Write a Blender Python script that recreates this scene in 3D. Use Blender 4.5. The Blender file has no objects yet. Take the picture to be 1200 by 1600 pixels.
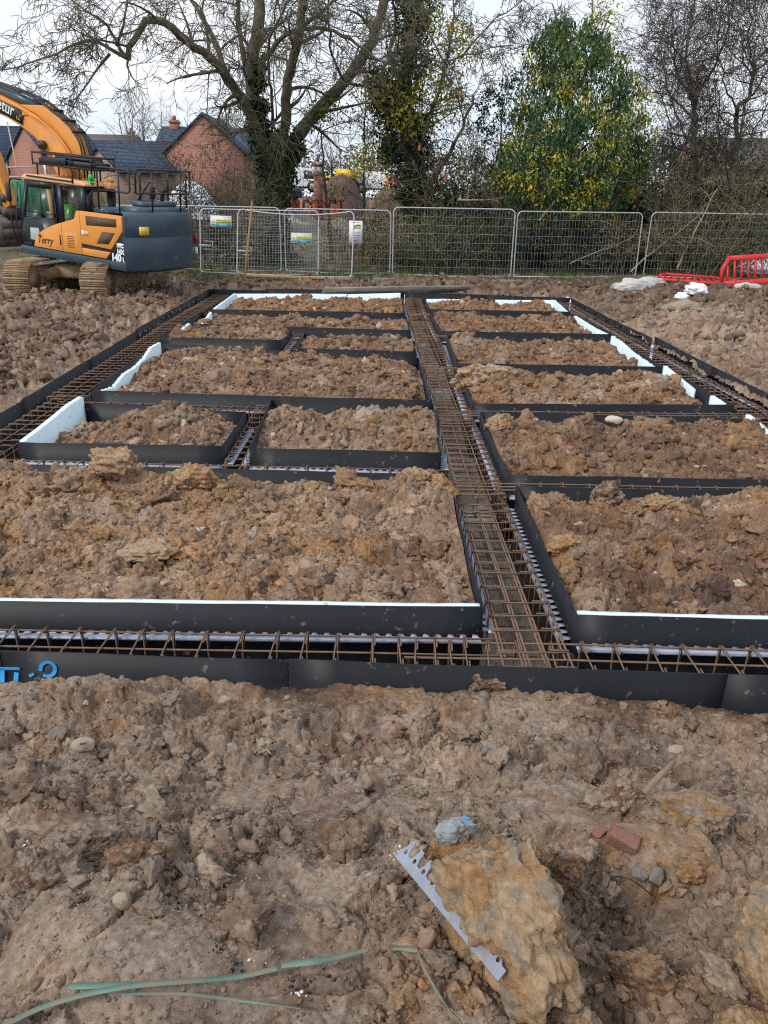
import bpy, bmesh, math, random
import numpy as np
from mathutils import Vector, Matrix, noise as mnoise

random.seed(7)
RNG = np.random.default_rng(7)
scene = bpy.context.scene
COL = scene.collection
R = math.radians

# ------------------------------------------------------------------ camera
F_PX, CAM_H, PITCH, ROLL, YAW = 1200.0, 2.46, R(22.5), R(1.05), R(-0.48)

def ray(px, py):
    u = (px - 600) / F_PX
    v = (py - 800) / F_PX
    c, s = math.cos(ROLL), math.sin(ROLL)
    u, v = u * c + v * s, -u * s + v * c
    y = math.cos(PITCH) - v * math.sin(PITCH)
    z = -math.sin(PITCH) - v * math.cos(PITCH)
    c, s = math.cos(YAW), math.sin(YAW)
    return (u * c - y * s, u * s + y * c, z)

def P(px, py, z=0.0):
    d = ray(px, py)
    t = (z - CAM_H) / d[2]
    return Vector((d[0] * t, d[1] * t, z))

def at(px, py, Y):
    d = ray(px, py)
    t = Y / d[1]
    return Vector((d[0] * t, Y, CAM_H + d[2] * t))

cam = bpy.data.cameras.new("camera")
cam_ob = bpy.data.objects.new("camera", cam)
COL.objects.link(cam_ob)
scene.camera = cam_ob
cam.sensor_width = 36
cam.lens = 36 * F_PX / 1600
cam.clip_start = 0.05
cam.clip_end = 2000
_f = Vector(ray(600, 800)).normalized()
_r = (Vector(ray(700, 800)) - Vector(ray(500, 800))).normalized()
_u = _r.cross(_f).normalized()
cam_ob.matrix_world = Matrix(((_r.x, _u.x, -_f.x, 0), (_r.y, _u.y, -_f.y, 0),
                              (_r.z, _u.z, -_f.z, CAM_H), (0, 0, 0, 1)))

# ------------------------------------------------------------------ sky and sun
SUN_EL, SUN_AZ = R(44), R(228)      # azimuth measured clockwise from +Y
world = bpy.data.worlds.new("World")
scene.world = world
world.use_nodes = True
nt = world.node_tree
nt.nodes.clear()
N = nt.nodes.new
out = N("ShaderNodeOutputWorld")
bg = N("ShaderNodeBackground")
sky = N("ShaderNodeTexSky")
sky.sky_type = 'NISHITA'
sky.sun_disc = False
sky.sun_elevation = SUN_EL
sky.sun_rotation = SUN_AZ
sky.air_density = 1.0
sky.dust_density = 2.5
sky.ozone_density = 1.0
tc = N("ShaderNodeTexCoord")
mp = N("ShaderNodeMapping")
mp.inputs['Scale'].default_value = (1.0, 1.0, 2.6)
n1 = N("ShaderNodeTexNoise")
n1.inputs['Scale'].default_value = 1.9
n1.inputs['Detail'].default_value = 6
n1.inputs['Roughness'].default_value = 0.55
ramp = N("ShaderNodeValToRGB")
ramp.color_ramp.elements[0].position = 0.32
ramp.color_ramp.elements[0].color = (7.3, 8.5, 10.3, 1)
ramp.color_ramp.elements[1].position = 0.62
ramp.color_ramp.elements[1].color = (10.2, 10.5, 11.0, 1)
mix = N("ShaderNodeMixRGB")
mix.inputs[0].default_value = 0.86
L = nt.links.new
L(tc.outputs['Generated'], mp.inputs['Vector'])
L(mp.outputs['Vector'], n1.inputs['Vector'])
L(n1.outputs['Fac'], ramp.inputs['Fac'])
L(sky.outputs['Color'], mix.inputs[1])
L(ramp.outputs['Color'], mix.inputs[2])
L(mix.outputs['Color'], bg.inputs['Color'])
bg.inputs['Strength'].default_value = 0.078
L(bg.outputs['Background'], out.inputs['Surface'])

sun = bpy.data.lights.new("sun", 'SUN')
sun.energy = 1.5
sun.angle = R(11)
sun.color = (1.0, 0.955, 0.89)
sun_ob = bpy.data.objects.new("sun", sun)
COL.objects.link(sun_ob)
_sd = Vector((math.sin(SUN_AZ) * math.cos(SUN_EL), math.cos(SUN_AZ) * math.cos(SUN_EL), math.sin(SUN_EL)))
sun_ob.rotation_euler = (-_sd).to_track_quat('-Z', 'Y').to_euler()
sun_ob.location = (0, 0, 30)

vs = scene.view_settings
vs.view_transform = 'Standard'
vs.look = 'None'
vs.gamma = 1
vs.exposure = 0.55
scene.cycles.use_denoising = False
scene.cycles.filter_width = 1.15
scene.cycles.max_bounces = 6
scene.cycles.diffuse_bounces = 3
scene.cycles.transparent_max_bounces = 12

# ------------------------------------------------------------------ mesh helpers
def mk(name, V, faces, mat=None, parent=None, smooth=False, col=None):
    """one mesh object out of numpy arrays; faces = list of (n,k) index arrays"""
    V = np.asarray(V, dtype=np.float32).reshape(-1, 3)
    me = bpy.data.meshes.new(name)
    me.vertices.add(len(V))
    me.vertices.foreach_set('co', V.ravel())
    fl = [np.asarray(f, dtype=np.int32) for f in faces if len(f)]
    idx = np.concatenate([f.ravel() for f in fl])
    starts, o = [], 0
    for f in fl:
        starts.append(o + np.arange(len(f), dtype=np.int32) * f.shape[1])
        o += f.size
    starts = np.concatenate(starts)
    me.loops.add(len(idx))
    me.loops.foreach_set('vertex_index', idx)
    me.polygons.add(len(starts))
    me.polygons.foreach_set('loop_start', starts)
    if smooth:
        me.polygons.foreach_set('use_smooth', np.ones(len(starts), dtype=bool))
    me.update(calc_edges=True)
    me.validate()
    if col is not None:
        a = me.color_attributes.new('tint', 'FLOAT_COLOR', 'POINT')
        c = np.ones((len(V), 4), dtype=np.float32)
        c[:, :3] = col
        a.data.foreach_set('color', c.ravel())
    if mat is not None:
        me.materials.append(mat)
    ob = bpy.data.objects.new(name, me)
    COL.objects.link(ob)
    if parent is not None:
        ob.parent = parent
    return ob

def tag(o, label=None, cat=None, group=None, kind=None):
    if label: o['label'] = label
    if cat: o['category'] = cat
    if group: o['group'] = group
    if kind: o['kind'] = kind
    return o

def thing(name, label, cat, loc=(0, 0, 0), rot=(0, 0, 0), group=None):
    o = bpy.data.objects.new(name, None)
    o.empty_display_size = 0.2
    COL.objects.link(o)
    o.location = loc
    o.rotation_euler = rot
    return tag(o, label, cat, group)

def copy_to(o, parent=None, matrix=None):
    c = o.copy()
    COL.objects.link(c)
    if parent is not None:
        c.parent = parent
    if matrix is not None:
        c.matrix_basis = matrix
    return c

class MB:
    """collects shapes into one mesh"""
    def __init__(s, M=None):
        s.V, s.F, s.M = [], {}, M
        s.n = 0
    def add(s, V, faces):
        V = np.asarray(V, dtype=np.float64).reshape(-1, 3)
        for f in faces:
            f = np.atleast_2d(np.asarray(f, dtype=np.int64))
            s.F.setdefault(f.shape[1], []).append(f + s.n)
        s.V.append(V)
        s.n += len(V)
        return s
    def box(s, a, b, M=None, bev=0.0):
        (x0, y0, z0), (x1, y1, z1) = a, b
        x0, x1 = min(x0, x1), max(x0, x1)
        y0, y1 = min(y0, y1), max(y0, y1)
        z0, z1 = min(z0, z1), max(z0, z1)
        if bev > 0:
            e = min(bev, (x1 - x0) * .45, (y1 - y0) * .45, (z1 - z0) * .45)
            pts = []
            for x, sx in ((x0, 1), (x1, -1)):
                for y, sy in ((y0, 1), (y1, -1)):
                    for z, sz in ((z0, 1), (z1, -1)):
                        pts += [(x, y + sy * e, z + sz * e), (x + sx * e, y, z + sz * e), (x + sx * e, y + sy * e, z)]
            bm = bmesh.new()
            for p in pts: bm.verts.new(p)
            bmesh.ops.convex_hull(bm, input=bm.verts[:])
            bm.verts.ensure_lookup_table(); bm.verts.index_update()
            V = np.array([v.co[:] for v in bm.verts])
            fs = [[v.index for v in f.verts] for f in bm.faces]
            bm.free()
            if M is not None: V = V @ np.array(M.to_3x3()).T + np.array(M.translation)
            return s.add(V, fs)
        V = np.array([(x, y, z) for x in (x0, x1) for y in (y0, y1) for z in (z0, z1)], float)
        if M is not None: V = V @ np.array(M.to_3x3()).T + np.array(M.translation)
        return s.add(V, [[[0, 1, 3, 2], [4, 6, 7, 5], [0, 4, 5, 1], [2, 3, 7, 6], [0, 2, 6, 4], [1, 5, 7, 3]]])
    def tube(s, pts, r, sides=8, cap=True):
        pts = np.asarray([tuple(p) for p in pts], float)
        n = len(pts)
        r = np.broadcast_to(np.asarray(r, float), (n,))
        t = np.gradient(pts, axis=0)
        t /= np.linalg.norm(t, axis=1)[:, None] + 1e-12
        m = np.abs(t.mean(0)); k = int(np.argmin(np.abs(t).max(0)))
        ref = np.zeros(3); ref[k] = 1
        u = np.cross(t, ref); u /= np.linalg.norm(u, axis=1)[:, None] + 1e-12
        v = np.cross(t, u)
        a = np.arange(sides) * 2 * math.pi / sides
        V = pts[:, None] + r[:, None, None] * (np.cos(a)[None, :, None] * u[:, None] + np.sin(a)[None, :, None] * v[:, None])
        i = np.arange(n - 1)[:, None] * sides
        j = np.arange(sides)[None]
        q = np.stack([i + j, i + (j + 1) % sides, i + sides + (j + 1) % sides, i + sides + j], -1).reshape(-1, 4)
        fs = [q]
        if cap and sides > 2:
            fs += [[list(range(sides - 1, -1, -1))], [[(n - 1) * sides + k for k in range(sides)]]]
        return s.add(V.reshape(-1, 3), fs)
    def prism(s, poly, depth, M=None):
        """polygon in local XY (counter-clockwise), extruded along local Z by depth"""
        n = len(poly)
        V = np.array([(x, y, 0) for x, y in poly] + [(x, y, depth) for x, y in poly], float)
        fs = [[list(range(n))[::-1]], [[n + i for i in range(n)]],
              [[i, (i + 1) % n, n + (i + 1) % n, n + i] for i in range(n)]]
        if M is not None: V = V @ np.array(M.to_3x3()).T + np.array(M.translation)
        return s.add(V, fs)
    def xzprism(s, poly, y0, y1):
        """polygon in XZ, extruded from y0 to y1"""
        M = Matrix(((1, 0, 0, 0), (0, 0, 1, y0), (0, 1, 0, 0), (0, 0, 0, 1)))
        return s.prism(poly, y1 - y0, M)
    def quad(s, a, b, c, d):
        return s.add([tuple(a), tuple(b), tuple(c), tuple(d)], [[[0, 1, 2, 3]]])
    def build(s, name, mat=None, parent=None, smooth=False, col=None):
        V = np.concatenate(s.V)
        if s.M is not None:
            V = V @ np.array(s.M.to_3x3()).T + np.array(s.M.translation)
        return mk(name, V, [np.concatenate(f) for f in s.F.values()], mat, parent, smooth, col)

def fix_normals(ob):
    bm = bmesh.new(); bm.from_mesh(ob.data)
    bmesh.ops.recalc_face_normals(bm, faces=bm.faces[:])
    bm.to_mesh(ob.data); bm.free()
    return ob

def bevel(ob, w=0.01, seg=2, angle=35):
    m = ob.modifiers.new('bevel', 'BEVEL')
    m.width = w; m.segments = seg; m.limit_method = 'ANGLE'; m.angle_limit = R(angle)
    return ob

def text_part(txt, size, mat, parent, M, name='lettering', shear=0.0, extrude=0.002, squash=1.0, bold=0.0):
    cu = bpy.data.curves.new(name, 'FONT')
    cu.body = txt; cu.size = size; cu.extrude = extrude; cu.shear = shear
    cu.resolution_u = 3; cu.offset = bold
    tmp = bpy.data.objects.new(name, cu)
    COL.objects.link(tmp)
    dg = bpy.context.evaluated_depsgraph_get()
    me = bpy.data.meshes.new_from_object(tmp.evaluated_get(dg))
    bpy.data.objects.remove(tmp)
    bpy.data.curves.remove(cu)
    me.transform(Matrix.Diagonal((squash, 1, 1, 1)))
    me.materials.clear(); me.materials.append(mat)
    ob = bpy.data.objects.new(name, me)
    COL.objects.link(ob)
    ob.parent = parent
    ob.matrix_basis = M
    return ob

# ------------------------------------------------------------------ materials
def mat(name, base, rough=0.7, base2=None, scale=6.0, bump=0.0, bscale=40.0, metal=0.0,
        spec=0.4, detail=5, lo=0.35, hi=0.65, coords='Object', dirt=None, dirt_scale=3.0, dirt_lo=0.55, dirt_hi=0.7, rough2=None):
    m = bpy.data.materials.new(name)
    m.use_nodes = True
    t = m.node_tree
    b = t.nodes['Principled BSDF']
    b.inputs['Roughness'].default_value = rough
    b.inputs['Metallic'].default_value = metal
    b.inputs['Specular IOR Level'].default_value = spec
    b.inputs['Base Color'].default_value = (*base, 1)
    tcn = t.nodes.new('ShaderNodeTexCoord')
    cur = None
    def nz(sc, det=detail):
        n = t.nodes.new('ShaderNodeTexNoise')
        n.inputs['Scale'].default_value = sc
        n.inputs['Detail'].default_value = det
        n.inputs['Roughness'].default_value = 0.6
        t.links.new(tcn.outputs[coords], n.inputs['Vector'])
        return n
    def rmp(n, lo, hi):
        r = t.nodes.new('ShaderNodeMapRange')
        r.inputs['From Min'].default_value = lo
        r.inputs['From Max'].default_value = hi
        t.links.new(n.outputs['Fac'], r.inputs['Value'])
        return r
    if base2 is not None:
        mx = t.nodes.new('ShaderNodeMixRGB')
        mx.inputs[1].default_value = (*base, 1)
        mx.inputs[2].default_value = (*base2, 1)
        t.links.new(rmp(nz(scale), lo, hi).outputs[0], mx.inputs[0])
        cur = mx.outputs[0]
    if dirt is not None:
        mx = t.nodes.new('ShaderNodeMixRGB')
        mx.inputs[1].default_value = (*base, 1)
        mx.inputs[2].default_value = (*dirt, 1)
        if cur is not None: t.links.new(cur, mx.inputs[1])
        rr = rmp(nz(dirt_scale, 7), dirt_lo, dirt_hi)
        t.links.new(rr.outputs[0], mx.inputs[0])
        cur = mx.outputs[0]
        mr = t.nodes.new('ShaderNodeMapRange')
        mr.inputs['To Min'].default_value = rough
        mr.inputs['To Max'].default_value = 0.9
        t.links.new(rr.outputs[0], mr.inputs['Value'])
        t.links.new(mr.outputs[0], b.inputs['Roughness'])
    if cur is not None:
        t.links.new(cur, b.inputs['Base Color'])
    if bump > 0:
        bp = t.nodes.new('ShaderNodeBump')
        bp.inputs['Strength'].default_value = bump
        bp.inputs['Distance'].default_value = 0.01
        t.links.new(nz(bscale).outputs['Fac'], bp.inputs['Height'])
        t.links.new(bp.outputs['Normal'], b.inputs['Normal'])
    return m

def mat_tint(name, rough=0.75, bump=0.5, bscale=60.0, spec=0.35, var=0.5, vscale=25.0, trans=0.0, coords='Object', bdist=0.006):
    """base colour read from the mesh's own 'tint' colours, broken up by fine noise"""
    m = bpy.data.materials.new(name)
    m.use_nodes = True
    t = m.node_tree
    b = t.nodes['Principled BSDF']
    b.inputs['Specular IOR Level'].default_value = spec
    at_ = t.nodes.new('ShaderNodeAttribute'); at_.attribute_name = 'tint'
    tcn = t.nodes.new('ShaderNodeTexCoord')
    n = t.nodes.new('ShaderNodeTexNoise')
    n.inputs['Scale'].default_value = vscale; n.inputs['Detail'].default_value = 6; n.inputs['Roughness'].default_value = 0.65
    t.links.new(tcn.outputs[coords], n.inputs['Vector'])
    r = t.nodes.new('ShaderNodeMapRange')
    r.inputs['From Min'].default_value = 0.3; r.inputs['From Max'].default_value = 0.7
    r.inputs['To Min'].default_value = 1 - var; r.inputs['To Max'].default_value = 1 + var
    t.links.new(n.outputs['Fac'], r.inputs['Value'])
    mx = t.nodes.new('ShaderNodeVectorMath'); mx.operation = 'SCALE'
    t.links.new(at_.outputs['Color'], mx.inputs[0])
    t.links.new(r.outputs[0], mx.inputs['Scale'])
    t.links.new(mx.outputs[0], b.inputs['Base Color'])
    rr = t.nodes.new('ShaderNodeMapRange')
    rr.inputs['From Min'].default_value = 0.35; rr.inputs['From Max'].default_value = 0.65
    rr.inputs['To Min'].default_value = rough - 0.12; rr.inputs['To Max'].default_value = min(1, rough + 0.15)
    t.links.new(n.outputs['Fac'], rr.inputs['Value'])
    t.links.new(rr.outputs[0], b.inputs['Roughness'])
    if bump > 0:
        n2 = t.nodes.new('ShaderNodeTexNoise')
        n2.inputs['Scale'].default_value = bscale; n2.inputs['Detail'].default_value = 8; n2.inputs['Roughness'].default_value = 0.7
        t.links.new(tcn.outputs[coords], n2.inputs['Vector'])
        bp = t.nodes.new('ShaderNodeBump')
        bp.inputs['Strength'].default_value = bump; bp.inputs['Distance'].default_value = bdist
        t.links.new(n2.outputs['Fac'], bp.inputs['Height'])
        t.links.new(bp.outputs['Normal'], b.inputs['Normal'])
    if trans > 0:
        tr = t.nodes.new('ShaderNodeBsdfTranslucent')
        t.links.new(mx.outputs[0], tr.inputs['Color'])
        ms = t.nodes.new('ShaderNodeMixShader')
        ms.inputs[0].default_value = trans
        o = t.nodes['Material Output']
        t.links.new(b.outputs[0], ms.inputs[1]); t.links.new(tr.outputs[0], ms.inputs[2])
        t.links.new(ms.outputs[0], o.inputs['Surface'])
    return m

def mat_brick(name, c1, c2, mortar, sx, sy, plane='XZ', rough=0.85, off=0.5, msize=0.015):
    m = bpy.data.materials.new(name); m.use_nodes = True
    t = m.node_tree; b = t.nodes['Principled BSDF']
    b.inputs['Roughness'].default_value = rough
    b.inputs['Specular IOR Level'].default_value = 0.3
    tcn = t.nodes.new('ShaderNodeTexCoord')
    sp = t.nodes.new('ShaderNodeSeparateXYZ'); cb = t.nodes.new('ShaderNodeCombineXYZ')
    t.links.new(tcn.outputs['Object'], sp.inputs[0])
    ad = t.nodes.new('ShaderNodeMath'); ad.operation = 'ADD'
    t.links.new(sp.outputs['X'], ad.inputs[0]); t.links.new(sp.outputs['Y'], ad.inputs[1])
    t.links.new(ad.outputs[0], cb.inputs['X']); t.links.new(sp.outputs['Z'], cb.inputs['Y'])
    bk = t.nodes.new('ShaderNodeTexBrick')
    bk.offset = off
    bk.inputs['Color1'].default_value = (*c1, 1); bk.inputs['Color2'].default_value = (*c2, 1)
    bk.inputs['Mortar'].default_value = (*mortar, 1)
    bk.inputs['Scale'].default_value = 1.0
    bk.inputs['Brick Width'].default_value = sx; bk.inputs['Row Height'].default_value = sy
    bk.inputs['Mortar Size'].default_value = msize
    t.links.new(cb.outputs[0], bk.inputs['Vector'])
    n = t.nodes.new('ShaderNodeTexNoise'); n.inputs['Scale'].default_value = 1.3; n.inputs['Detail'].default_value = 5
    t.links.new(tcn.outputs['Object'], n.inputs['Vector'])
    r = t.nodes.new('ShaderNodeMapRange'); r.inputs['To Min'].default_value = 0.75; r.inputs['To Max'].default_value = 1.25
    t.links.new(n.outputs['Fac'], r.inputs['Value'])
    mx = t.nodes.new('ShaderNodeVectorMath'); mx.operation = 'SCALE'
    t.links.new(bk.outputs['Color'], mx.inputs[0]); t.links.new(r.outputs[0], mx.inputs['Scale'])
    t.links.new(mx.outputs[0], b.inputs['Base Color'])
    return m

def mat_glass(name, tint=(0.85, 0.92, 0.92), clear=0.86, rough=0.3):
    m = bpy.data.materials.new(name); m.use_nodes = True
    t = m.node_tree
    t.nodes.remove(t.nodes['Principled BSDF'])
    tr = t.nodes.new('ShaderNodeBsdfTransparent'); tr.inputs['Color'].default_value = (*tint, 1)
    gl = t.nodes.new('ShaderNodeBsdfGlossy'); gl.inputs['Roughness'].default_value = rough
    ms = t.nodes.new('ShaderNodeMixShader')
    ms.inputs[0].default_value = 0.045
    t.links.new(tr.outputs[0], ms.inputs[1]); t.links.new(gl.outputs[0], ms.inputs[2])
    t.links.new(ms.outputs[0], t.nodes['Material Output'].inputs['Surface'])
    return m
# ------------------------------------------------------------------ noise in numpy
def _hash(ix, iy, seed):
    h = (ix.astype(np.int64) * 374761393 + iy.astype(np.int64) * 668265263 + int(seed) * 974634777) & 0xffffffff
    h = ((h ^ (h >> 13)) * 1274126177) & 0xffffffff
    h = ((h ^ (h >> 16)) * 2246822519) & 0xffffffff
    return (h ^ (h >> 15)) & 0xffffffff

def _rnd(ix, iy, seed):
    return _hash(ix, iy, seed).astype(np.float64) / 4294967295.0

def gn(x, y, seed=0):
    ix, iy = np.floor(x), np.floor(y)
    fx, fy = x - ix, y - iy
    u = fx * fx * fx * (fx * (fx * 6 - 15) + 10)
    v = fy * fy * fy * (fy * (fy * 6 - 15) + 10)
    def g(dx, dy):
        a = _rnd(ix + dx, iy + dy, seed) * 2 * math.pi
        return np.cos(a) * (fx - dx) + np.sin(a) * (fy - dy)
    a = g(0, 0) * (1 - u) + g(1, 0) * u
    b = g(0, 1) * (1 - u) + g(1, 1) * u
    return (a * (1 - v) + b * v) * 1.5

def fbm(x, y, seed=0, octv=4, gain=0.5):
    s, a, f = 0, 1.0, 1.0
    for k in range(octv):
        s = s + a * gn(x * f, y * f, seed + 11 * k)
        a *= gain; f *= 2.03
    return s

def worley(x, y, seed=0):
    ix, iy = np.floor(x), np.floor(y)
    f1 = np.full(x.shape, 9.0); f2 = np.full(x.shape, 9.0)
    r = np.zeros(x.shape); vx = np.zeros(x.shape); vy = np.zeros(x.shape)
    for dx in (-1, 0, 1):
        for dy in (-1, 0, 1):
            cx, cy = ix + dx, iy + dy
            px = cx + 0.1 + 0.8 * _rnd(cx, cy, seed)
            py = cy + 0.1 + 0.8 * _rnd(cx, cy, seed + 1)
            d = np.hypot(x - px, y - py)
            m = d < f1
            f2 = np.where(m, f1, np.minimum(f2, d))
            r = np.where(m, _rnd(cx, cy, seed + 2), r)
            vx = np.where(m, x - px, vx); vy = np.where(m, y - py, vy)
            f1 = np.where(m, d, f1)
    return f1, f2, r, vx, vy

def smooth(a, b, x):
    t = np.clip((x - a) / (b - a), 0, 1)
    return t * t * (3 - 2 * t)

def soil_h(x, y, seed=0, amp=1.0, fine=True, smear=0.0):
    """broken, cloddy clay: tilted lumps of several sizes with creases between them"""
    wx = x + 0.10 * gn(x / .42, y / .42, seed + 50) + 0.028 * gn(x / .11, y / .11, seed + 51)
    wy = y + 0.10 * gn(x / .42 + 9, y / .42, seed + 52) + 0.028 * gn(x / .11, y / .11 + 7, seed + 53)
    h = 0.055 * fbm(x / .9, y / .9, seed + 1, 3)
    sizes = [(.36, .066), (.17, .046), (.085, .027)]
    if fine: sizes += [(.042, .015), (.021, .008)]
    for k, (s, a) in enumerate(sizes):
        f1, f2, r, vx, vy = worley(wx / s, wy / s, seed + 100 + 10 * k)
        dome = np.clip(1 - (f1 / 0.78) ** 2, 0, 1) ** 0.7
        edge = smooth(0.0, 0.13, f2 - f1)
        th = r * 40.0
        tilt = np.cos(th) * vx + np.sin(th) * vy
        keep = 1 - smear * (0.55 if k == 0 else 0.93)
        h = h + a * keep * (dome * (0.15 + 1.0 * r * r) + 0.55 * edge * r + 0.5 * tilt * edge - 0.35)
    if fine:
        h = h + (1 - .8 * smear) * (0.010 * np.abs(fbm(x / .05, y / .05, seed + 7, 3)) + 0.005 * fbm(x / .014, y / .014, seed + 8, 2))
    return h * amp

BROWN = np.array((.158, .088, .052)); OCHRE = np.array((.315, .168, .070)); GREY = np.array((.278, .215, .165))
DARK = np.array((.066, .040, .028)); TAN = np.array((.380, .280, .198)); RUST = np.array((.250, .140, .080))

def soil_col(x, y, seed, w):
    """w = weights of (brown, ochre, grey, dark, tan); patchy by noise"""
    cols = (BROWN, OCHRE, GREY, DARK, TAN)
    tot = 0; c = 0
    for k, (wk, ck) in enumerate(zip(w, cols)):
        m = np.maximum(wk, 0) * np.exp(2.6 * fbm(x / .55, y / .55, seed + 300 + k, 3) + 1.6 * gn(x / .07, y / .07, seed + 340 + k))
        m = np.asarray(m, float) * np.ones_like(x)
        tot = tot + m
        c = c + m[:, None] * ck[None]
    c = c / tot[:, None]
    c = c * (1 + 0.16 * gn(x / .03, y / .03, seed + 360) + 0.12 * gn(x / .2, y / .2, seed + 361))[:, None]
    return np.clip(c, 0.02, 0.7)

M_SOIL = mat_tint("wet clay soil", rough=0.74, bump=0.9, bscale=75.0, var=0.42, vscale=42.0, spec=0.30, bdist=.012)
M_CLOD = mat_tint("clay clod", rough=0.78, bump=0.8, bscale=80.0, var=0.36, vscale=34.0, spec=0.28, bdist=.010)

def grid_faces(nu, nv):
    i = np.arange(nv - 1)[:, None] * nu
    j = np.arange(nu - 1)[None]
    return np.stack([i + j, i + j + 1, i + nu + j + 1, i + nu + j], -1).reshape(-1, 4)

# clod shapes
def ico(sub):
    bm = bmesh.new()
    bmesh.ops.create_icosphere(bm, subdivisions=sub, radius=1)
    V = np.array([v.co[:] for v in bm.verts]); Fq = np.array([[v.index for v in f.verts] for f in bm.faces])
    bm.free()
    return V, Fq

def clod_shapes(sub, n, seed, rough=0.2, cuts=9):
    """broken lumps: a ball cut by many planes, then roughened"""
    rg = np.random.default_rng(seed)
    V0, Fq = ico(sub)
    outl = []
    for k in range(n):
        V = V0 * (1 + .25 * rg.random())
        for c in range(cuts):
            nrm = rg.normal(size=3); nrm /= np.linalg.norm(nrm)
            d = rg.uniform(.38, .86)
            pr = V @ nrm
            V = V - np.where(pr > d, (pr - d) * .97, 0)[:, None] * nrm
        off = Vector(rg.uniform(-50, 50, 3))
        f = np.array([mnoise.noise(Vector(v) * 1.5 + off) * rough * 1.3 + mnoise.noise(Vector(v) * 3.6 + off) * rough * 1.0
                      + (mnoise.noise(Vector(v) * 8. + off) * rough * .55 if sub > 2 else 0)
                      + (mnoise.noise(Vector(v) * 17. + off) * rough * .35 if sub > 3 else 0) for v in V])
        V = V * (1 + f)[:, None] * np.array([1, rg.uniform(.6, .95), rg.uniform(.5, .85)])
        outl.append(V)
    return outl, Fq

def rot_rand(n, rg):
    q = rg.normal(size=(n, 4)); q /= np.linalg.norm(q, axis=1)[:, None]
    w, x, y, z = q.T
    return np.stack([np.stack([1 - 2 * (y * y + z * z), 2 * (x * y - w * z), 2 * (x * z + w * y)], -1),
                     np.stack([2 * (x * y + w * z), 1 - 2 * (x * x + z * z), 2 * (y * z - w * x)], -1),
                     np.stack([2 * (x * z - w * y), 2 * (y * z + w * x), 1 - 2 * (x * x + y * y)], -1)], 1)

CL3 = clod_shapes(4, 10, 3, .42, 6)
CL2 = clod_shapes(3, 14, 1, .34, 7)
CL2B = clod_shapes(2, 16, 6, .52, 6)
CL1 = clod_shapes(1, 14, 2, .36, 3)

def scatter(name, pos, size, colr, shapes, seed, material=None):
    flat_ = len(shapes[0][0]) < 100
    rg = np.random.default_rng(seed)
    sh, Fq = shapes
    which = rg.integers(0, len(sh), len(pos))
    Vs, Fs, Cs, o = [], [], [], 0
    for k, T in enumerate(sh):
        sel = np.where(which == k)[0]
        if not len(sel): continue
        Rm = rot_rand(len(sel), rg)
        V = np.einsum('nij,vj->nvi', Rm, T) * size[sel][:, None, None]
        V[:, :, 2] *= .85
        V += pos[sel][:, None]
        nv = len(T)
        Fs.append((Fq[None] + (o + np.arange(len(sel)) * nv)[:, None, None]).reshape(-1, 3))
        o += len(sel) * nv
        Vs.append(V.reshape(-1, 3)); Cs.append(np.repeat(colr[sel], nv, 0))
    ob = mk(name, np.concatenate(Vs), [np.concatenate(Fs)], material or M_CLOD, None, not flat_, np.concatenate(Cs))
    return ob

# ------------------------------------------------------------------ the ground sheet
SX0, SX1, SY0, SY1 = -4.58, 5.16, 3.705, 21.25   # plan of the foundation

def slabx(y):
    """slightly skewed long sides of the foundation"""
    t = (y - 3.7) / 17.5
    return -4.44 - 0.16 * t, 5.36 - 0.36 * np.minimum(t * 1.3, 1)

def g_macro(x, y):
    front = smooth(3.75, 1.1, y)
    z = -0.17 + 0.62 * front ** 1.1 - 0.10 * smooth(.6, 2.4, x) * smooth(2.2, 3.6, y)
    z = z + 0.08 * gn(x / 1.1, y / .9, 901) * smooth(3.7, 2.6, y)
    # trough and heaps in the foreground
    def bump(px, py, zz, r, a, ry=None):
        c = P(px, py, zz)
        return a * np.exp(-(((x - c.x) / r) ** 2 + ((y - c.y) / (ry or r)) ** 2))
    fg = (bump(1010, 1400, .4, .24, -.27) + bump(1060, 1270, .4, .22, .13) + bump(880, 1200, .35, .2, .09)
          + bump(780, 1480, .5, .30, .08) + bump(80, 1330, .45, .22, .10) + bump(230, 1310, .45, .10, -.12, .07)
          + bump(60, 1290, .4, .13, -.10, .06) + bump(420, 1150, .3, .3, .06) + bump(1150, 1560, .5, .2, .06)
          + bump(970, 1570, .5, .17, -.22) + bump(620, 1230, .4, .25, -.05) + bump(200, 1470, .5, .3, .06)
          + bump(130, 1075, .0, .34, .14, .22) + bump(640, 1068, 0, .5, .04, .2) + bump(1000, 1110, 0, .5, .07, .25))
    near = smooth(3.9, 3.5, y)
    z = np.where(y < 3.9, z + fg, z)
    # land beside and behind the foundation
    side = 0.02 + 0.10 * fbm(x / 2.6, y / 3.2, 77, 3) + 0.10 * smooth(-4.7, -6.5, x) * smooth(24, 18, y) * smooth(6, 9, y)
    side = side + 0.10 * smooth(5.4, 7.5, x) * smooth(26, 14, y)
    c = P(1130, 500, .2)
    side = side + 0.26 * np.exp(-(((x - c.x) / 2.2) ** 2 + ((y - c.y) / 1.6) ** 2))
    c = P(1130, 452, .2)
    side = side + 0.18 * np.exp(-(((x - c.x) / 2.6) ** 2 + ((y - c.y) / .7) ** 2))
    side = side * smooth(60, 26, y)
    lx, rx = slabx(y)
    dd = np.maximum(np.maximum(lx - x, x - rx), y - SY1)
    side = -.085 + (side + .03) * smooth(0.0, .9, dd)
    k = smooth(3.72, 4.6, y)
    lx, rx = slabx(y)
    off = np.minimum(np.abs(x - lx), np.abs(x - rx))
    z = z * (1 - k) + side * k
    return z

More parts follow.
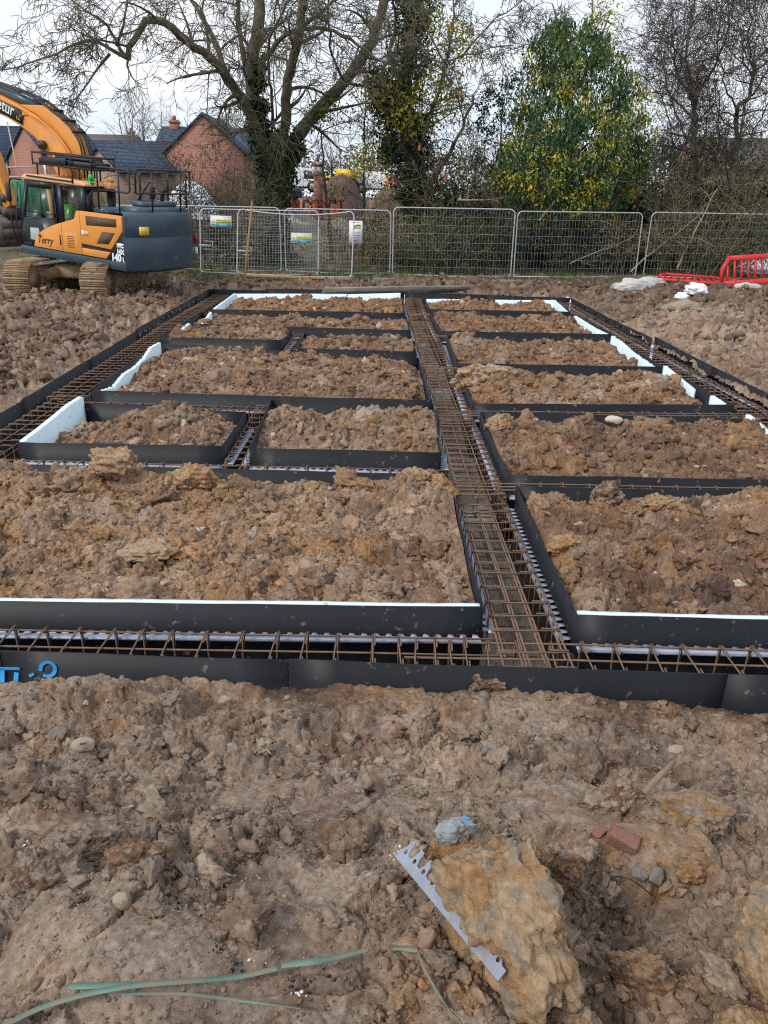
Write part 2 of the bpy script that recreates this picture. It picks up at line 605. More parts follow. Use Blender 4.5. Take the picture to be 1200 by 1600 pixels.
def smear_mask(x, y):
    m = smooth(.05, .45, fbm(x / .5, y / .4, 640, 3)) * smooth(3.0, 2.2, y)
    for px, py, r in ((60, 1480, .28), (200, 1540, .3), (300, 1420, .16), (500, 1330, .2), (560, 1450, .16), (480, 1560, .2), (860, 1540, .2), (860, 1150, .25), (110, 1330, .12), (640, 1130, .2), (380, 1100, .22), (330, 1500, .2), (250, 1450, .16)):
        c = P(px, py, .5)
        m = np.maximum(m, 0.9 * np.exp(-((x - c.x) ** 2 + (y - c.y) ** 2) / (r * r)))
    m = np.maximum(m, .6 * smooth(26, 40, y))
    return np.clip(m, 0, 1)

def ground_z(x, y, fine=True):
    z = g_macro(x, y)
    sm = smear_mask(x, y)
    a = np.where(y < 3.9, 1.0, 1.35) * (1 - smooth(24, 40, y) * .8)
    edge = smooth(0, .28, y - 3.62) + smooth(3.62, 3.25, y)
    lx, rx = slabx(y)
    dd = np.maximum(np.maximum(lx - x, x - rx), y - SY1)
    a = a * np.where(y > 3.9, .45 + .55 * smooth(0, .5, dd), 1)
    return z + (soil_h(x, y, 5, 1.0, fine, sm) - .02) * a * np.where(y < 3.9, .35 + .65 * np.clip(edge, 0, 1), 1)

def ground_w(x, y):
    och = 0.12 + 0 * x
    gry = 0.5 + 0 * x
    brn = 1.0 + 0 * x
    drk = 0.24 + .35 * smooth(3.8, 2.4, y)
    tan = 0.2 + 0 * x
    near = smooth(3.8, 2.4, y)
    gry = gry + 4.6 * near
    tan = tan + .6 * near
    for px, py, r, w in ((780, 1400, .3, 2.6), (1110, 1240, .22, 2.6), (1000, 1540, .22, 1.6), (960, 1230, .14, 1.6), (240, 1290, .1, 2.0), (1190, 1500, .2, 2.0), (620, 1420, .08, 1.5)):
        c = P(px, py, .5)
        och = och + w * np.exp(-((x - c.x) ** 2 + (y - c.y) ** 2) / (r * r))
    for px, py, r, w in ((1000, 1380, .22, 3.), (270, 1230, .16, 1.), (240, 1340, .12, 1.6), (480, 1500, .13, 2.2), (620, 1180, .2, .6), (360, 1480, .1, 2.), (960, 1500, .16, 1.5)):
        c = P(px, py, .45)
        drk = drk + w * np.exp(-((x - c.x) ** 2 + (y - c.y) ** 2) / (r * r))
    far = smooth(5, 9, y)
    # the strip between the slab and the fence is dark; a pale tan heap lies on the right
    drk = drk + 1.4 * smooth(20.5, 23, y) + .9 * smooth(4.9, 5.6, x) * far * smooth(12, 18, y)
    c = P(1130, 510, .2)
    tan = tan + 2.2 * np.exp(-(((x - c.x) / 2.4) ** 2 + ((y - c.y) / 2.0) ** 2))
    tan = tan + .15 * smooth(-4.6, -6, x) * far
    drk = drk + .7 * smooth(-4.6, -6, x) * far
    return brn, och * (1 - .5 * far), gry, drk, tan

def build_ground():
    ys = [-0.8]
    y = -0.8
    while y < 140:
        d2 = y * y + 2.2 * 2.2 if y > 0 else 5
        step = max(0.0045, 1.25 * d2 / (768. * 2.3))
        if y < 0.85: step = 0.03
        if y > 24: step = min(step, .35) if y < 40 else 2.5
        if 3.6 < y < 3.8: step = min(step, .01)
        y += step
        ys.append(y)
    ys = np.array(ys + [200., 320., 600.])
    t = np.concatenate([np.linspace(-2.6, -1.15, 30)[:-1], np.linspace(-1.15, -.62, 130)[:-1], np.linspace(-.62, .62, 690), np.linspace(.62, 1.15, 130)[1:], np.linspace(1.15, 2.6, 30)[1:]])
    w = np.maximum(ys, 0) + 1.1
    X = t[None] * w[:, None] + 0 * ys[:, None]
    Y = np.broadcast_to(ys[:, None], X.shape)
    nu = X.shape[1]
    x, y = X.ravel(), Y.ravel().copy()
    z = ground_z(x, y)
    lx, rx = slabx(y)
    inside = (x > lx) & (x < rx) & (y > SY0 - .005) & (y < SY1)
    z = np.where(inside, -0.80, z)
    Fq = grid_faces(nu, len(ys))
    keep = ~(inside[Fq].any(1))
    # drop the middle of the pit, the trench floor lies there
    colr = soil_col(x, y, 5, ground_w(x, y))
    gr = smooth(27.0, 30, y)[:, None]
    litter = np.array((.11, .085, .05)) * (1 + .4 * gn(x / .6, y / .6, 55))[:, None] + np.array((-.02, .02, -.005)) * smooth(0, .5, gn(x / 2, y / 2, 56))[:, None]
    colr = colr * (1 - gr) + litter * gr
    ob = mk('ground', np.stack([x, y, z], -1), [Fq[keep]], M_SOIL, None, True, colr)
    tag(ob, 'churned clay building site ground', None, None, 'structure')

build_ground()

def clods_on(name, n, xy, sizes, seed, w_of, zfun, shapes, sink=.25, bright=1.0, label=None):
    rg = np.random.default_rng(seed)
    x, y = xy
    s = sizes
    z = zfun(x, y) + s * (0.42 - sink) * .6
    c = soil_col(x, y, seed, w_of(x, y))
    c = c * rg.uniform(.84, 1.12, (len(x), 1)) * bright
    ob = scatter(name, np.stack([x, y, z], -1), s, c, shapes, seed)
    tag(ob, label, None, None, 'stuff')
    return ob

def powerlaw(rg, n, lo, hi, a=2.2):
    u = rg.random(n)
    return (lo ** (1 - a) + u * (hi ** (1 - a) - lo ** (1 - a))) ** (1 / (1 - a))

def fg_pts(rg, n, ymin=1.0, ymax=3.6):
    y = 1 / (rg.uniform(1 / (ymax + .6), 1 / (ymin + .6), n)) - .6
    x = rg.uniform(-.95, .95, n) * (y + 1.1)
    return x, y

_rg = np.random.default_rng(21)
_x, _y = fg_pts(_rg, 10000)
_ok = gn(_x / .35, _y / .35, 71) - 1.1 * smear_mask(_x, _y) > -.42
_x, _y = _x[_ok], _y[_ok]
clods_on('soil_clods', 0, (_x, _y), powerlaw(_rg, len(_x), .007, .040, 2.1), 22, ground_w, ground_z, CL2, label='loose clay crumbs and clods in the foreground')
_x, _y = fg_pts(_rg, 760)
_ok = smear_mask(_x, _y) < .45 + .3 * _rg.random(len(_x))
_x, _y = _x[_ok], _y[_ok]
clods_on('soil_clods', 0, (_x, _y), powerlaw(_rg, len(_x), .034, .075, 2.2), 24, ground_w, ground_z, CL3, sink=.30, label='fist sized clay lumps in the foreground')
_x, _y = fg_pts(_rg, 13000)
clods_on('soil_crumbs', 0, (_x, _y), powerlaw(_rg, len(_x), .0035, .010, 2.), 23, ground_w, ground_z, CL1, label='small gravel and crumbs of soil in the foreground')

def side_pts(rg, n, x0, x1, y0, y1):
    y = 1 / rg.uniform(1 / y1, 1 / y0, n)
    return rg.uniform(x0, x1, n), y
for (x0, x1, y0, y1, n, sd) in ((-10.5, -4.9, 7.5, 20.5, 9500, 31), (5.35, 11.5, 9.5, 24, 6500, 32), (-9, 10, 21.4, 26, 2200, 33)):
    _x, _y = side_pts(_rg, n, x0, x1, y0, y1)
    clods_on('soil_clods', 0, (_x, _y), powerlaw(_rg, n, .03, .15, 2.0), sd, ground_w, lambda a, b: ground_z(a, b, False) - .015, CL2B if sd == 31 else CL1,
             label={31: 'churned clods left of the foundation', 32: 'churned clods right of the foundation', 33: 'clods along the fence line'}[sd])
# ------------------------------------------------------------------ foundation: formwork, cages, soil beds
M_PLAST = mat("black formwork plastic", (.0095, .0110, .0145), .46, (.015, .017, .0215), 1.4, bump=.06, bscale=9, spec=.20,
              dirt=(.20, .17, .14), dirt_scale=13, dirt_lo=.625, dirt_hi=.76)
M_COMB = mat("pale plastic strip", (.44, .49, .62), .45, (.33, .37, .46), 8, dirt=(.22, .18, .15), dirt_scale=7, dirt_lo=.56, dirt_hi=.74)
M_EPS = mat("pale blue polystyrene", (.62, .78, .85), .75, (.70, .82, .87), 4, bump=.25, bscale=180, spec=.2,
            dirt=(.34, .28, .22), dirt_scale=7, dirt_lo=.62, dirt_hi=.78)
M_RUST = mat("rusty bar", (.135, .080, .055), .75, (.235, .150, .105), 9, bump=.5, bscale=160, spec=.35, lo=.3, hi=.7)
M_TFLOOR = mat("dusty trench floor", (.50, .45, .375), .85, (.27, .225, .175), 2.6, bump=.5, bscale=50, dirt=(.47, .45, .41), dirt_scale=6, dirt_lo=.56, dirt_hi=.64)
M_BLUE = mat("blue spray paint", (.02, .26, .60), .5, (.03, .33, .68), 14)

# trench floor
mb = MB()
nx, ny = 40, 60
_xs = np.linspace(SX0 - .02, SX1 + .24, nx); _ys = np.linspace(SY0 - .02, SY1 + .02, ny)
_X, _Y = np.meshgrid(_xs, _ys)
_Z = -.73 + .015 * gn(_X.ravel() / .5, _Y.ravel() / .5, 3)
tag(mk('trench_floor', np.stack([_X.ravel(), _Y.ravel(), _Z], -1), [grid_faces(nx, ny)], M_TFLOOR, None, True), kind='structure')

def wavy_panel(a, b, top, depth, th=.008, seed=0, wob=.0035, topwob=.004):
    """thin upright plastic sheet from plan point a to b; top = (z at a, z at b)"""
    a, b = np.array(a, float), np.array(b, float)
    Lg = np.linalg.norm(b - a)
    n = max(2, int(Lg / .25) + 1)
    t = np.linspace(0, 1, n)
    d = (b - a) / Lg
    nr = np.array((-d[1], d[0]))
    off = wob * gn(t * Lg / .9, t * 0 + seed * 3.7, 5) * 2
    c = a[None] + d[None] * (t * Lg)[:, None] + nr[None] * off[:, None]
    zt = top[0] * (1 - t) + top[1] * t + topwob * gn(t * Lg / .7, t * 0 + seed * 1.3 + 40, 6) * 2
    V = []
    for side in (-.5, .5):
        q = c + nr[None] * th * side
        V.append(np.column_stack([q, zt])); V.append(np.column_stack([q, np.full(n, depth)]))
    V = np.concatenate(V)
    i = np.arange(n - 1)[:, None]
    T0, B0, T1, B1 = 0, n, 2 * n, 3 * n
    def q4(p, r):
        return np.concatenate([p + i, p + i + 1, r + i + 1, r + i], 1)
    fs = [q4(B0, T0), q4(T1, B1), q4(T0, T1), q4(B1, B0),
          np.array([[T0, B0, B1, T1]]), np.array([[T0 + n - 1, T1 + n - 1, B1 + n - 1, B0 + n - 1]])]
    return V, fs

def comb_mesh(Lg, pitch=.08, strip=.045, tooth=.045, th=.004, hole=True):
    """flat strip along +X, teeth towards +Y"""
    m = MB()
    n = max(2, int(Lg / pitch))
    p = Lg / n
    m.box((0, 0, 0), (Lg, strip, th))
    for k in range(n):
        x = k * p
        m.prism([(x + p * .08, strip - .002), (x + p * .72, strip - .002), (x + p * .58, strip + tooth), (x + p * .22, strip + tooth)], th * .9)
    m.box((0, -.003, -.012), (Lg, 0, th * .8))
    return m

def rotz(a, loc=(0, 0, 0)):
    return Matrix.Translation(loc) @ Matrix.Rotation(a, 4, 'Z')

def shelf(parent, a, b, z, inward, strip=.045, tooth=.045):
    """comb strip standing off the line a-b; inward = +1 if the trench lies left of a->b"""
    a, b = Vector(a), Vector(b)
    if inward < 0: a, b = b, a
    d = (b - a)
    ang = math.atan2(d.y, d.x)
    # teeth look to the panel (right of a->b); strip lies towards the trench
    m = comb_mesh(d.length, strip=strip, tooth=tooth)
    o = m.build('shelf_strip', M_COMB, parent)
    fix_normals(o)
    M = rotz(ang, (a.x, a.y, z)) @ Matrix.Translation((0, strip + tooth + .006, 0)) @ Matrix.Diagonal((1, -1, 1, 1))
    o.data.transform(M)
    o.data.flip_normals()
    return o

DEPTH = -.70
FILLS = {}
def cell(label, cs, tops=(0, 0, 0, 0), shelves='FRBL', skip='', seed=0):
    """box of four panels; cs = corners front-left, front-right, back-right, back-left"""
    t = thing('formwork_box', label, 'formwork', (0, 0, 0), group='formwork boxes')
    names = 'FRBL'
    for k in range(4):
        a, b = cs[k], cs[(k + 1) % 4]
        if names[k] in skip: continue
        va, vb = Vector(a), Vector(b)
        d = (vb - va).normalized()
        # butt the corners
        if k % 2: va, vb = va + d * .006, vb - d * .006
        V, fs = wavy_panel(va, vb, (tops[k], tops[(k + 1) % 4]), DEPTH, seed=seed * 4 + k)
        fix_normals(mk('panel', V, fs, M_PLAST, t))
        if names[k] in shelves:
            shelf(t, va + d * .01, vb - d * .01, -.205, -1)
    return t

CELLS = {
 'A': ([(-3.85, 4.335), (.69, 4.355), (.66, 6.93), (-3.85, 7.03)], "low black formwork box round the wide ochre soil bed at the front left"),
 'B': ([(-3.78, 7.70), (-1.64, 7.665), (-1.61, 9.02), (-3.68, 9.28)], "black formwork box with one tall white board at its left end, second row"),
 'C': ([(-1.35, 7.63), (.64, 7.57), (.68, 9.55), (-1.39, 9.66)], "squarish black formwork box left of the middle rebar trench, second row"),
 'D': ([(-3.80, 9.97), (.67, 9.74), (.63, 12.62), (-3.88, 13.3)], "large black formwork box with a broken white board, third row on the left"),
 'E': ([(-4.0, 14.05), (-1.77, 13.83), (-1.72, 15.05), (-4.0, 15.38)], "small black formwork box overfull of soil at its back, far left row"),
 'F': ([(-1.42, 13.19), (.61, 13.08), (.57, 14.62), (-1.45, 14.75)], "narrow black formwork box between short curved trench and middle trench"),
 'G': ([(-4.02, 15.62), (.58, 15.27), (.55, 17.02), (-3.92, 17.2)], "long black formwork box just in front of the farthest left one"),
 'H': ([(-3.84, 17.69), (.54, 17.62), (.54, 20.82), (-3.88, 20.5)], "farthest left formwork box, with white board along its back"),
 'J': ([(1.275, 4.275), (4.56, 4.19), (4.56, 6.58), (1.265, 6.6)], "black formwork box at the front right, white strip along its front panel"),
 'K': ([(1.24, 6.91), (4.56, 6.88), (4.56, 9.1), (1.24, 9.22)], "black formwork box in second row on right, of wide dark brown clods"),
 'M': ([(1.19, 9.6), (4.62, 9.77), (4.5, 11.9), (1.215, 12.01)], "black formwork box with slanting front panel, third row on right"),
 'N': ([(1.215, 12.16), (4.5, 12.14), (4.44, 14.64), (1.27, 14.88)], "fourth formwork box up the right side, long white board at its right end"),
 'O': ([(1.19, 15.25), (4.53, 15.21), (4.44, 17.75), (1.11, 17.7)], "fifth formwork box up the right side, white strip at its right corner"),
 'Q': ([(1.12, 18.31), (4.4, 18.28), (4.5, 20.25), (1.12, 20.05)], "farthest right formwork box, white board along its back and side"),
}
TOPS = {'A': (0, 0, -.01, -.01), 'D': (0, 0, -.02, .02), 'M': (0, .0, 0, 0), 'E': (.0, .02, 0, 0), 'B': (0, 0, .0, .02)}
for k, (cs, lab) in CELLS.items():
    sh = {'A': 'FR', 'J': 'FL', 'B': 'FRB', 'C': 'FRL', 'D': 'FR'}.get(k, 'FLR')
    cell(lab, cs, TOPS.get(k, (0, 0, 0, 0)), sh, '', seed=ord(k))

# outer formwork: separate lengths butted end to end
def outer(label, pts, top=.0, inward=1, shelf_on=True, seed=0, th=.009):
    t = thing('outer_formwork', label, 'formwork', (0, 0, 0), group='outer formwork panels')
    for k in range(len(pts) - 1):
        a, b = Vector(pts[k][:2]), Vector(pts[k + 1][:2])
        V, fs = wavy_panel(a, b, (pts[k][2], pts[k + 1][2]), DEPTH - .02, th, seed + k, .003)
        fix_normals(mk('panel', V, fs, M_PLAST, t))
        if shelf_on:
            shelf(t, a, b, -.21, inward)
    return t
PF1 = outer("long front black panel under the blue paint marks, half buried in soil", [(-4.45, 3.80, .0), (-2.16, 3.765, 0), (-.5, 3.722, 0)], seed=1)
outer("front black panel across the mouth of the middle rebar trench", [(-.497, 3.719, -.002), (1.98, 3.640, 0)], seed=5)
outer("front black panel at the right edge with pale scratches", [(1.982, 3.638, .001), (3.4, 3.6, .003), (5.33, 3.56, 0)], seed=9)
outer("nearest length of the left outer panel beside the churned soil", [(-4.452, 3.80, 0), (-4.43, 6.2, 0), (-4.45, 9.4, .01)], -1 * -1 * -1, seed=12)
outer("middle length of left outer panel", [(-4.49, 9.42, .0), (-4.52, 12.0, .01), (-4.56, 14.6, .02)], -1, seed=15)
outer("far length of the left outer panel near the excavator", [(-4.6, 14.62, .03), (-4.63, 17.3, .02), (-4.66, 19.9, 0)], -1, seed=18)
outer("short end length of the left outer panel at the far corner", [(-4.66, 19.92, -.01), (-4.6, 21.2, .03)], -1, False, seed=21)
outer("nearest length of the right outer panel", [(5.34, 3.57, 0), (5.36, 7.0, 0), (5.34, 10.4, .0)], 1, seed=24)
outer("wavy middle length of the right outer panel", [(5.34, 10.42, .01), (5.25, 12.1, .03), (5.2, 14.7, .05)], 1, seed=27)
outer("far straight length of right outer panel", [(5.15, 14.72, .02), (5.06, 17.0, .01), (5.02, 20.9, .0)], 1, seed=30)
outer("far panel behind the left white board", [(-4.6, 21.22, .03), (-3.1, 21.22, .02)], 1, False, seed=33)
outer("raised far panel in front of the weathered plank", [(-3.1, 21.25, .07), (-1.2, 21.27, .06), (.62, 21.3, .05)], 1, False, seed=36)
outer("far panel closing the right half of the foundation", [(.63, 21.22, .04), (2.8, 21.1, .02), (5.0, 20.95, 0)], 1, False, seed=39)

# blue spray-painted characters on the front panel
def paint(pts, w):
    """flat brush strokes on the face of the front panel (local x along the panel, z up)"""
    m = MB()
    pts = [Vector(p) for p in pts]
    n = len(pts)
    Lf, Rt = [], []
    for i, p in enumerate(pts):
        d = (pts[min(i + 1, n - 1)] - pts[max(i - 1, 0)]).normalized()
        q = Vector((-d.y, d.x)) * w * .5
        Lf.append(p + q); Rt.append(p - q)
    for i in range(n - 1):
        m.quad((Rt[i].x, 0, Rt[i].y), (Rt[i + 1].x, 0, Rt[i + 1].y), (Lf[i + 1].x, 0, Lf[i + 1].y), (Lf[i].x, 0, Lf[i].y))
    return m
def on_panel(px, py):
    """panel face point seen at that spot, as (distance along the panel from x=-2.16, z)"""
    a, b = Vector((-4.45, 3.80)), Vector((-2.16, 3.765))
    d = ray(px, py)
    k = (b - a).normalized(); nr = Vector((-k.y, k.x))
    t = (a - nr * .008).dot(nr) / (d[0] * nr.x + d[1] * nr.y)
    return ((Vector((d[0] * t, d[1] * t)) - a).dot(k), CAM_H + d[2] * t)
_a, _b = Vector((-4.45, 3.80)), Vector((-2.16, 3.765))
_ang = math.atan2((_b - _a).y, (_b - _a).x)
_nr = Vector((-math.sin(_ang), math.cos(_ang)))
def strokes(plist, w, name='spray_paint_mark', m_=None):
    o = paint([on_panel(*p) for p in plist], w).build(name, m_ or M_BLUE, PF1)
    o.matrix_basis = rotz(_ang, (_a.x - _nr.x * .012, _a.y - _nr.y * .012, 0))
    return o
strokes([(-14, 1044), (31, 1044)], .020)
strokes([(4, 1044), (4, 1072)], .026)
strokes([(26, 1050), (25, 1066), (23, 1076)], .026)
strokes([(46, 1056), (53, 1052)], .018)
strokes([(75 + 11.5 * math.cos(a), 1045 + 11.0 * math.sin(a)) for a in np.linspace(-3.4, 2.2, 18)], .022)

# polystyrene boards leaning inside the boxes
def board(label, a, b, z0, ztop, th=.05, broken=0.0, seed=0):
    a, b = np.array(a, float), np.array(b, float)
    Lg = np.linalg.norm(b - a)
    n = max(6, int(Lg / .045))
    t = np.linspace(0, 1, n)
    zt = np.interp(t, np.linspace(0, 1, len(ztop)), ztop)
    zt = zt - broken * (np.abs(gn(t * Lg / .16, t * 0 + seed, 9)) + .5 * (gn(t * Lg / .06, t * 0 + seed, 10)))
    d = (b - a) / Lg; nr = np.array((-d[1], d[0]))
    c = a[None] + d[None] * (t * Lg)[:, None]
    q0, q1 = c, c + nr[None] * (th + .006 * gn(t * Lg / .1, t * 0 + seed, 12))[:, None]
    V = np.concatenate([np.column_stack([q0, zt]), np.column_stack([q0, np.full(n, z0)]),
                        np.column_stack([q1, zt - .006]), np.column_stack([q1, np.full(n, z0)])])
    i = np.arange(n - 1)[:, None]
    q4 = lambda p, r: np.concatenate([p + i, p + i + 1, r + i + 1, r + i], 1)
    o = mk('insulation_board', V, [q4(n, 0), q4(2 * n, 3 * n), q4(0, 2 * n), np.array([[0, n, 3 * n, 2 * n]]),
                                   np.array([[n - 1, 3 * n - 1, 4 * n - 1, 2 * n - 1]])], M_EPS)
    fix_normals(o)
    return tag(o, label, 'insulation board', 'white polystyrene boards')
board("white board edge showing behind front panel of the wide ochre bed", (-3.84, 4.345), (.67, 4.365), -.45, [.004, .006, .002, .0, .006, .0, .006, 0, .004], .048, .002, 1)
board("white board edge showing behind the front panel at the lower right", (1.29, 4.285), (4.55, 4.205), -.45, [.004, .0, .005, .0, .004, 0], .048, .002, 2)
board("tall sloping white board at the left end of the second row", (-3.70, 9.26), (-3.765, 7.72), -.4, [.10, .095, .06, .03, .01], .06, .004, 3)
board("jagged broken white board at left end of the third row", (-3.80, 13.2), (-3.74, 10.05), -.4, [.06, .08, .0, -.04, -.02, -.08, -.02], .055, .035, 4)
board("white board along the left side of the farthest left bed", (-3.80, 20.45), (-3.78, 17.75), -.4, [.03, .02, .02, .01], .05, .01, 5)
board("long white board standing along the back of the farthest left bed", (-.9, 20.68), (-3.78, 20.44), -.4, [.035, .03, .02], .05, .004, 6)
board("shorter white board beside the middle trench at the far end", (.50, 20.77), (-.88, 20.67), -.4, [.075, .05, .03], .05, .004, 26)
board("small white board fragment poking out of the spilled soil at the far left", (-3.62, 16.6), (-3.66, 15.9), -.3, [.10, .02, -.05], .05, .02, 7)
board("little white chip of board beside the spilled soil", (-3.78, 15.3), (-3.82, 14.9), -.3, [.06, .02], .05, .01, 27)
board("small white board at the back left of the farthest right bed", (2.0, 20.06), (1.14, 20.02), -.4, [.02, .03, .02], .05, .008, 8)
board("white board along back of the farthest right bed, right half", (4.46, 20.2), (2.9, 20.12), -.4, [.03, .02, .02], .05, .008, 9)
board("white board down the right side of the farthest right bed", (4.36, 18.32), (4.44, 20.2), -.4, [.0, .02, .03], .05, .008, 10)
board("low white board at the right corner of the fifth bed", (4.46, 15.25), (4.40, 17.7), -.4, [.0, -.02, -.01, .0], .05, .01, 11)
board("jagged white board at right end of the fourth bed", (4.44, 12.2), (4.38, 14.6), -.4, [-.04, -.02, .0, .06, .07], .05, .035, 12)
board("short white board at the back right of the third bed", (4.47, 10.7), (4.43, 11.85), -.4, [-.02, .03, .08], .05, .015, 13)
board("white scrap of board at front right corner of the third bed", (4.54, 9.83), (4.52, 10.2), -.4, [-.0, .02], .05, .01, 14)
board("white board at the right edge behind the dark brown clods", (4.49, 7.4), (4.49, 9.05), -.4, [-.02, .0, .07], .05, .01, 15)

# ------------------------------------------------------------------ soil inside the boxes
def cell_profile(k):
    """height of the heap over the box: u across 0..1, v front to back 0..1"""
    def f(u, v, x, y):
        n_ = .05 * gn(x / .9, y / .7, ord(k) * 3)
        E = lambda a, b, c, d, h: h * np.exp(-(((u - a) / c) ** 2 + ((v - b) / d) ** 2))
        if k == 'A':
            base = -.06 + .05 * smooth(.15, .6, v) - .04 * smooth(.6, .95, u) * smooth(.8, .3, v) - .08 * smooth(.70, 1.0, v) - .06 * smooth(.80, 1.0, v) * smooth(.40, .6, u)
            base = base + E(.31, .93, .10, .13, .13) + E(.15, .80, .12, .15, .05) + E(.48, .85, .10, .12, .05) - E(.385, 1.0, .03, .08, .10) - E(.10, 1.0, .06, .06, .06) + E(.93, .84, .06, .12, .10) - .05 * smooth(.05, 0, v)
        elif k == 'J':
            base = -.12 + .12 * smooth(.0, .55, v) - .17 * smooth(.84, 1, v) * smooth(.75, .3, u) - .06 * smooth(.07, 0, u) + E(.22, .92, .05, .07, .07)
        elif k == 'K':
            base = -.11 + .11 * smooth(.0, .5, v) - .17 * smooth(.80, 1, v) - .14 * smooth(.93, 1, u)
        elif k == 'B':
            base = -.12 + .13 * smooth(.12, .4, u) * smooth(0, .6, v) - .17 * smooth(.78, 1, v) - .08 * smooth(.86, 1, u) - .10 * smooth(.16, 0, u)
        elif k == 'C':
            base = -.12 + .14 * smooth(.05, .6, v) - .22 * smooth(.74, .95, v) - .06 * smooth(.08, 0, u)
        elif k == 'D':
            base = -.11 + .14 * smooth(0, .6, v) - .17 * smooth(.82, 1, v) * smooth(.02, .2, u) - .20 * smooth(.14, 0, u) - .16 * smooth(.93, 1, u)
        elif k in 'EGFH':
            base = -.10 + .07 * smooth(0, .5, v) - .07 * smooth(.84, 1, v)
            if k == 'E': base = base + .10 * smooth(.5, .8, v) * smooth(.35, .6, u) * smooth(1.02, .9, u)
            if k in 'HG': base = base - .12 * smooth(.10, 0, u)
            if k == 'F': base = base - .06 * smooth(.75, 1, v)
            if k == 'H': base = base - .05
        else:
            base = -.11 + .10 * smooth(.0, .5, v) - .16 * smooth(.78, 1, v) - .20 * smooth(.84, .97, u) + .03 * np.sin(u * 9) - .04 * smooth(.06, 0, u)
        return base + n_
    return f

W_CELL = {'A': (.8, 1.5, .45, .22, 1.0), 'J': (1.2, .5, .22, .8, .2), 'K': (1.5, .45, .2, .7, .2), 'B': (1.4, .3, .5, .3, .4), 'C': (1.3, .3, .5, .3, .4),
          'D': (1.5, .36, .3, .3, .25), 'M': (1.3, .8, .2, .25, .5), 'Q': (1.2, 1.2, .1, .35, .1), 'H': (1.2, 1.2, .1, .3, .1), 'O': (1.6, .6, .1, .5, .1), 'N': (1.4, .5, .3, .4, .2)}
def fill(k):
    cs = [np.array(c, float) for c in CELLS[k][0]]
    f = cell_profile(k)
    yc = cs[0][1]
    px = max(.0062, (yc + 1.2) / 1150.)
    Lx = np.linalg.norm(cs[1] - cs[0]); Ly = np.linalg.norm(cs[3] - cs[0])
    nu, nv = int(Lx / px), int(min(Ly / (px * 1.4), 900))
    nu = min(nu, 520)
    U, Vv = np.meshgrid(np.linspace(.003, .997, nu), np.linspace(.003, .997, nv))
    u, v = U.ravel(), Vv.ravel()
    def xy(u, v):
        return ((1 - v)[:, None] * ((1 - u)[:, None] * cs[0] + u[:, None] * cs[1]) + v[:, None] * ((1 - u)[:, None] * cs[3] + u[:, None] * cs[2]))
    sd = ord(k)
    wts = W_CELL.get(k, (1.6, .36, .2, .38, .15))
    def zf(u, v, x, y, fine):
        e = np.minimum(np.minimum(u * Lx, (1 - u) * Lx), np.minimum(v * Ly, (1 - v) * Ly))
        sm = (.75 * smooth(.15, .5, fbm(x / .6, y / .5, 640 + sd, 2)) if k == 'A' else 0 * x)
        return f(u, v, x, y) + (soil_h(x, y, sd, 1.0, fine, sm) - .045) * smooth(-.02, .12, e)
    p = xy(u, v)
    z = zf(u, v, p[:, 0], p[:, 1], yc < 11)
    def wof(x, y):
        if k == 'A':
            gl = smooth(-.2, .3, x) * 1.2 + smooth(5.4, 4.4, y) * smooth(-1.6, -.6, x) * .5
            return (wts[0] + gl, wts[1] * (1 - .6 * np.clip(gl, 0, 1)), wts[2] + .5 * gl, wts[3] + 0 * x, wts[4] + 0 * x)
        if k == 'J':
            b = smooth(5.5, 6.4, y)
            return (wts[0] + 0 * x, wts[1] + 1.6 * b, wts[2] + 0 * x, wts[3] * (1 - .7 * b), wts[4] + .4 * b)
        return tuple(w + 0 * x for w in wts)
    o = mk('soil_fill', np.column_stack([p, z]), [grid_faces(nu, nv)], M_SOIL, None, True, soil_col(p[:, 0], p[:, 1], sd, wof(p[:, 0], p[:, 1])))
    tag(o, 'heaped soil inside a formwork box', None, None, 'stuff')
    # loose clods
    rg = np.random.default_rng(sd)
    area = Lx * Ly
    def put(n, lo, hi, a, shapes, sk):
        e_ = hi * .75 / Ly
        uu, vv2 = rg.uniform(.025, .975, n), rg.uniform(.02 + e_, .98 - e_, n)
        q = xy(uu, vv2)
        s = powerlaw(rg, n, lo, hi, a)
        zz = zf(uu, vv2, q[:, 0], q[:, 1], False) + s * (sk - .12)
        c = soil_col(q[:, 0], q[:, 1], sd + 5, wof(q[:, 0], q[:, 1])) * rg.uniform(.84, 1.14, (n, 1))
        st = rg.random(n) < .02
        c[st] = np.array((.42, .35, .28)) * rg.uniform(.7, 1.1, (st.sum(), 1))
        st = rg.random(n) < .006
        c[st] = np.array((.36, .15, .09))
        tag(scatter('soil_clods', np.column_stack([q, zz]), s, c, shapes, sd), 'loose clods on the soil of a formwork box', None, None, 'stuff')
    if yc < 5:
        put(int(area * 300), .014, .055, 2.0, CL2, .15)
        put(int(area * 20), .05, .15, 2.0, CL3, .0)
        put(int(area * 500), .006, .016, 2, CL1, .2)
    elif yc < 10:
        put(int(area * 190), .022, .085, 1.9, CL2B, .12)
        put(int(area * 9), .07, .16, 2.1, CL2, .0)
    else:
        put(int(area * 105), .03, .11, 1.9, CL1 if yc > 12 else CL2B, .10)
for k in CELLS: fill(k)

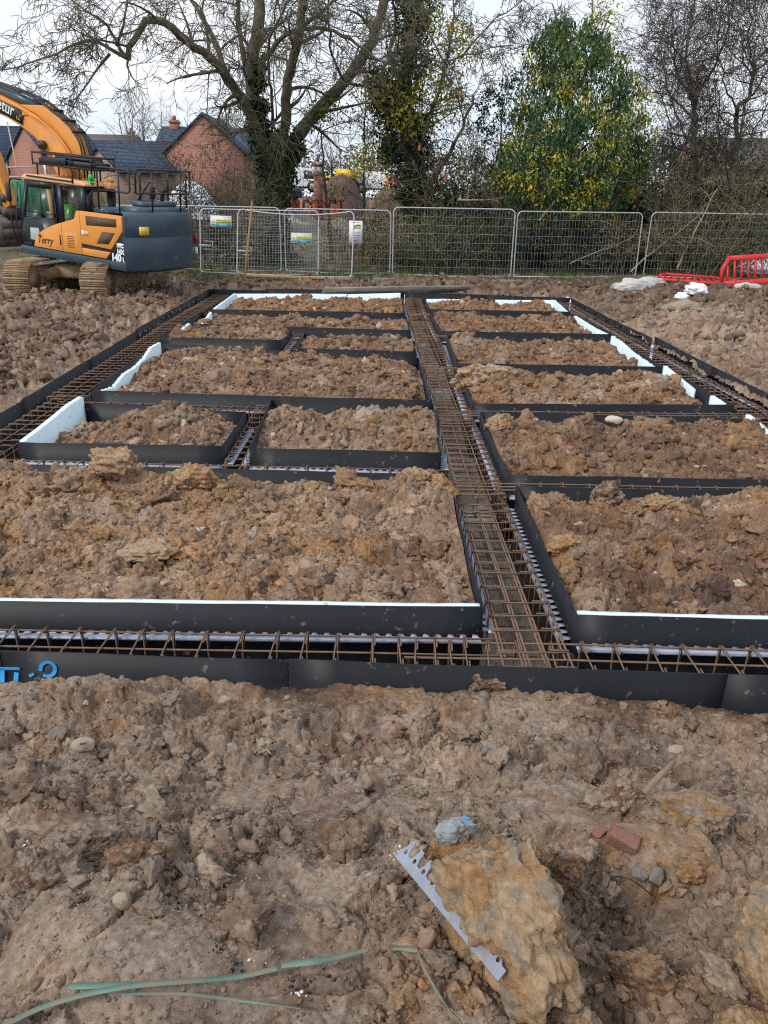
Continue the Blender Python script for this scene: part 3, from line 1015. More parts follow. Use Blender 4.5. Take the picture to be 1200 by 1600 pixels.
# ------------------------------------------------------------------ reinforcement cages
_bars = {}
def cage(label, a, b, w=.40, h=.32, ztop=-.12, pitch=.2, ntop=3, nbot=3, r=.0070, rl=.0054, ends=.12, link=True, pair=False):
    a, b = Vector((*a, 0)), Vector((*b, 0))
    d = b - a
    Lg = d.length
    t = thing('rebar_cage', label, 'rebar cage', (a.x, a.y, ztop - h), (0, 0, math.atan2(d.y, d.x)), 'rebar cages in the trenches')
    rg = random.Random(int(Lg * 1000) + int(a.x * 77))
    base = None
    for zi, n in ((h, ntop), (0.0, nbot)):
        for k in range(n):
            y = -w / 2 + w * k / (n - 1)
            if base is None:
                xs = np.linspace(-ends, Lg + ends, max(3, int(Lg / .8)))
                m = MB(); m.tube([(x, .003 * math.sin(x * 2.2), .004 * math.sin(x * 1.7)) for x in xs], r, 6)
                base = m.build('longitudinal_bar', M_RUST, t, True)
                o = base
            else:
                o = copy_to(base, t)
            o.location = (rg.uniform(0, .08), y * .94, zi - .012 * (1 if zi else -1))
            if pair:
                o = copy_to(base, t); o.location = (rg.uniform(0, .3), y * .94 + rg.uniform(.018, .03) * (1 if y < 0 else -1), zi - .016 * (1 if zi else -1))
                o.rotation_euler = (0, 0, rg.uniform(-.004, .004))
    if link:
        n = int(Lg / pitch) + 1
        m = MB()
        hw, hh = w / 2, h
        loop = [(0, -hw, 0), (0, -hw, hh), (0, hw, hh), (0, hw, 0), (0, -hw, 0)]
        for p, q in zip(loop[:-1], loop[1:]):
            m.tube([p, q], rl, 5)
        m.tube([(.012, -hw + .0, hh + .006), (.014, -hw * .45, hh + .008)], rl, 5)
        m.tube([(.012, hw * .3, hh + .006), (.012, hw, hh + .006), (.012, hw + .0, hh * .65)], rl, 5)
        first = m.build('link', M_RUST, t, True)
        for k in range(min(n, 95)):
            o = first if k == 0 else copy_to(first, t)
            o.location = (k * pitch + rg.uniform(-.012, .012), rg.uniform(-.006, .006), rg.uniform(-.004, .006))
            o.rotation_euler = (0, rg.uniform(-.06, .06), rg.uniform(-.05, .05))
    return t
cage("long rebar cage in the front trench, from left edge to the middle trench", (-4.35, 4.06), (.62, 4.0), .40, .34, -.125, .205)
cage("rebar cage in front trench at the right, lapped over the middle cage", (.25, 3.97), (5.1, 3.88), .38, .34, -.125, .21)
cage("nearest middle cage, its four top bars running over the front cage", (.97, 3.84), (.945, 6.75), .44, .44, -.115, .2, 4, 4, pair=True)
cage("second middle cage between the two rows of dark soil", (.955, 6.6), (.94, 9.25), .44, .44, -.085, .17, 4, 4)
cage("third middle cage beside the large left bed", (.94, 9.1), (.93, 12.0), .44, .44, -.09, .2, 4, 4)
cage("fourth middle cage beside the narrow left box", (.93, 11.9), (.91, 14.9), .44, .34, -.09, .2, 4, 4)
cage("fifth middle cage, second farthest", (.90, 14.8), (.86, 18.0), .42, .34, -.09, .2, 4, 4)
cage("farthest middle cage, ending at the far panel", (.85, 17.9), (.84, 21.0), .42, .34, -.09, .2, 4, 4)
cage("nearest cage in the left outer trench, beside the white sloping board", (-4.17, 4.3), (-4.12, 10.2), .42, .34, -.11, .2)
cage("middle cage in the left outer trench, overlapped at both ends", (-4.2, 10.0), (-4.26, 15.6), .42, .34, -.10, .2)
cage("farthest cage in the left outer trench", (-4.3, 15.4), (-4.27, 21.0), .42, .34, -.10, .2)
cage("nearest cage in the right outer trench at the frame edge", (4.95, 4.3), (4.96, 10.3), .42, .34, -.11, .2)
cage("middle cage in the right outer trench, along the wavy panel", (4.92, 10.1), (4.84, 15.5), .42, .34, -.10, .2)
cage("farthest cage in the right outer trench", (4.8, 15.3), (4.77, 20.8), .40, .34, -.10, .2)
cage("cage along the trench behind the wide ochre bed", (-4.3, 7.36), (.6, 7.24), .36, .32, -.13, .21)
cage("cage along the trench behind the box with the sloping white board", (-4.1, 9.66), (-1.44, 9.52), .30, .32, -.10, .2)
cage("short cage between the two second row boxes on the left", (-1.49, 7.15), (-1.50, 9.75), .19, .32, -.11, .2, 2, 2)
cage("short cage in the curved trench between two far left boxes", (-1.60, 13.1), (-1.58, 15.1), .2, .32, -.09, .2, 2, 2)
cage("cage along the trench behind the large third row left bed", (-3.9, 13.66), (-1.5, 13.52), .3, .32, -.14, .2)
cage("cage in front of the farthest left bed", (-4.1, 17.44), (.5, 17.32), .26, .32, -.12, .2)
cage("cage along the far end behind the left bed", (-4.4, 20.98), (.6, 21.06), .22, .32, -.10, .2)
cage("cross cage behind the front right box, reaching over the middle trench", (.70, 6.76), (4.95, 6.74), .18, .3, -.055, .21)
cage("cross cage in front of the slanting right panel, reaching over the middle trench", (.70, 9.38), (4.95, 9.48), .22, .3, -.06, .21)
cage("cross cage between third and fourth right boxes", (.70, 12.08), (4.9, 12.04), .10, .3, -.06, .21, 2, 2)
cage("cross cage between fourth and fifth right boxes", (.70, 15.06), (4.8, 14.95), .16, .3, -.06, .21, 2, 2)
cage("cross cage in front of the farthest right box", (.68, 18.0), (4.8, 18.0), .24, .3, -.07, .21)
# ------------------------------------------------------------------ excavator
M_ORANGE = mat("excavator orange paint", (.72, .285, .045), .42, (.64, .25, .04), 2.2, spec=.5, dirt=(.42, .25, .12), dirt_scale=2.5, dirt_lo=.6, dirt_hi=.78)
M_PEACH = mat("pale orange roof", (.74, .40, .19), .5, (.66, .36, .17), 3)  # paler, peachier orange than the side panels
M_NAVY = mat("dark blue grey paint", (.028, .053, .078), .36, (.040, .068, .095), 1.8, spec=.5, dirt=(.16, .16, .15), dirt_scale=3.2, dirt_lo=.60, dirt_hi=.82)
M_CABF = mat("cab frame paint", (.013, .019, .027), .38)
M_HOOD = mat("engine cover paint", (.055, .085, .11), .4, (.07, .10, .125), 2)
M_BLACK = mat("black rubber and steel", (.012, .013, .016), .5)
M_DSTEEL = mat("black handrail tube", (.018, .022, .028), .4)
M_MUDM = mat("mud caked steel", (.26, .175, .10), .9, (.34, .24, .145), 5, bump=.9, bscale=26, dirt=(.10, .065, .04), dirt_scale=6, dirt_lo=.55, dirt_hi=.65)
M_GREASE = mat("greasy steel", (.07, .055, .05), .5, (.03, .027, .025), 9)
M_CHROME = mat("polished ram", (.62, .62, .62), .22, metal=1.0)
M_BUCKET = mat("worn bucket steel", (.060, .052, .046), .6, (.13, .105, .085), 5, bump=.4, bscale=20)
M_MESH = mat("rusty perforated grille", (.17, .105, .06), .75, (.045, .03, .022), 95, detail=2, lo=.42, hi=.56)
M_GLASS = mat_glass("cab glass")
M_WHITE = mat("white lettering", (.78, .80, .80), .5)
M_INK = mat("dark brown lettering", (.035, .025, .018), .6)
M_YEL = mat("yellow sticker", (.72, .56, .10), .5)
M_REDL = mat("red lamp lens", (.45, .02, .02), .3)
M_GRNL = mat("green beacon lens", (.0, .42, .08), .2, spec=.6)
M_AMBL = mat("amber beacon lens", (.80, .30, .02), .2, spec=.6)
M_DKGRN = mat("dark green sign plate", (.028, .040, .026), .45)
M_SEAT = mat("dark cab interior", (.016, .016, .018), .8)

EX_TILT = math.atan(.075)
EX_Z = R(151.3)
ex = thing('excavator', "orange and dark blue tracked excavator with roof rack, parked on mud left of the foundation", 'excavator',
           (-7.47, 21.0, 0.0), (0, -EX_TILT, EX_Z))
EX_M = Matrix.LocRotScale(Vector((-7.47, 21.0, 0)), None, None) @ Matrix.Rotation(EX_Z, 4, 'Z') @ Matrix.Rotation(-EX_TILT, 4, 'Y')
# the undercarriage stands level and points another way
UC = EX_M.inverted() @ Matrix.Translation((-7.50, 20.75, -.02)) @ Matrix.Rotation(R(80), 4, 'Z')

def track_outline(L=3.55, hgt=.82, n=10):
    r = hgt / 2
    pts = []
    for a in np.linspace(90, 270, n): pts.append((-L / 2 + r + r * math.cos(R(a)), r + r * math.sin(R(a))))
    for a in np.linspace(-90, 90, n): pts.append((L / 2 - r + r * math.cos(R(a)), r + r * math.sin(R(a))))
    return pts

def make_track(y):
    prof = track_outline()
    per = np.array(prof + [prof[0]])
    seg = np.hypot(*np.diff(per, axis=0).T)
    cum = np.concatenate([[0], np.cumsum(seg)])
    n = 50
    m = MB(UC)
    for k in range(n):
        s = cum[-1] * k / n
        p = np.array([np.interp(s, cum, per[:, 0]), np.interp(s, cum, per[:, 1])])
        q = np.array([np.interp((s + .01) % cum[-1], cum, per[:, 0]), np.interp((s + .01) % cum[-1], cum, per[:, 1])])
        d = (q - p) / (np.linalg.norm(q - p) + 1e-9)
        nr = np.array((d[1], -d[0]))
        if np.dot(nr, p - np.array((0, .41))) < 0: nr = -nr
        M = Matrix(((d[0], 0, nr[0], p[0]), (0, 1, 0, y), (d[1], 0, nr[1], p[1]), (0, 0, 0, 1)))
        w = cum[-1] / n * .5
        m.box((-w * .96, -.33, -.02), (w * .96, .33, .012), M)
        for gx in (-.55, 0, .55):
            m.box((gx * w - .009, -.33, .012), (gx * w + .009, .33, .034), M)
    tr = fix_normals(m.build('track', M_MUDM, ex))
    # frame inside the loop, rollers, sprocket
    m = MB(UC)
    m.box((-1.3, y - .2, .24), (1.3, y + .2, .56), bev=.05)
    m.xzprism([(-1.25, .50), (1.25, .50), (1.05, .66), (-1.05, .66)], y - .16, y + .16)
    fix_normals(m.build('track_frame', M_MUDM, tr))
    for cx, rr in ((1.37, .34), (-1.37, .33)):
        m = MB(UC)
        m.tube([(cx, y - .21, .41), (cx, y + .21, .41)], rr, 18)
        m.tube([(cx, y - .24, .41), (cx, y + .24, .41)], rr * .5, 14)
        fix_normals(m.build('sprocket' if cx < 0 else 'idler', M_MUDM, tr, False))
    m = MB(UC)
    for cx in np.linspace(-1.0, 1.0, 7):
        m.tube([(cx, y - .2, .15), (cx, y + .2, .15)], .11, 12)
    fix_normals(m.build('roller', M_MUDM, tr))
make_track(-1.0)
make_track(1.0)
m = MB(UC)
m.box((-.62, -.72, .36), (.62, .72, .70), bev=.06)
for sy in (-1, 1):
    for sx in (-1, 1):
        m.add([(sx * .35, sy * .5, .42), (sx * .6, sy * .5, .42), (sx * 1.0, sy * .9, .28), (sx * .7, sy * .9, .28),
               (sx * .35, sy * .5, .68), (sx * .6, sy * .5, .68), (sx * 1.0, sy * .9, .56), (sx * .7, sy * .9, .56)],
              [[[0, 1, 2, 3], [4, 5, 6, 7], [0, 1, 5, 4], [1, 2, 6, 5], [2, 3, 7, 6], [3, 0, 4, 7]]])
m.tube([(0, 0, .66), (0, 0, .90)], .52, 24)
fix_normals(m.build('undercarriage', M_MUDM, ex))

# ---- upper structure: deck, side panels, counterweight, engine cover
m = MB()
m.box((-2.1, -1.18, .84), (1.28, 1.18, .92), bev=.02)
m.xzprism([(-2.28, .84), (1.15, .84), (1.33, .92), (1.30, 1.03), (-2.28, 1.03)], 1.0, 1.205)
bevel(fix_normals(m.build('deck', M_NAVY, ex)), .02)
# engine compartment core
m = MB()
m.box((-2.15, -1.15, .9), (-.80, 1.12, 1.98), bev=.03)
m.box((-.85, -1.15, .9), (1.15, -.45, 1.62), bev=.05)
m.build('machine_core', M_NAVY, ex)
# side panel (navy under, orange over)
m = MB()
m.xzprism([(-2.27, 1.03), (1.25, 1.03), (1.2, 1.2), (.4, 1.44), (-.7, 1.8), (-.84, 2.0), (-2.27, 2.05)], 1.1, 1.19)
fix_normals(m.build('lower_side_panel', M_NAVY, ex))
def side_poly(name, poly, y0, y1, material, parent=ex, bw=.012):
    mm = MB(); mm.xzprism(poly, y0, y1)
    o = fix_normals(mm.build(name, material, parent))
    if bw: bevel(o, bw)
    return o
fp = side_poly('front_side_panel', [(.80, .93 + .12), (.735, 1.22), (.68, 1.31), (.45, 1.46), (.12, 1.60), (-.16, 1.69), (-.235, 1.71), (-.235, 1.05)], 1.18, 1.225, M_ORANGE)
mp_ = side_poly('middle_side_panel', [(-.245, 1.05), (-.245, 1.715), (-.62, 1.82), (-.70, 1.86), (-.775, 2.03), (-.885, 2.04), (-.885, 1.05)], 1.18, 1.225, M_ORANGE)
rp = side_poly('rear_side_panel', [(-.895, 1.31), (-.895, 2.045), (-2.245, 2.06), (-2.245, 1.72), (-1.86, 1.285)], 1.18, 1.23, M_ORANGE)
side_poly('lower_orange_strip', [(-.895, 1.055), (-.895, 1.215), (-1.82, 1.215), (-1.68, 1.055)], 1.18, 1.225, M_ORANGE)
side_poly('grille', [(-1.10, 1.745), (-2.08, 1.80), (-2.08, 1.975), (-1.09, 1.955)], 1.225, 1.235, M_MESH, rp, 0)
side_poly('grille', [(-1.40, 1.37), (-1.80, 1.40), (-2.02, 1.665), (-1.62, 1.66)], 1.225, 1.235, M_MESH, rp, 0)
side_poly('sticker', [(-.93, 1.50), (-1.0, 1.50), (-1.0, 1.62), (-.93, 1.62)], 1.225, 1.233, M_WHITE, rp, 0)
side_poly('sticker', [(-1.02, 1.50), (-1.15, 1.51), (-1.15, 1.61), (-1.02, 1.61)], 1.225, 1.233, M_PEACH, rp, 0)
hp = side_poly('hatch', [(-.29, 1.10), (-.79, 1.10), (-.79, 1.53), (-.29, 1.50)], 1.22, 1.231, M_ORANGE, mp_)
for k in range(7):
    side_poly('louvre', [(-.42, 1.17 + k * .042), (-.66, 1.175 + k * .042), (-.66, 1.187 + k * .042), (-.42, 1.182 + k * .042)], 1.228, 1.236, M_INK, hp, 0)
side_poly('latch', [(-.16, 1.20), (-.20, 1.20), (-.185, 1.42), (-.155, 1.42)], 1.222, 1.233, M_BLACK, fp, 0)

def TXT(x, z, y):
    """text reads along -X (towards the rear) on the left side of the machine"""
    return Matrix(((-1, 0, 0, x), (0, 0, 1, y), (0, 1, 0, z), (0, 0, 0, 1)))
text_part("Terry", .25, M_INK, fp, TXT(.66, 1.16, 1.227), shear=.35, squash=.95, bold=.004)
text_part("HLX", .055, M_INK, fp, TXT(.60, 1.335, 1.227), shear=.1)
text_part("HX", .155, M_WHITE, ex, TXT(-2.02, 1.21, 1.192), squash=1.0, extrude=.004, bold=.008)
text_part("140", .215, M_WHITE, ex, TXT(-1.82, 1.05, 1.192), squash=.98, extrude=.004, bold=.012)
text_part("L", .15, M_WHITE, ex, TXT(-2.18, 1.05, 1.192), squash=.9, extrude=.004, bold=.006)
mm = MB()
for k in range(4): mm.box((-2.02 - .035 * k, 1.192, 1.345 + .0), (-2.05 - .035 * k, 1.197, 1.455))
mm.box((-2.16, 1.192, 1.345), (-2.24, 1.197, 1.385)); mm.box((-2.16, 1.192, 1.40), (-2.24, 1.197, 1.455))
mm.build('logo', M_WHITE, ex)

# counterweight: rounded plan, swept up
plan = [(-1.98, -1.24), (-2.16, -1.22), (-2.33, -1.08), (-2.45, -.8), (-2.52, -.4), (-2.54, 0), (-2.52, .4), (-2.46, .8), (-2.38, 1.02), (-2.30, 1.15), (-2.245, 1.205)]
lev = [(.80, .93, 0), (.86, 1.0, 0), (1.2, 1.012, 0), (1.58, 1.0, 0), (1.60, .992, 0), (1.62, 1.0, 0), (1.92, .985, 0), (2.06, .955, .0), (2.11, .90, 0)]
V = []
for z, sc, _ in lev:
    for x, y in plan:
        V.append((-1.5 + (x + 1.5) * sc if sc > .9 else -1.5 + (x + 1.5) * sc, y * (sc if sc < 1 else 1 + (sc - 1) * .3), z + (.05 * (1 - abs(y) / 1.24) if z > 1.9 else 0)))
npn = len(plan)
fs = [[[a * npn + i, a * npn + i + 1, (a + 1) * npn + i + 1, (a + 1) * npn + i] for a in range(len(lev) - 1) for i in range(npn - 1)]]
o = len(V)
for z, sc, _ in (lev[0], lev[-1]):
    V += [(-1.7, plan[0][1] * .9, z), (-1.7, plan[-1][1] * .9, z)]
fs.append([[o, o + 1] + [i for i in range(npn - 1, -1, -1)]])
fs.append([[o + 3, o + 2] + [(len(lev) - 1) * npn + i for i in range(npn)]])
mm = MB(); mm.add(V, fs)
cw = fix_normals(mm.build('counterweight', M_NAVY, ex, True))
bevel(cw, .03, 3, 40)
mm = MB(); mm.box((-2.44, .62, 1.66), (-2.50, .88, 1.84)); 
o = mm.build('sticker', M_YEL, cw); o.data.transform(Matrix.Translation((.012, 0, 0)))
mm = MB(); mm.box((-2.22, -1.16, 1.40), (-2.36, -1.2, 1.60)); mm.build('rear_lamp', M_REDL, cw)
mm = MB(); mm.box((-2.2, -1.20, 1.12), (-2.34, -1.23, 1.28)); mm.build('plate', M_WHITE, cw)
# top deck behind the cab: engine cover with louvres
mm = MB()
mm.box((-2.15, -1.1, 1.98), (-1.55, .62, 2.22), bev=.05)
mm.box((-2.0, -.9, 2.2), (-1.6, .3, 2.34), bev=.05)
mm.box((-1.55, -.2, 1.96), (-.95, 1.0, 2.16), bev=.06)
hood = fix_normals(mm.build('engine_cover', M_HOOD, ex))
mm = MB()
for k in range(7):
    Mx = Matrix.Translation((-1.03 - k * .075, 1.0, 2.055)) @ Matrix.Rotation(R(35), 4, 'Y')
    mm.box((-.013, -.01, -.06), (.013, .012, .06), Mx)
mm.build('louvre', M_BLACK, hood)
mm = MB()
for k in range(4): mm.box((-1.62 - .09 * k, -.3, 2.335), (-1.66 - .09 * k, .2, 2.348))
mm.build('louvre', M_BLACK, hood)
mm = MB(); mm.tube([(-1.75, -.62, 2.2), (-1.75, -.62, 2.42), (-1.80, -.62, 2.56), (-1.88, -.62, 2.62)], .055, 12)
mm.build('exhaust', M_BLACK, ex)

# handrails around the engine deck
def rail(name, loops, r=.02):
    mm = MB()
    for pts in loops: mm.tube(round_path(pts), r, 8)
    return mm.build(name, M_DSTEEL, ex, True)
def round_path(pts, rad=.09, n=4):
    pts = [Vector(p) for p in pts]
    o = [pts[0]]
    for a, b, c in zip(pts[:-2], pts[1:-1], pts[2:]):
        r1 = min(rad, (b - a).length * .45, (c - b).length * .45)
        p, q = b + (a - b).normalized() * r1, b + (c - b).normalized() * r1
        for k in range(n + 1):
            t = k / n
            o.append((1 - t) ** 2 * p + 2 * t * (1 - t) * b + t * t * q)
    o.append(pts[-1])
    return o
rail('handrail', [[(-1.42, 1.1, 2.12), (-1.42, 1.1, 3.04), (-2.42, 1.1, 3.04), (-2.42, 1.1, 2.56), (-1.42, 1.1, 2.56)],
                  [(-2.08, 1.1, 2.1), (-2.08, 1.1, 3.04)]])
rail('handrail', [[(-2.2, .70, 2.56), (-2.2, .70, 3.06), (-2.2, -1.12, 3.06), (-2.2, -1.12, 2.54), (-2.2, .70, 2.54), (-2.2, .70, 2.62)],
                  [(-2.2, .18, 2.1), (-2.2, .18, 3.06)], [(-2.2, -.78, 2.1), (-2.2, -.78, 3.06)], [(-2.2, -.35, 2.54), (-2.2, -.35, 3.06)]])
rail('handrail', [[(-1.5, -1.1, 2.2), (-1.5, -1.1, 3.02), (-2.1, -1.1, 3.02), (-2.1, -1.1, 2.2)], [(-1.5, -1.1, 2.6), (-2.1, -1.1, 2.6)],
                  [(-1.35, -.3, 2.1), (-1.35, -.3, 2.95), (-1.35, -1.05, 2.95)]])
# rear-view mirror arm on the right
rail('mirror_arm', [[(-.5, -.9, 2.1), (-1.0, -1.0, 2.72), (-1.05, -1.0, 2.72), (-1.05, -1.0, 2.2)]], .018)
mm = MB(); mm.box((-1.12, -1.08, 2.32), (-1.0, -.94, 2.62), bev=.03); mm.build('mirror', M_BLACK, ex)

# ---- cab
# outline in XZ; front leans back to the roof
CY0, CY1 = .20, 1.16
def cab_frame():
    mm = MB()
    for y0, y1 in ((CY1 - .06, CY1), (CY0, CY0 + .06)):
        # front post, middle post, rear post, top and bottom rails of each side
        mm.xzprism([(1.33, 1.03), (1.40, 1.03), (1.00, 2.56), (.92, 2.56)], y0, y1)
        mm.xzprism([(-.07, 1.6), (-.25, 1.6), (-.25, 2.56), (-.02, 2.56)], y0, y1)
        mm.xzprism([(-.79, 1.9), (-1.02, 1.9), (-1.02, 2.56), (-.79, 2.56)], y0, y1)
        mm.xzprism([(1.0, 2.50), (1.0, 2.58), (-1.0, 2.58), (-1.0, 2.54)], y0 + .001, y1 - .001)
    mm.box((-1.02, CY0, .95), (-.96, CY1, 1.95))
    mm.box((-1.02, CY0 + .06, 2.50), (-.94, CY1 - .06, 2.57))
    mm.box((-1.0, CY0, .92), (1.33, CY1 - .07, 1.0))
    mm.xzprism([(1.31, 1.0), (1.36, 1.0), (1.20, 1.5), (1.15, 1.5)], CY0 + .06, CY1 - .06)
    mm.xzprism([(.96, 2.50), (1.0, 2.50), (.985, 2.58), (.93, 2.58)], CY0 + .06, CY1 - .06)
    return mm
cabf = fix_normals(cab_frame().build('cab', M_CABF, ex))
# door: solid lower half with a hole, window above
mm = MB()
def ringpoly(outer_, inner_, y0, y1):
    n = len(outer_)
    for k in range(n):
        a, b, c, d = outer_[k], outer_[(k + 1) % n], inner_[(k + 1) % n], inner_[k]
        mm.xzprism([a, b, c, d], y0, y1)
ringpoly([(1.37, 1.03), (-.05, 1.03), (-.05, 2.555), (.93, 2.555)], [(1.10, 1.70), (.02, 1.74), (.055, 2.42), (.88, 2.42)], CY1 - .005, CY1 + .035)
mm.box((.03, CY1 + .0, 1.72), (1.08, CY1 + .03, 1.745))
door = fix_normals(mm.build('cab_door', M_CABF, ex))
side_poly('window', [(1.07, 1.72), (.03, 1.75), (.06, 2.41), (.875, 2.41)], CY1 + .008, CY1 + .014, M_GLASS, door, 0)
side_poly('lower_window', [(1.08, 1.14), (.62, 1.14), (.42, 1.50), (.45, 1.62), (1.05, 1.62)], CY1 + .034, CY1 + .04, M_BLACK, door, .01)
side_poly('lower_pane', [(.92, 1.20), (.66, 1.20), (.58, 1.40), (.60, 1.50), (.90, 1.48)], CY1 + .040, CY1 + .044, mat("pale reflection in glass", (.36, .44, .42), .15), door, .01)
mm = MB(); mm.tube([(-.02, CY1 + .05, 2.35), (-.02, CY1 + .06, 2.2), (-.02, CY1 + .06, 1.9), (-.02, CY1 + .05, 1.8)], .018, 8)
mm.tube([(1.25, CY1 + .06, 1.05), (1.33, CY1 + .1, 1.5), (1.18, CY1 + .06, 2.5)], .016, 8)
mm.build('grab_handle', M_DSTEEL, door, True)
mm = MB(); mm.tube([(.46, CY1 + .016, 1.74), (.46, CY1 + .016, 2.41)], .012, 6); mm.tube([(1.0, CY1 + .016, 1.86), (.04, CY1 + .016, 1.86)], .01, 6)
mm.build('window_bar', M_BLACK, door)
side_poly('step_plate', [(1.20, 1.06), (.90, 1.06), (.90, 1.12), (1.20, 1.12)], CY1 + .034, CY1 + .04, M_BLACK, door, .005)
side_poly('rear_side_window', [(-.25, 1.74), (-.79, 1.94), (-.79, 2.53), (-.25, 2.53)], CY1 - .035, CY1 - .03, M_GLASS, cabf, 0)
side_poly('right_window', [(1.07, 1.55), (-.95, 1.6), (-.95, 2.5), (.9, 2.5)], CY0 + .03, CY0 + .036, M_GLASS, cabf, 0)
mm = MB(); mm.box((-1.0, CY0 + .08, 2.0), (-.992, CY1 - .08, 2.48)); mm.build('rear_window', M_GLASS, cabf)
mm = MB(); mm.quad((1.19, CY0 + .06, 1.5), (1.19, CY1 - .06, 1.5), (.96, CY1 - .06, 2.5), (.96, CY0 + .06, 2.5)); mm.build('windscreen', M_GLASS, cabf)
# bracket between the cab and the engine cover: second rear window frame
mm = MB()
mm.tube(round_path([(-1.08, 1.05, 2.02), (-1.12, 1.05, 2.5), (-1.12, .3, 2.5), (-1.08, .3, 2.02), (-1.08, 1.05, 2.02)]), .022, 8)
mm.build('rear_window_frame', M_DSTEEL, cabf, True)
roof = MB(); roof.xzprism([(1.06, 2.58), (1.05, 2.66), (.95, 2.70), (-.95, 2.69), (-1.10, 2.64), (-1.10, 2.58)], CY0 - .02, CY1 + .03)
roof = bevel(fix_normals(roof.build('cab_roof', M_PEACH, cabf)), .03, 3)
side_poly('gutter', [(.85, 2.655), (-.70, 2.645), (-.70, 2.675), (.85, 2.69)], CY1 + .028, CY1 + .05, M_BLACK, cabf, 0)
mm = MB(); mm.tube([(-.72, CY1 + .04, 2.62), (-.72, CY1 + .04, 2.86)], .022, 8); mm.build('roof_post', M_BLACK, cabf)
mm = MB(); mm.tube([(-1.05, .95, 2.64), (-1.05, .95, 2.70)], .07, 14); mm.tube([(-1.05, .95, 2.70), (-1.05, .95, 2.82), (-1.05, .95, 2.86)], [.062, .06, .03], 14)
mm.build('green_beacon', M_GRNL, cabf, True)
mm = MB(); mm.tube([(-1.25, .55, 2.70), (-1.25, .55, 2.78), (-1.25, .55, 2.80)], [.075, .07, .05], 14); mm.build('amber_beacon', M_AMBL, cabf, True)
mm = MB(); mm.box((-1.32, .45, 2.55), (-1.1, .65, 2.70), bev=.02); mm.build('beacon_bracket', M_PEACH, cabf)
# seat
mm = MB(); mm.box((-.22, .45, 1.25), (.40, .95, 1.45), bev=.06); mm.box((-.30, .47, 1.40), (-.20, .90, 1.82), bev=.04)
mm.box((-.3, .3, .98), (.3, .42, 1.62), bev=.04); mm.box((.55, .35, 1.0), (.72, .5, 1.7), bev=.03)
mm.build('seat', M_SEAT, cabf)
mm = MB(); mm.tube([(.62, .45, 1.4), (.62, .45, 1.78)], .02, 8); mm.tube([(.9, .4, 1.0), (.8, .45, 1.9)], .03, 8); mm.build('lever', M_BLACK, cabf)
# black guard rack over the cab roof
mm = MB()
for z in (2.95, 3.20):
    ring = [(.86, .98, z), (-1.12, .98, z), (-1.12, .28, z), (.86, .28, z), (.86, .98, z)]
    mm.tube(ring[:2], .022, 6); mm.tube(ring[1:3], .022, 6); mm.tube(ring[2:4], .022, 6); mm.tube(ring[3:], .022, 6)
for x in (.86, .2, -.45, -1.12):
    for y in (.98, .28): mm.tube([(x, y, 2.92), (x, y, 3.22)], .018, 6)
mm.box((.70, .32, 2.97), (-1.05, .94, 3.09), bev=.02)
mm.box((.5, .96, 2.98), (-.30, 1.0, 3.13), bev=.01)
mm.box((.3, .4, 3.1), (-.9, .8, 3.17), bev=.02)
for x, y in ((.75, .95), (.75, .32), (-.68, .95), (-.68, .32)): mm.tube([(x, y, 2.64), (x, y, 2.97)], .022, 6)
mm.tube([(-1.12, .98, 3.13), (-1.55, .98, 3.13)], .013, 6)
mm.build('roof_guard', M_BLACK, ex)
# side mirror and front grab frame on the near front corner
mm = MB(); mm.tube(round_path([(1.05, 1.2, 2.55), (1.32, 1.28, 2.58), (1.40, 1.28, 2.5), (1.46, 1.28, 1.5), (1.42, 1.2, 1.05)]), .018, 8); mm.build('mirror_arm', M_DSTEEL, ex, True)
mm = MB(); mm.box((1.38, 1.24, 2.02), (1.54, 1.32, 2.46), bev=.035); mm.box((1.36, 1.25, 1.66), (1.46, 1.31, 1.86), bev=.03); mm.build('mirror', M_BLACK, ex)

# ---- boom, stick, bucket (they run on out of the frame to the left)
mm = MB()
boom = [(-.30, 1.55), (.25, 1.50), (.80, 2.50), (1.30, 3.17), (1.62, 3.50), (2.10, 3.72), (2.60, 3.90), (3.3, 4.08), (4.15, 4.18), (4.62, 4.12), (4.72, 4.32), (4.50, 4.52), (3.9, 4.62), (2.90, 4.42), (2.20, 4.22),
        (1.55, 4.00), (1.05, 3.72), (.62, 3.42), (.20, 2.90), (-.25, 2.15)]
mm.xzprism(boom, -.21, .21)
bo = bevel(fix_normals(mm.build('boom', M_ORANGE, ex)), .02)
# raised back plate
mm = MB(); mm.xzprism([(2.18, 4.23), (1.55, 4.02), (1.05, 3.74), (.62, 3.44), (.20, 2.94), (.10, 3.05), (.16, 3.46), (.48, 3.80), (.80, 3.98), (1.35, 4.25)], -.14, .14)
bevel(fix_normals(mm.build('back_plate', M_ORANGE, bo)), .012)
# foot bracket
mm = MB(); mm.xzprism([(-.5, .95), (.6, .95), (.4, 1.75), (-.2, 2.0), (-.45, 1.8)], -.34, -.24); mm.xzprism([(-.5, .95), (.6, .95), (.4, 1.75), (-.2, 2.0), (-.45, 1.8)], .10, .18)
fix_normals(mm.build('boom_bracket', M_ORANGE, ex))
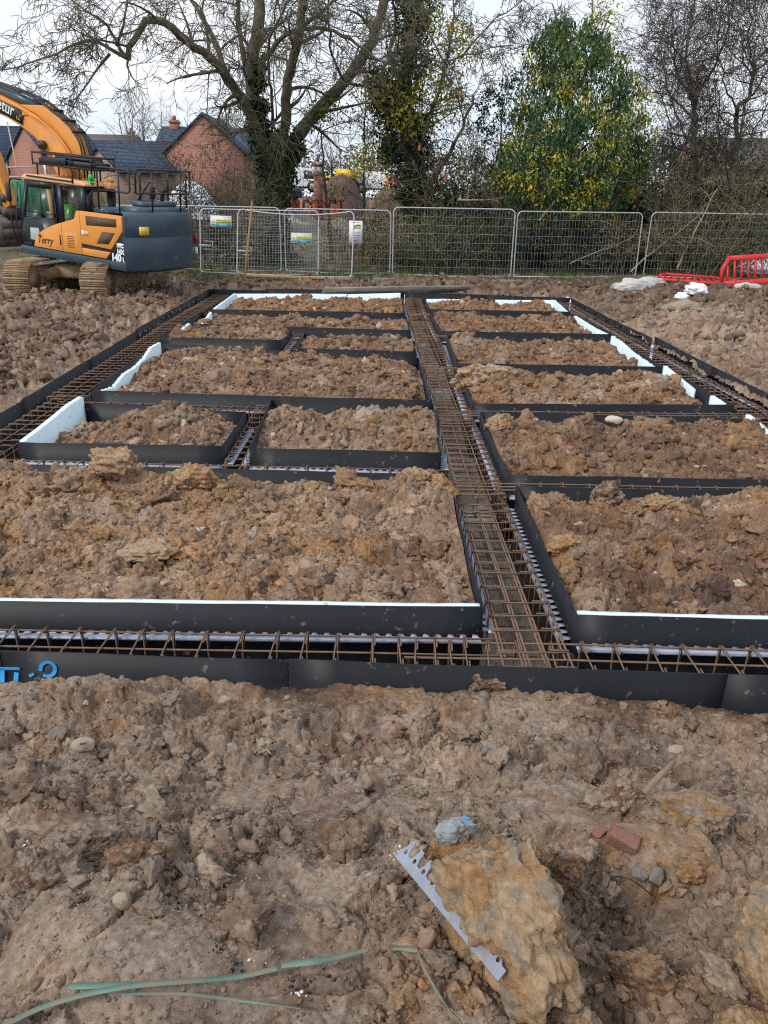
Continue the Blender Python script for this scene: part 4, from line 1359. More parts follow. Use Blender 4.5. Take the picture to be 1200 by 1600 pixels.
# boom cylinders and pins
mm = MB(); mm.tube([(1.30, .24, 3.36), (1.30, .36, 3.36)], .10, 16); mm.tube([(1.30, .22, 3.36), (1.30, .40, 3.36)], .05, 12); mm.tube([(2.05, .2, 3.95), (2.05, .27, 3.95)], .07, 10)
mm.build('pin', M_GREASE, bo)
mm = MB(); mm.tube([(1.30, .30, 3.36), (1.27, .30, 3.05)], .055, 12); mm.build('cylinder_head', M_GREASE, bo)
mm = MB(); mm.tube([(1.275, .30, 3.08), (1.20, .30, 2.35)], .042, 14); mm.build('ram', M_CHROME, bo)
mm = MB(); mm.tube([(1.20, .30, 2.4), (1.05, .30, 1.2)], .075, 14); mm.build('cylinder', M_ORANGE, bo)
mm = MB(); mm.tube([(1.62, 0, 4.20), (2.4, 0, 4.40), (4.2, 0, 4.86)], .115, 18); mm.build('cylinder', M_NAVY, bo, True)
mm = MB(); mm.tube([(1.52, -.12, 4.17), (1.52, .12, 4.17)], .085, 14); mm.build('pin', M_GREASE, bo)
# hoses
for j, dy in enumerate((.17, .08, -.06, -.15)):
    mm = MB()
    pts = [(.02, dy, 2.7), (.03, dy, 3.2), (.14, dy, 3.56), (.48, dy, 3.88), (.85, dy, 4.08 - .02 * j), (1.25, dy, 4.27), (1.75, dy, 4.44), (2.4, dy, 4.58), (3.2, dy, 4.72)]
    mm.tube(round_path(pts, .2), .020, 7); mm.build('hose', M_BLACK, bo, True)
for j, dy in enumerate((.245, .235)):
    mm = MB()
    pts = [(.28 + .1 * j, dy, 2.7), (.40 + .08 * j, dy, 3.25 - .03 * j), (.66 + .06 * j, dy, 3.53 - .05 * j), (1.05 + .04 * j, dy, 3.78 - .05 * j), (2.0, dy, 4.15 - .03 * j), (3.0, dy, 4.40 - .03 * j)]
    mm.tube(round_path(pts, .2), .016, 7); mm.build('pipe', M_ORANGE, bo, True)
for (x, z) in ((.30, 3.72), (.62, 3.96), (1.02, 4.16), (1.5, 4.35), (2.1, 4.51)):
    mm = MB(); mm.box((x - .03, -.19, z - .03), (x + .03, .19, z + .03))
    mm.build('hose_clamp', M_BLACK, bo)
mm = MB(); mm.tube(round_path([(2.03, .23, 3.98), (1.88, .23, 4.02), (1.72, .23, 4.02), (1.5, .23, 3.95)]), .018, 7); mm.build('pipe', M_ORANGE, bo, True)
# green sign on the boom
sgn = MB(); sgn.xzprism([(2.02, 3.76), (2.6, 3.95), (3.9, 4.22), (3.9, 4.53), (2.92, 4.38), (2.04, 4.13)], .21, .222)
sgn = fix_normals(sgn.build('sign_plate', M_DKGRN, bo))
_s = Matrix.Translation((3.13, .2235, 4.20)) @ Matrix.Rotation(R(11.5), 4, 'Y').inverted() @ Matrix(((-1, 0, 0, 0), (0, 0, 1, 0), (0, 1, 0, 0), (0, 0, 0, 1)))
# the lettering runs down along the boom towards the machine
_dir = Vector((-.955, 0, -.296)).normalized()
_up = Vector((-_dir.z, 0, _dir.x)) * -1
_up = Vector((-.296, 0, .955)).normalized()
_nrm = Vector((0, 1, 0))
def boom_text(txt, size, x, z, material):
    M = Matrix(((_dir.x, _up.x, _nrm.x, x), (_dir.y, _up.y, _nrm.y, .2245), (_dir.z, _up.z, _nrm.z, z), (0, 0, 0, 1)))
    return text_part(txt, size, material, sgn, M, squash=.92, extrude=.003)
boom_text("netur", .40, 3.12, 4.18, M_WHITE)
boom_text("UK", .12, 2.25, 3.90, M_YEL)

mm = MB()
mm.xzprism([(4.58, 4.66), (4.30, 4.52), (4.22, 4.20), (3.42, 3.0), (2.98, 1.78), (3.22, 1.66), (3.72, 2.9), (4.55, 4.0)], -.15, .15)
st = bevel(fix_normals(mm.build('stick', M_ORANGE, ex)), .02)
for k, dx in enumerate((.10, .2, .3)):
    mm = MB(); mm.tube([(3.62 - dx * .2, .16, 2.95 - .1 * dx), (3.05 + dx, .16, 1.9 - dx * .3)], .018, 7); mm.build('pipe', M_ORANGE, st)
mm = MB(); mm.tube([(3.16, -.22, 1.95), (3.16, .22, 1.95)], .10, 14); mm.tube([(3.5, -.2, 2.2), (3.5, .2, 2.2)], .08, 14); mm.tube([(3.75, .0, 2.75), (3.42, 0, 2.0)], .07, 12)
mm.tube([(3.42, .14, 2.0), (3.25, .14, 1.7)], .05, 10); mm.build('linkage', M_GREASE, st)
mm = MB()
mm.xzprism([(2.95, 1.72), (3.5, 1.75), (3.45, 1.45), (3.0, 1.42)], -.2, .2)
mm.tube([(3.08, -.26, 1.58), (3.08, .26, 1.58)], .09, 14); mm.tube([(3.42, -.26, 1.6), (3.42, .26, 1.6)], .09, 14)
fix_normals(mm.build('quick_hitch', M_GREASE, st))
# bucket: curved shell with cheeks and teeth
shell_o = [(3.55, 1.55), (3.05, 1.48), (2.88, 1.20), (2.92, .92), (3.12, .72), (3.42, .66), (3.78, .76), (4.0, .95)]
shell_i = [(p[0] + (3.45 - p[0]) * .07, p[1] + (1.15 - p[1]) * .07) for p in shell_o]
mm = MB()
for k in range(len(shell_o) - 1):
    mm.xzprism([shell_o[k], shell_o[k + 1], shell_i[k + 1], shell_i[k]], -.48, .48)
for s in (-.5, .48): mm.xzprism(shell_o, s, s + .022)
for y in np.linspace(-.42, .42, 5): mm.box((3.9, y - .04, .92), (4.14, y + .04, 1.0), bev=.02)
fix_normals(mm.build('bucket', M_BUCKET, ex))
mm = MB(); mm.tube([(3.25, .53, 1.12), (3.25, .545, 1.12)], .045, 10); mm.build('bucket_mark', M_WHITE, ex)

# ------------------------------------------------------------------ people
def skin_body(name, joints, bones, material, parent=None, sub=2, root=0):
    """joints: name -> (xyz, radius); grows one continuous surface"""
    names = list(joints)
    me = bpy.data.meshes.new(name)
    me.from_pydata([joints[n][0] for n in names], [(names.index(a), names.index(b)) for a, b in bones], [])
    ob = bpy.data.objects.new(name, me); COL.objects.link(ob)
    md = ob.modifiers.new('skin', 'SKIN')
    for i, n in enumerate(names):
        r = joints[n][1]
        me.skin_vertices[0].data[i].radius = r if isinstance(r, tuple) else (r, r)
        me.skin_vertices[0].data[i].use_root = (i == root)
    ss = ob.modifiers.new('sub', 'SUBSURF'); ss.levels = ss.render_levels = sub
    dg = bpy.context.evaluated_depsgraph_get()
    nm = bpy.data.meshes.new_from_object(ob.evaluated_get(dg))
    nm.name = name
    bpy.data.objects.remove(ob)
    nm.materials.clear(); nm.materials.append(material)
    nm.polygons.foreach_set('use_smooth', np.ones(len(nm.polygons), dtype=bool))
    o = bpy.data.objects.new(name, nm); COL.objects.link(o)
    if parent: o.parent = parent
    return o

M_SKIN = mat("skin", (.46, .27, .20), .6)
M_HAIR = mat("short brown hair", (.05, .033, .022), .8)
M_DARKC = mat("dark work clothes", (.022, .024, .03), .9, (.035, .036, .042), 9)
M_HIVIS = mat("lime hi-vis fabric", (.28, .74, .04), .7, (.24, .66, .03), 9)
M_HIVO = mat("orange hi-vis fabric", (.85, .16, .02), .7, (.75, .12, .02), 9)
M_REFL = mat("pale reflective tape", (.62, .64, .62), .4)

def person(label, loc, rz, seated=True, vest=M_HIVIS, hat=None, group=None, tilt=0.0):
    """figure faces +X; z = 0 at the seat (seated) or at the soles (standing)"""
    root = thing('person', label, 'person', loc, (0, tilt, rz), group)
    z0 = 0 if seated else .92
    J = {'pelvis': ((0, 0, z0 + .08), (.15, .12)), 'waist': ((.01, 0, z0 + .24), (.155, .115)), 'chest': ((.02, 0, z0 + .44), (.18, .125)),
         'neck0': ((.02, 0, z0 + .60), (.09, .075)), 'neck': ((.035, 0, z0 + .66), (.055, .055)), 'jaw': ((.065, 0, z0 + .72), (.068, .07)),
         'head': ((.06, 0, z0 + .80), (.078, .095)), 'crown': ((.05, 0, z0 + .87), (.06, .07))}
    B = [('pelvis', 'waist'), ('waist', 'chest'), ('chest', 'neck0'), ('neck0', 'neck'), ('neck', 'jaw'), ('jaw', 'head'), ('head', 'crown')]
    for s, sn in ((1, 'l'), (-1, 'r')):
        if seated:
            J.update({'sh' + sn: ((.02, s * .19, z0 + .53), .065), 'el' + sn: ((.12, s * .25, z0 + .29), .046), 'wr' + sn: ((.36, s * .20, z0 + .27), .031),
                      'pa' + sn: ((.43, s * .19, z0 + .275), (.036, .018)),
                      'hip' + sn: ((.05, s * .10, z0 + .06), .088), 'kn' + sn: ((.48, s * .13, z0 + .06), .062), 'an' + sn: ((.56, s * .13, z0 - .36), .04), 'to' + sn: ((.74, s * .13, z0 - .40), .035)})
        else:
            J.update({'sh' + sn: ((.02, s * .19, z0 + .53), .065), 'el' + sn: ((.0 + .05 * s, s * .26, z0 + .25), .046), 'wr' + sn: ((.12, s * .25, z0 + .02), .031),
                      'pa' + sn: ((.15, s * .245, z0 - .06), (.018, .036)),
                      'hip' + sn: ((.0, s * .10, z0 - .0), .088), 'kn' + sn: ((.06 * s + .02, s * .11, .48), .062), 'an' + sn: ((.08 * s - .03, s * .11, .08), .042), 'to' + sn: ((.08 * s + .14, s * .12, .04), .036)})
        B += [('chest', 'sh' + sn), ('sh' + sn, 'el' + sn), ('el' + sn, 'wr' + sn), ('wr' + sn, 'pa' + sn), ('pelvis', 'hip' + sn), ('hip' + sn, 'kn' + sn), ('kn' + sn, 'an' + sn), ('an' + sn, 'to' + sn)]
        # fingers
        pa = Vector(J['pa' + sn][0]); fw = (pa - Vector(J['wr' + sn][0])).normalized()
        sd = Vector((0, 1, 0)) if seated else Vector((1, 0, 0)); dn = Vector((0, 0, -1)) if seated else Vector((0, -s, 0))
        for k, (off, ln) in enumerate(((.027, .07), (.009, .078), (-.009, .073), (-.027, .058))):
            b = pa + sd * off + fw * .02
            J['f%d1%s' % (k, sn)] = (tuple(b + fw * ln * .5), .0095); J['f%d2%s' % (k, sn)] = (tuple(b + fw * ln * .75 + dn * ln * .45), .008)
            B += [('pa' + sn, 'f%d1%s' % (k, sn)), ('f%d1%s' % (k, sn), 'f%d2%s' % (k, sn))]
        w = Vector(J['wr' + sn][0]); th = sd * (.04 * -s if seated else .04)
        J['t1' + sn] = (tuple(w + fw * .04 + th), .011); J['t2' + sn] = (tuple(w + fw * .075 + th * 1.1 + dn * .015), .009)
        B += [('wr' + sn, 't1' + sn), ('t1' + sn, 't2' + sn)]
    body = skin_body('body', J, B, M_DARKC, root)
    # skin on head and hands by face material
    body.data.materials.append(M_SKIN)
    zz = z0 + .655
    for p in body.data.polygons:
        c = p.center
        hand = any((c - Vector(J['pa' + sn][0])).length < .115 for sn in 'lr')
        if c.z > zz or hand: p.material_index = 1
    hd = Vector(J['head'][0])
    mm = MB()
    mm.tube([hd + Vector((.085, 0, .0)), hd + Vector((.115, 0, -.02)), hd + Vector((.095, 0, -.035))], [.010, .016, .012], 8)
    for s in (1, -1): mm.tube([hd + Vector((-.005, s * .085, .015)), hd + Vector((-.012, s * .098, -.005)), hd + Vector((.0, s * .086, -.03))], [.010, .016, .008], 7)
    mm.build('nose_and_ears', M_SKIN, root, True)
    mm = MB()
    for s in (1, -1): mm.tube([hd + Vector((.083, s * .030, .012)), hd + Vector((.092, s * .030, .012))], .009, 8)
    mm.tube([hd + Vector((.098, -.022, -.062)), hd + Vector((.104, 0, -.06)), hd + Vector((.098, .022, -.062))], .005, 6)
    mm.build('eyes_and_mouth', M_HAIR, root, True)
    V, Fq = ico(3)
    if hat is None:
        V = V * np.array((.105, .095, .10)); sel = (V[:, 2] > -.02 + V[:, 0] * .55)
        Fk = Fq[sel[Fq].all(1)]
        o = mk('hair', V + np.array(hd + Vector((-.012, 0, .012))), [Fk], M_HAIR, root, True)
    else:
        V = V * np.array((.125, .108, .105)); V[:, 2] = np.maximum(V[:, 2], 0)
        o = mk('hard_hat', V + np.array(hd + Vector((-.0, 0, .035))), [Fq], hat, root, True)
        mm = MB(); mm.tube([hd + Vector((0.01, 0, .03)), hd + Vector((.01, 0, .045))], .135, 20); mm.build('hat_brim', hat, o)
    # waistcoat: a sleeve of cloth over the torso
    ring = []
    prof = [(.10, .175, .145), (.24, .182, .143), (.44, .215, .156), (.545, .20, .135), (.605, .115, .095)]
    nseg = 20
    Vv = []
    for z, ry, rx in prof:
        for k in range(nseg):
            a = 2 * math.pi * k / nseg
            Vv.append((.015 + rx * math.cos(a), ry * math.sin(a), z0 + z))
    i = np.arange(len(prof) - 1)[:, None] * nseg; j = np.arange(nseg)[None]
    q = np.stack([i + j, i + (j + 1) % nseg, i + nseg + (j + 1) % nseg, i + nseg + j], -1).reshape(-1, 4)
    v = mk('hi_vis_vest', np.array(Vv), [q], vest, root, True)
    Vv = []
    for z in (.28, .33):
        for k in range(nseg):
            a = 2 * math.pi * k / nseg
            Vv.append((.015 + .151 * math.cos(a), .197 * math.sin(a), z0 + z))
    mk('reflective_band', np.array(Vv), [q[:nseg]], M_REFL, v, True)
    return root
_p = EX_M @ Vector((.03, .72, 1.50))
person("excavator driver with short brown hair and lime hi-vis vest, seated in the cab", _p, EX_Z)
# ------------------------------------------------------------------ trees and shrubs
M_BARK = mat("grey green bark", (.062, .052, .036), .9, (.135, .118, .074), 3.0, bump=.8, bscale=22)
M_TWIG = mat("pale lit twig", (.17, .155, .095), .85, (.07, .058, .042), .9)  # lit look of the twigs put into their pale yellow colour
M_TWIGD = mat("dark purple grey twig", (.062, .050, .043), .85, (.115, .095, .075), 1.5)
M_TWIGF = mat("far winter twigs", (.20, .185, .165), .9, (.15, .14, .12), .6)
M_STEM = mat("straw coloured stem", (.23, .19, .12), .85, (.12, .10, .065), 2.0)
M_LEAF = mat_tint("leaf", rough=.5, bump=0, var=.35, vscale=9., trans=.30, spec=.4)

class Wood:
    """collects tapering limbs, one tube each"""
    def __init__(s, seed):
        s.rg = random.Random(seed)
        s.b = {}
        s.tips = []
        s.rmin = .008
    def tube(s, key, pts, rad, sides):
        s.b.setdefault(key, MB()).tube(pts, rad, sides, cap=False)
    def limb(s, key, ctrl, r0, r1, sides=9, wob=.04, n=None):
        """smooth limb through control points; returns sampled points and radii"""
        c = np.array([tuple(p) for p in ctrl], float)
        seg = np.linalg.norm(np.diff(c, axis=0), axis=1)
        cum = np.concatenate([[0], np.cumsum(seg)])
        n = n or max(5, int(cum[-1] / .28))
        t = np.linspace(0, cum[-1], n)
        p = np.stack([np.interp(t, cum, c[:, k]) for k in range(3)], 1)
        for _ in range(2):
            q = p.copy(); q[1:-1] = (p[:-2] + 2 * p[1:-1] + p[2:]) / 4; p = q
        w = np.array([[s.rg.gauss(0, wob) for _ in range(3)] for _ in range(n)])
        w[0] = 0
        p = p + w * np.linspace(0.3, 1, n)[:, None]
        r = r0 + (r1 - r0) * np.linspace(0, 1, n) ** .85
        r = r * np.array([1 + s.rg.uniform(-.07, .07) for _ in range(n)])
        s.tube(key, p, r, sides)
        return p, r
    def grow(s, key, p, d, L, r, lev, spec):
        """spec[lev] = (segments, curl, gravity, children, child length ratio, child radius ratio, spread, sides, key)"""
        seg, curl, grav, nch, lr, rr, spread, sides, k2 = spec[lev]
        rg = s.rg
        d = Vector(d).normalized()
        pts, rad = [Vector(p)], [r]
        st = L / seg
        ax = Vector((rg.gauss(0, 1), rg.gauss(0, 1), rg.gauss(0, 1)))
        for i in range(seg):
            ax = ax * .7 + Vector((rg.gauss(0, 1), rg.gauss(0, 1), rg.gauss(0, 1))) * .7
            g = grav if not callable(grav) else grav(i / seg)
            d = (d + ax * curl * .35 + Vector((0, 0, g))).normalized()
            pts.append(pts[-1] + d * st)
            rad.append(max(r * (1 - .75 * (i + 1) / seg), s.rmin))
        s.tube(k2 or key, pts, rad, sides)
        if lev + 1 < len(spec):
            n = max(1, int(nch * rg.uniform(.7, 1.3)))
            for c in range(n):
                t = rg.uniform(.22, 1.0)
                i = min(int(t * seg), seg - 1)
                q = pts[i].lerp(pts[i + 1], t * seg - i if t < 1 else 1)
                base = (pts[i + 1] - pts[i]).normalized()
                side = Vector((rg.gauss(0, 1), rg.gauss(0, 1), rg.gauss(0, 1)))
                side = (side - base * side.dot(base)).normalized()
                nd = base * (1 - spread) + side * spread
                s.grow(key, q, nd, L * lr * rg.uniform(.6, 1.25) * (1.15 - .45 * t), max(rad[i] * rr, s.rmin), lev + 1, spec)
        else:
            s.tips.append(pts[-1])
    def along(s, key, p, r, gap, L, spec, lev=0, rr=.45, f0=.15, up=.2, flat=None):
        """side shoots along a limb"""
        rg = s.rg
        cum = np.concatenate([[0], np.cumsum(np.linalg.norm(np.diff(p, axis=0), axis=1))])
        x = cum[-1] * f0
        while x < cum[-1]:
            i = min(np.searchsorted(cum, x), len(p) - 1)
            base = Vector(p[i] - p[max(i - 1, 0)]).normalized()
            side = Vector((rg.gauss(0, 1), rg.gauss(0, 1), rg.gauss(0, 1) + up))
            side = (side - base * side.dot(base)).normalized()
            s.grow(key, p[i], side * .8 + base * .45, L * rg.uniform(.55, 1.25) * (1.1 - .4 * x / cum[-1]), max(min(r[i] * rr, .07), .012), lev, spec)
            x += gap * rg.uniform(.6, 1.4)

def leaf_quads(pos, size, colr, rg, droop=.0, aspect=.62):
    """folded leaf blades: two triangles each, random lie"""
    n = len(pos)
    Rm = rot_rand(n, rg)
    L_ = size[:, None]
    a = Rm[:, :, 0] * L_; b = Rm[:, :, 1] * L_ * aspect * .5; c = Rm[:, :, 2] * L_ * .12
    a[:, 2] -= droop * size
    V = np.stack([pos, pos + a * .5 + b + c, pos + a, pos + a * .5 - b + c], 1)
    F_ = np.arange(n * 4).reshape(n, 4)
    return V.reshape(-1, 3), F_, np.repeat(colr, 4, 0)

def leafy(name, parent, pos, size, cols, seed, mat_=None, droop=.3):
    rg = np.random.default_rng(seed)
    pos = np.asarray(pos, float)
    n = len(pos)
    sz = size * rg.uniform(.6, 1.35, n)
    k = rg.integers(0, len(cols), n)
    c = np.array(cols)[k] * rg.uniform(.65, 1.4, (n, 1))
    V, F_, C = leaf_quads(pos, sz, c, rg, droop)
    return mk(name, V, [F_], mat_ or M_LEAF, parent, False, C)

def cloud(centres, n, rad, rg, flat=1.0):
    """n points spread in gaussian puffs around centres"""
    centres = np.asarray(centres, float)
    k = rg.integers(0, len(centres), n)
    rr = np.broadcast_to(np.asarray(rad, float), (len(centres),))[k]
    d = rg.normal(size=(n, 3)); d /= np.linalg.norm(d, axis=1)[:, None]
    d *= (rg.random(n) ** .45)[:, None]
    d[:, 2] *= flat
    return centres[k] + d * rr[:, None]

IVY = [(.022, .050, .018), (.030, .066, .024), (.016, .036, .014), (.045, .085, .030)]
YELLOW = [(.46, .38, .035), (.36, .36, .045), (.50, .37, .05), (.26, .31, .05)]
OLIVE = [(.075, .105, .032), (.105, .125, .045), (.05, .08, .028), (.14, .13, .055)]
FRESH = [(.06, .15, .025), (.09, .19, .03), (.05, .12, .03)]
BROWNL = [(.16, .10, .05), (.20, .14, .07), (.11, .075, .045)]

# --- the big bare tree in the middle left
TY = 30.0
def pt(px, py, dy=0.0): return at(px, py, TY + dy)
big = thing('bare_tree', "large spreading leafless tree with ivy round its trunk, behind the leaning fence panels", 'tree', at(425, 430, TY))
off = -Vector(big.location)
W = Wood(11)
trunk_pts = [pt(428, 440), pt(427, 380), pt(425, 320), pt(430, 262), pt(440, 215)]
tp, tr_ = W.limb('trunk', trunk_pts, .62, .46, 14, .02)
SPEC_A = [(10, .28, -.01, 7.5, .66, .42, .58, 5, 'b2'), (10, .32, lambda t: -.10 + .15 * t, 8, .66, .62, .55, 4, 'b3'), (9, .34, lambda t: -.12 + .22 * t, 0, 0, 0, 0, 3, 'b4')]
limbs = [
    # (control pixels with depth offset, r0, r1, shoot gap, shoot length)
    ([(428, 262, 0), (400, 195, -.3), (380, 160, -.8), (352, 112, -1.5), (325, 88, -2.0), (300, 72, -2.4), (280, 55, -2.8), (262, 32, -3.0), (240, 27, -3.2), (222, 38, -3.3), (207, 62, -3.4), (197, 90, -3.4)], .30, .11, .62, 2.0),
    ([(197, 90, -3.4), (180, 84, -3.5), (168, 78, -3.6), (150, 58, -3.8), (130, 60, -4), (100, 78, -4.2), (60, 95, -4.4), (10, 112, -4.6)], .085, .02, .42, 1.5),
    ([(196, 88, -3.4), (184, 75, -3.2), (182, 55, -3.0), (165, 35, -2.8), (140, 20, -2.6), (115, 5, -2.4), (95, -15, -2.2)], .085, .025, .42, 1.7),
    ([(172, 84, -3.4), (155, 105, -3.5), (140, 125, -3.6), (118, 150, -3.7), (108, 180, -3.8)], .06, .015, .42, 1.2),
    ([(182, 72, -3.4), (190, 40, -3.6), (200, 20, -3.8), (201, -20, -4)], .06, .03, .45, 1.6),
    ([(352, 112, -1.5), (340, 75, -1.2), (328, 40, -1), (300, 5, -.8), (280, -30, -.6)], .14, .07, .55, 2.0),
    ([(432, 262, 0), (408, 200, .2), (394, 150, .3), (393, 95, .4), (402, 45, .5), (407, 0, .6), (412, -60, .8)], .36, .24, .8, 2.2),
    ([(394, 150, .3), (385, 110, .8), (375, 60, 1.2), (372, 0, 1.6), (368, -50, 1.8)], .13, .09, .55, 1.9),
    ([(440, 225, 0), (448, 180, -.4), (447, 140, -.8), (458, 90, -1.2), (466, 55, -1.5), (474, 15, -1.8), (474, -50, -2.2)], .25, .18, .6, 2.0),
    ([(408, 95, .2), (425, 80, -.2), (442, 55, -.6), (462, 45, -1.0), (486, 42, -1.2), (512, 46, -1.4), (540, 56, -1.6), (566, 74, -1.8), (596, 98, -2)], .12, .05, .5, 1.8),
    ([(450, 235, 0), (478, 195, .4), (510, 160, .8), (538, 128, 1.1), (560, 100, 1.4), (582, 62, 1.7), (597, 20, 2.0), (606, -40, 2.4)], .33, .22, .65, 2.1),
    ([(538, 128, 1.1), (528, 110, .4), (518, 85, 0), (515, 40, -.4), (512, -20, -.8)], .07, .04, .55, 1.6),
    ([(474, 40, -1.6), (500, 20, -2.0), (525, 0, -2.3), (560, -30, -2.6)], .09, .05, .5, 1.8),
    ([(428, 200, -.2), (425, 165, -1), (420, 120, -1.6), (418, 60, -2.0), (440, 20, -2.4), (470, -20, -2.8)], .08, .04, .5, 1.8),
    ([(596, 110, -.5), (640, 60, -1.2), (690, 105, -1.5), (722, 88, -1.7), (760, 78, -1.9), (800, 70, -2.1)], .07, .025, .45, 1.5),
    ([(700, 106, -1.5), (690, 85, -1.5), (676, 70, -1.5), (664, 40, -1.5), (640, 0, -1.5)], .05, .03, .5, 1.4),
    ([(720, 90, -1.6), (745, 60, -1.4), (765, 40, -1.3), (790, 20, -1.2), (820, 0, -1.1)], .05, .02, .4, 1.4),
]
for ctrl, r0, r1, gap, Ls in limbs:
    p, r = W.limb('limb', [pt(*c) for c in ctrl], r0 * .74, r1 * .72, 9 if r0 > .1 else 7, .035)
    W.along('limb', p, r, gap * .84, Ls, SPEC_A, 0, up=.25)
def build_wood(Wd, root, off, mats):
    for k, m in Wd.b.items():
        o = m.build({'b2': 'branches', 'b3': 'twigs', 'b4': 'twigs', 'limb': 'limbs'}.get(k, k), mats.get(k, mats['*']), root, True)
        o.data.transform(Matrix.Translation(off))
build_wood(W, big, off, {'*': M_BARK, 'b3': M_TWIG, 'b4': M_TWIG, 'b2': M_BARK})
rg = np.random.default_rng(5)
# ivy on trunk and the lower limbs
cs, rs = [], []
for (px, py, w) in ((425, 425, .9), (427, 400, .95), (424, 370, .95), (427, 340, .95), (430, 310, 1.0), (432, 285, 1.0), (428, 262, 1.0), (438, 245, .95), (418, 240, .8), (410, 215, .7), (448, 225, .8), (402, 195, .5), (460, 235, .5), (396, 170, .4), (408, 165, .35), (404, 130, .32), (405, 105, .3)):
    cs.append(pt(px, py)); rs.append(w * .82)
pp = cloud(cs, 14000, np.array(rs), rg)
leafy('ivy', big, pp + np.array(off), .13, IVY, 6)
pp = cloud([pt(485 + 6 * k, 190 - 6 * k, .3) for k in range(6)], 500, .5, rg)
leafy('leaves', big, pp + np.array(off), .1, [(.20, .22, .04), (.12, .15, .04)], 7)

# --- ivy clad tall tree right of it (twiggy, yellow leaved)
def mid_tree():
    base = at(655, 400, 30.5)
    t = thing('ivy_clad_tree', "tall tree wrapped in dark ivy with yellow leaves on its outer twigs", 'tree', base)
    o = -Vector(base)
    w = Wood(23)
    Y0 = 30.5
    q = lambda px, py, dy=0: at(px, py, Y0 + dy)
    p, r = w.limb('trunk', [q(655, 410), q(652, 330), q(646, 260), q(632, 190), q(636, 110), q(640, 40), q(642, -40)], .30, .18, 10, .04)
    sp = [(8, .4, .0, 7, .55, .45, .6, 4, 'b2'), (6, .5, -.03, 6, .6, .5, .6, 3, 'b3'), (5, .5, -.04, 0, 0, 0, 0, 3, 'b3')]
    w.along('limb', p, r, .45, 2.1, sp, up=.4)
    for ctrl in ([(648, 270), (665, 200), (690, 130), (705, 60), (715, -10)], [(640, 150), (605, 90), (620, 40), (612, -30)], [(650, 330), (690, 260), (720, 210), (740, 150)], [(645, 290), (610, 235), (600, 190)]):
        p, r = w.limb('limb', [q(a, b, random.uniform(-1, 1)) for a, b in ctrl], .09, .035, 6)
        w.along('limb', p, r, .4, 1.5, sp, up=.3)
    build_wood(w, t, o, {'*': M_BARK, 'b2': M_TWIGD, 'b3': M_TWIG})
    rg = np.random.default_rng(31)
    cs, rs = [], []
    for px, py, w_ in ((655, 400, .5), (655, 360, .5), (650, 330, .6), (648, 300, .7), (640, 270, .8), (632, 240, .9), (622, 215, .8), (615, 190, .7), (618, 165, .75), (625, 140, .8), (636, 112, .85), (640, 85, .85),
                       (640, 55, .75), (648, 30, .7), (655, 8, .7), (640, -15, .7), (608, 150, .5), (650, 200, .5), (660, 240, .5), (672, 300, .5), (610, 235, .45), (590, 128, .4), (595, 160, .45)):
        cs.append(q(px, py, rg.uniform(-.4, .4))); rs.append(w_)
    leafy('ivy', t, cloud(cs, 13000, np.array(rs) * 1.12, rg) + np.array(o), .125, IVY, 32)
    cs = [q(px, py, rg.uniform(-1.2, .4)) for px, py in ((640, 140), (655, 150), (630, 165), (665, 140), (700, 140), (710, 150), (690, 165), (640, 180), (660, 190), (650, 205), (630, 180), (700, 175), (610, 180), (670, 100), (690, 60), (700, 40), (680, 30), (715, 60), (720, 90), (670, 20),
          (600, 130), (610, 120), (640, 200), (615, 195), (690, 120), (720, 45), (735, 70), (665, 205), (585, 150), (680, 185), (590, 235), (600, 260), (575, 245), (620, 250), (560, 250))]
    leafy('leaves', t, cloud(cs, 3600, .55, rg) + np.array(o), .115, YELLOW, 33)
mid_tree()

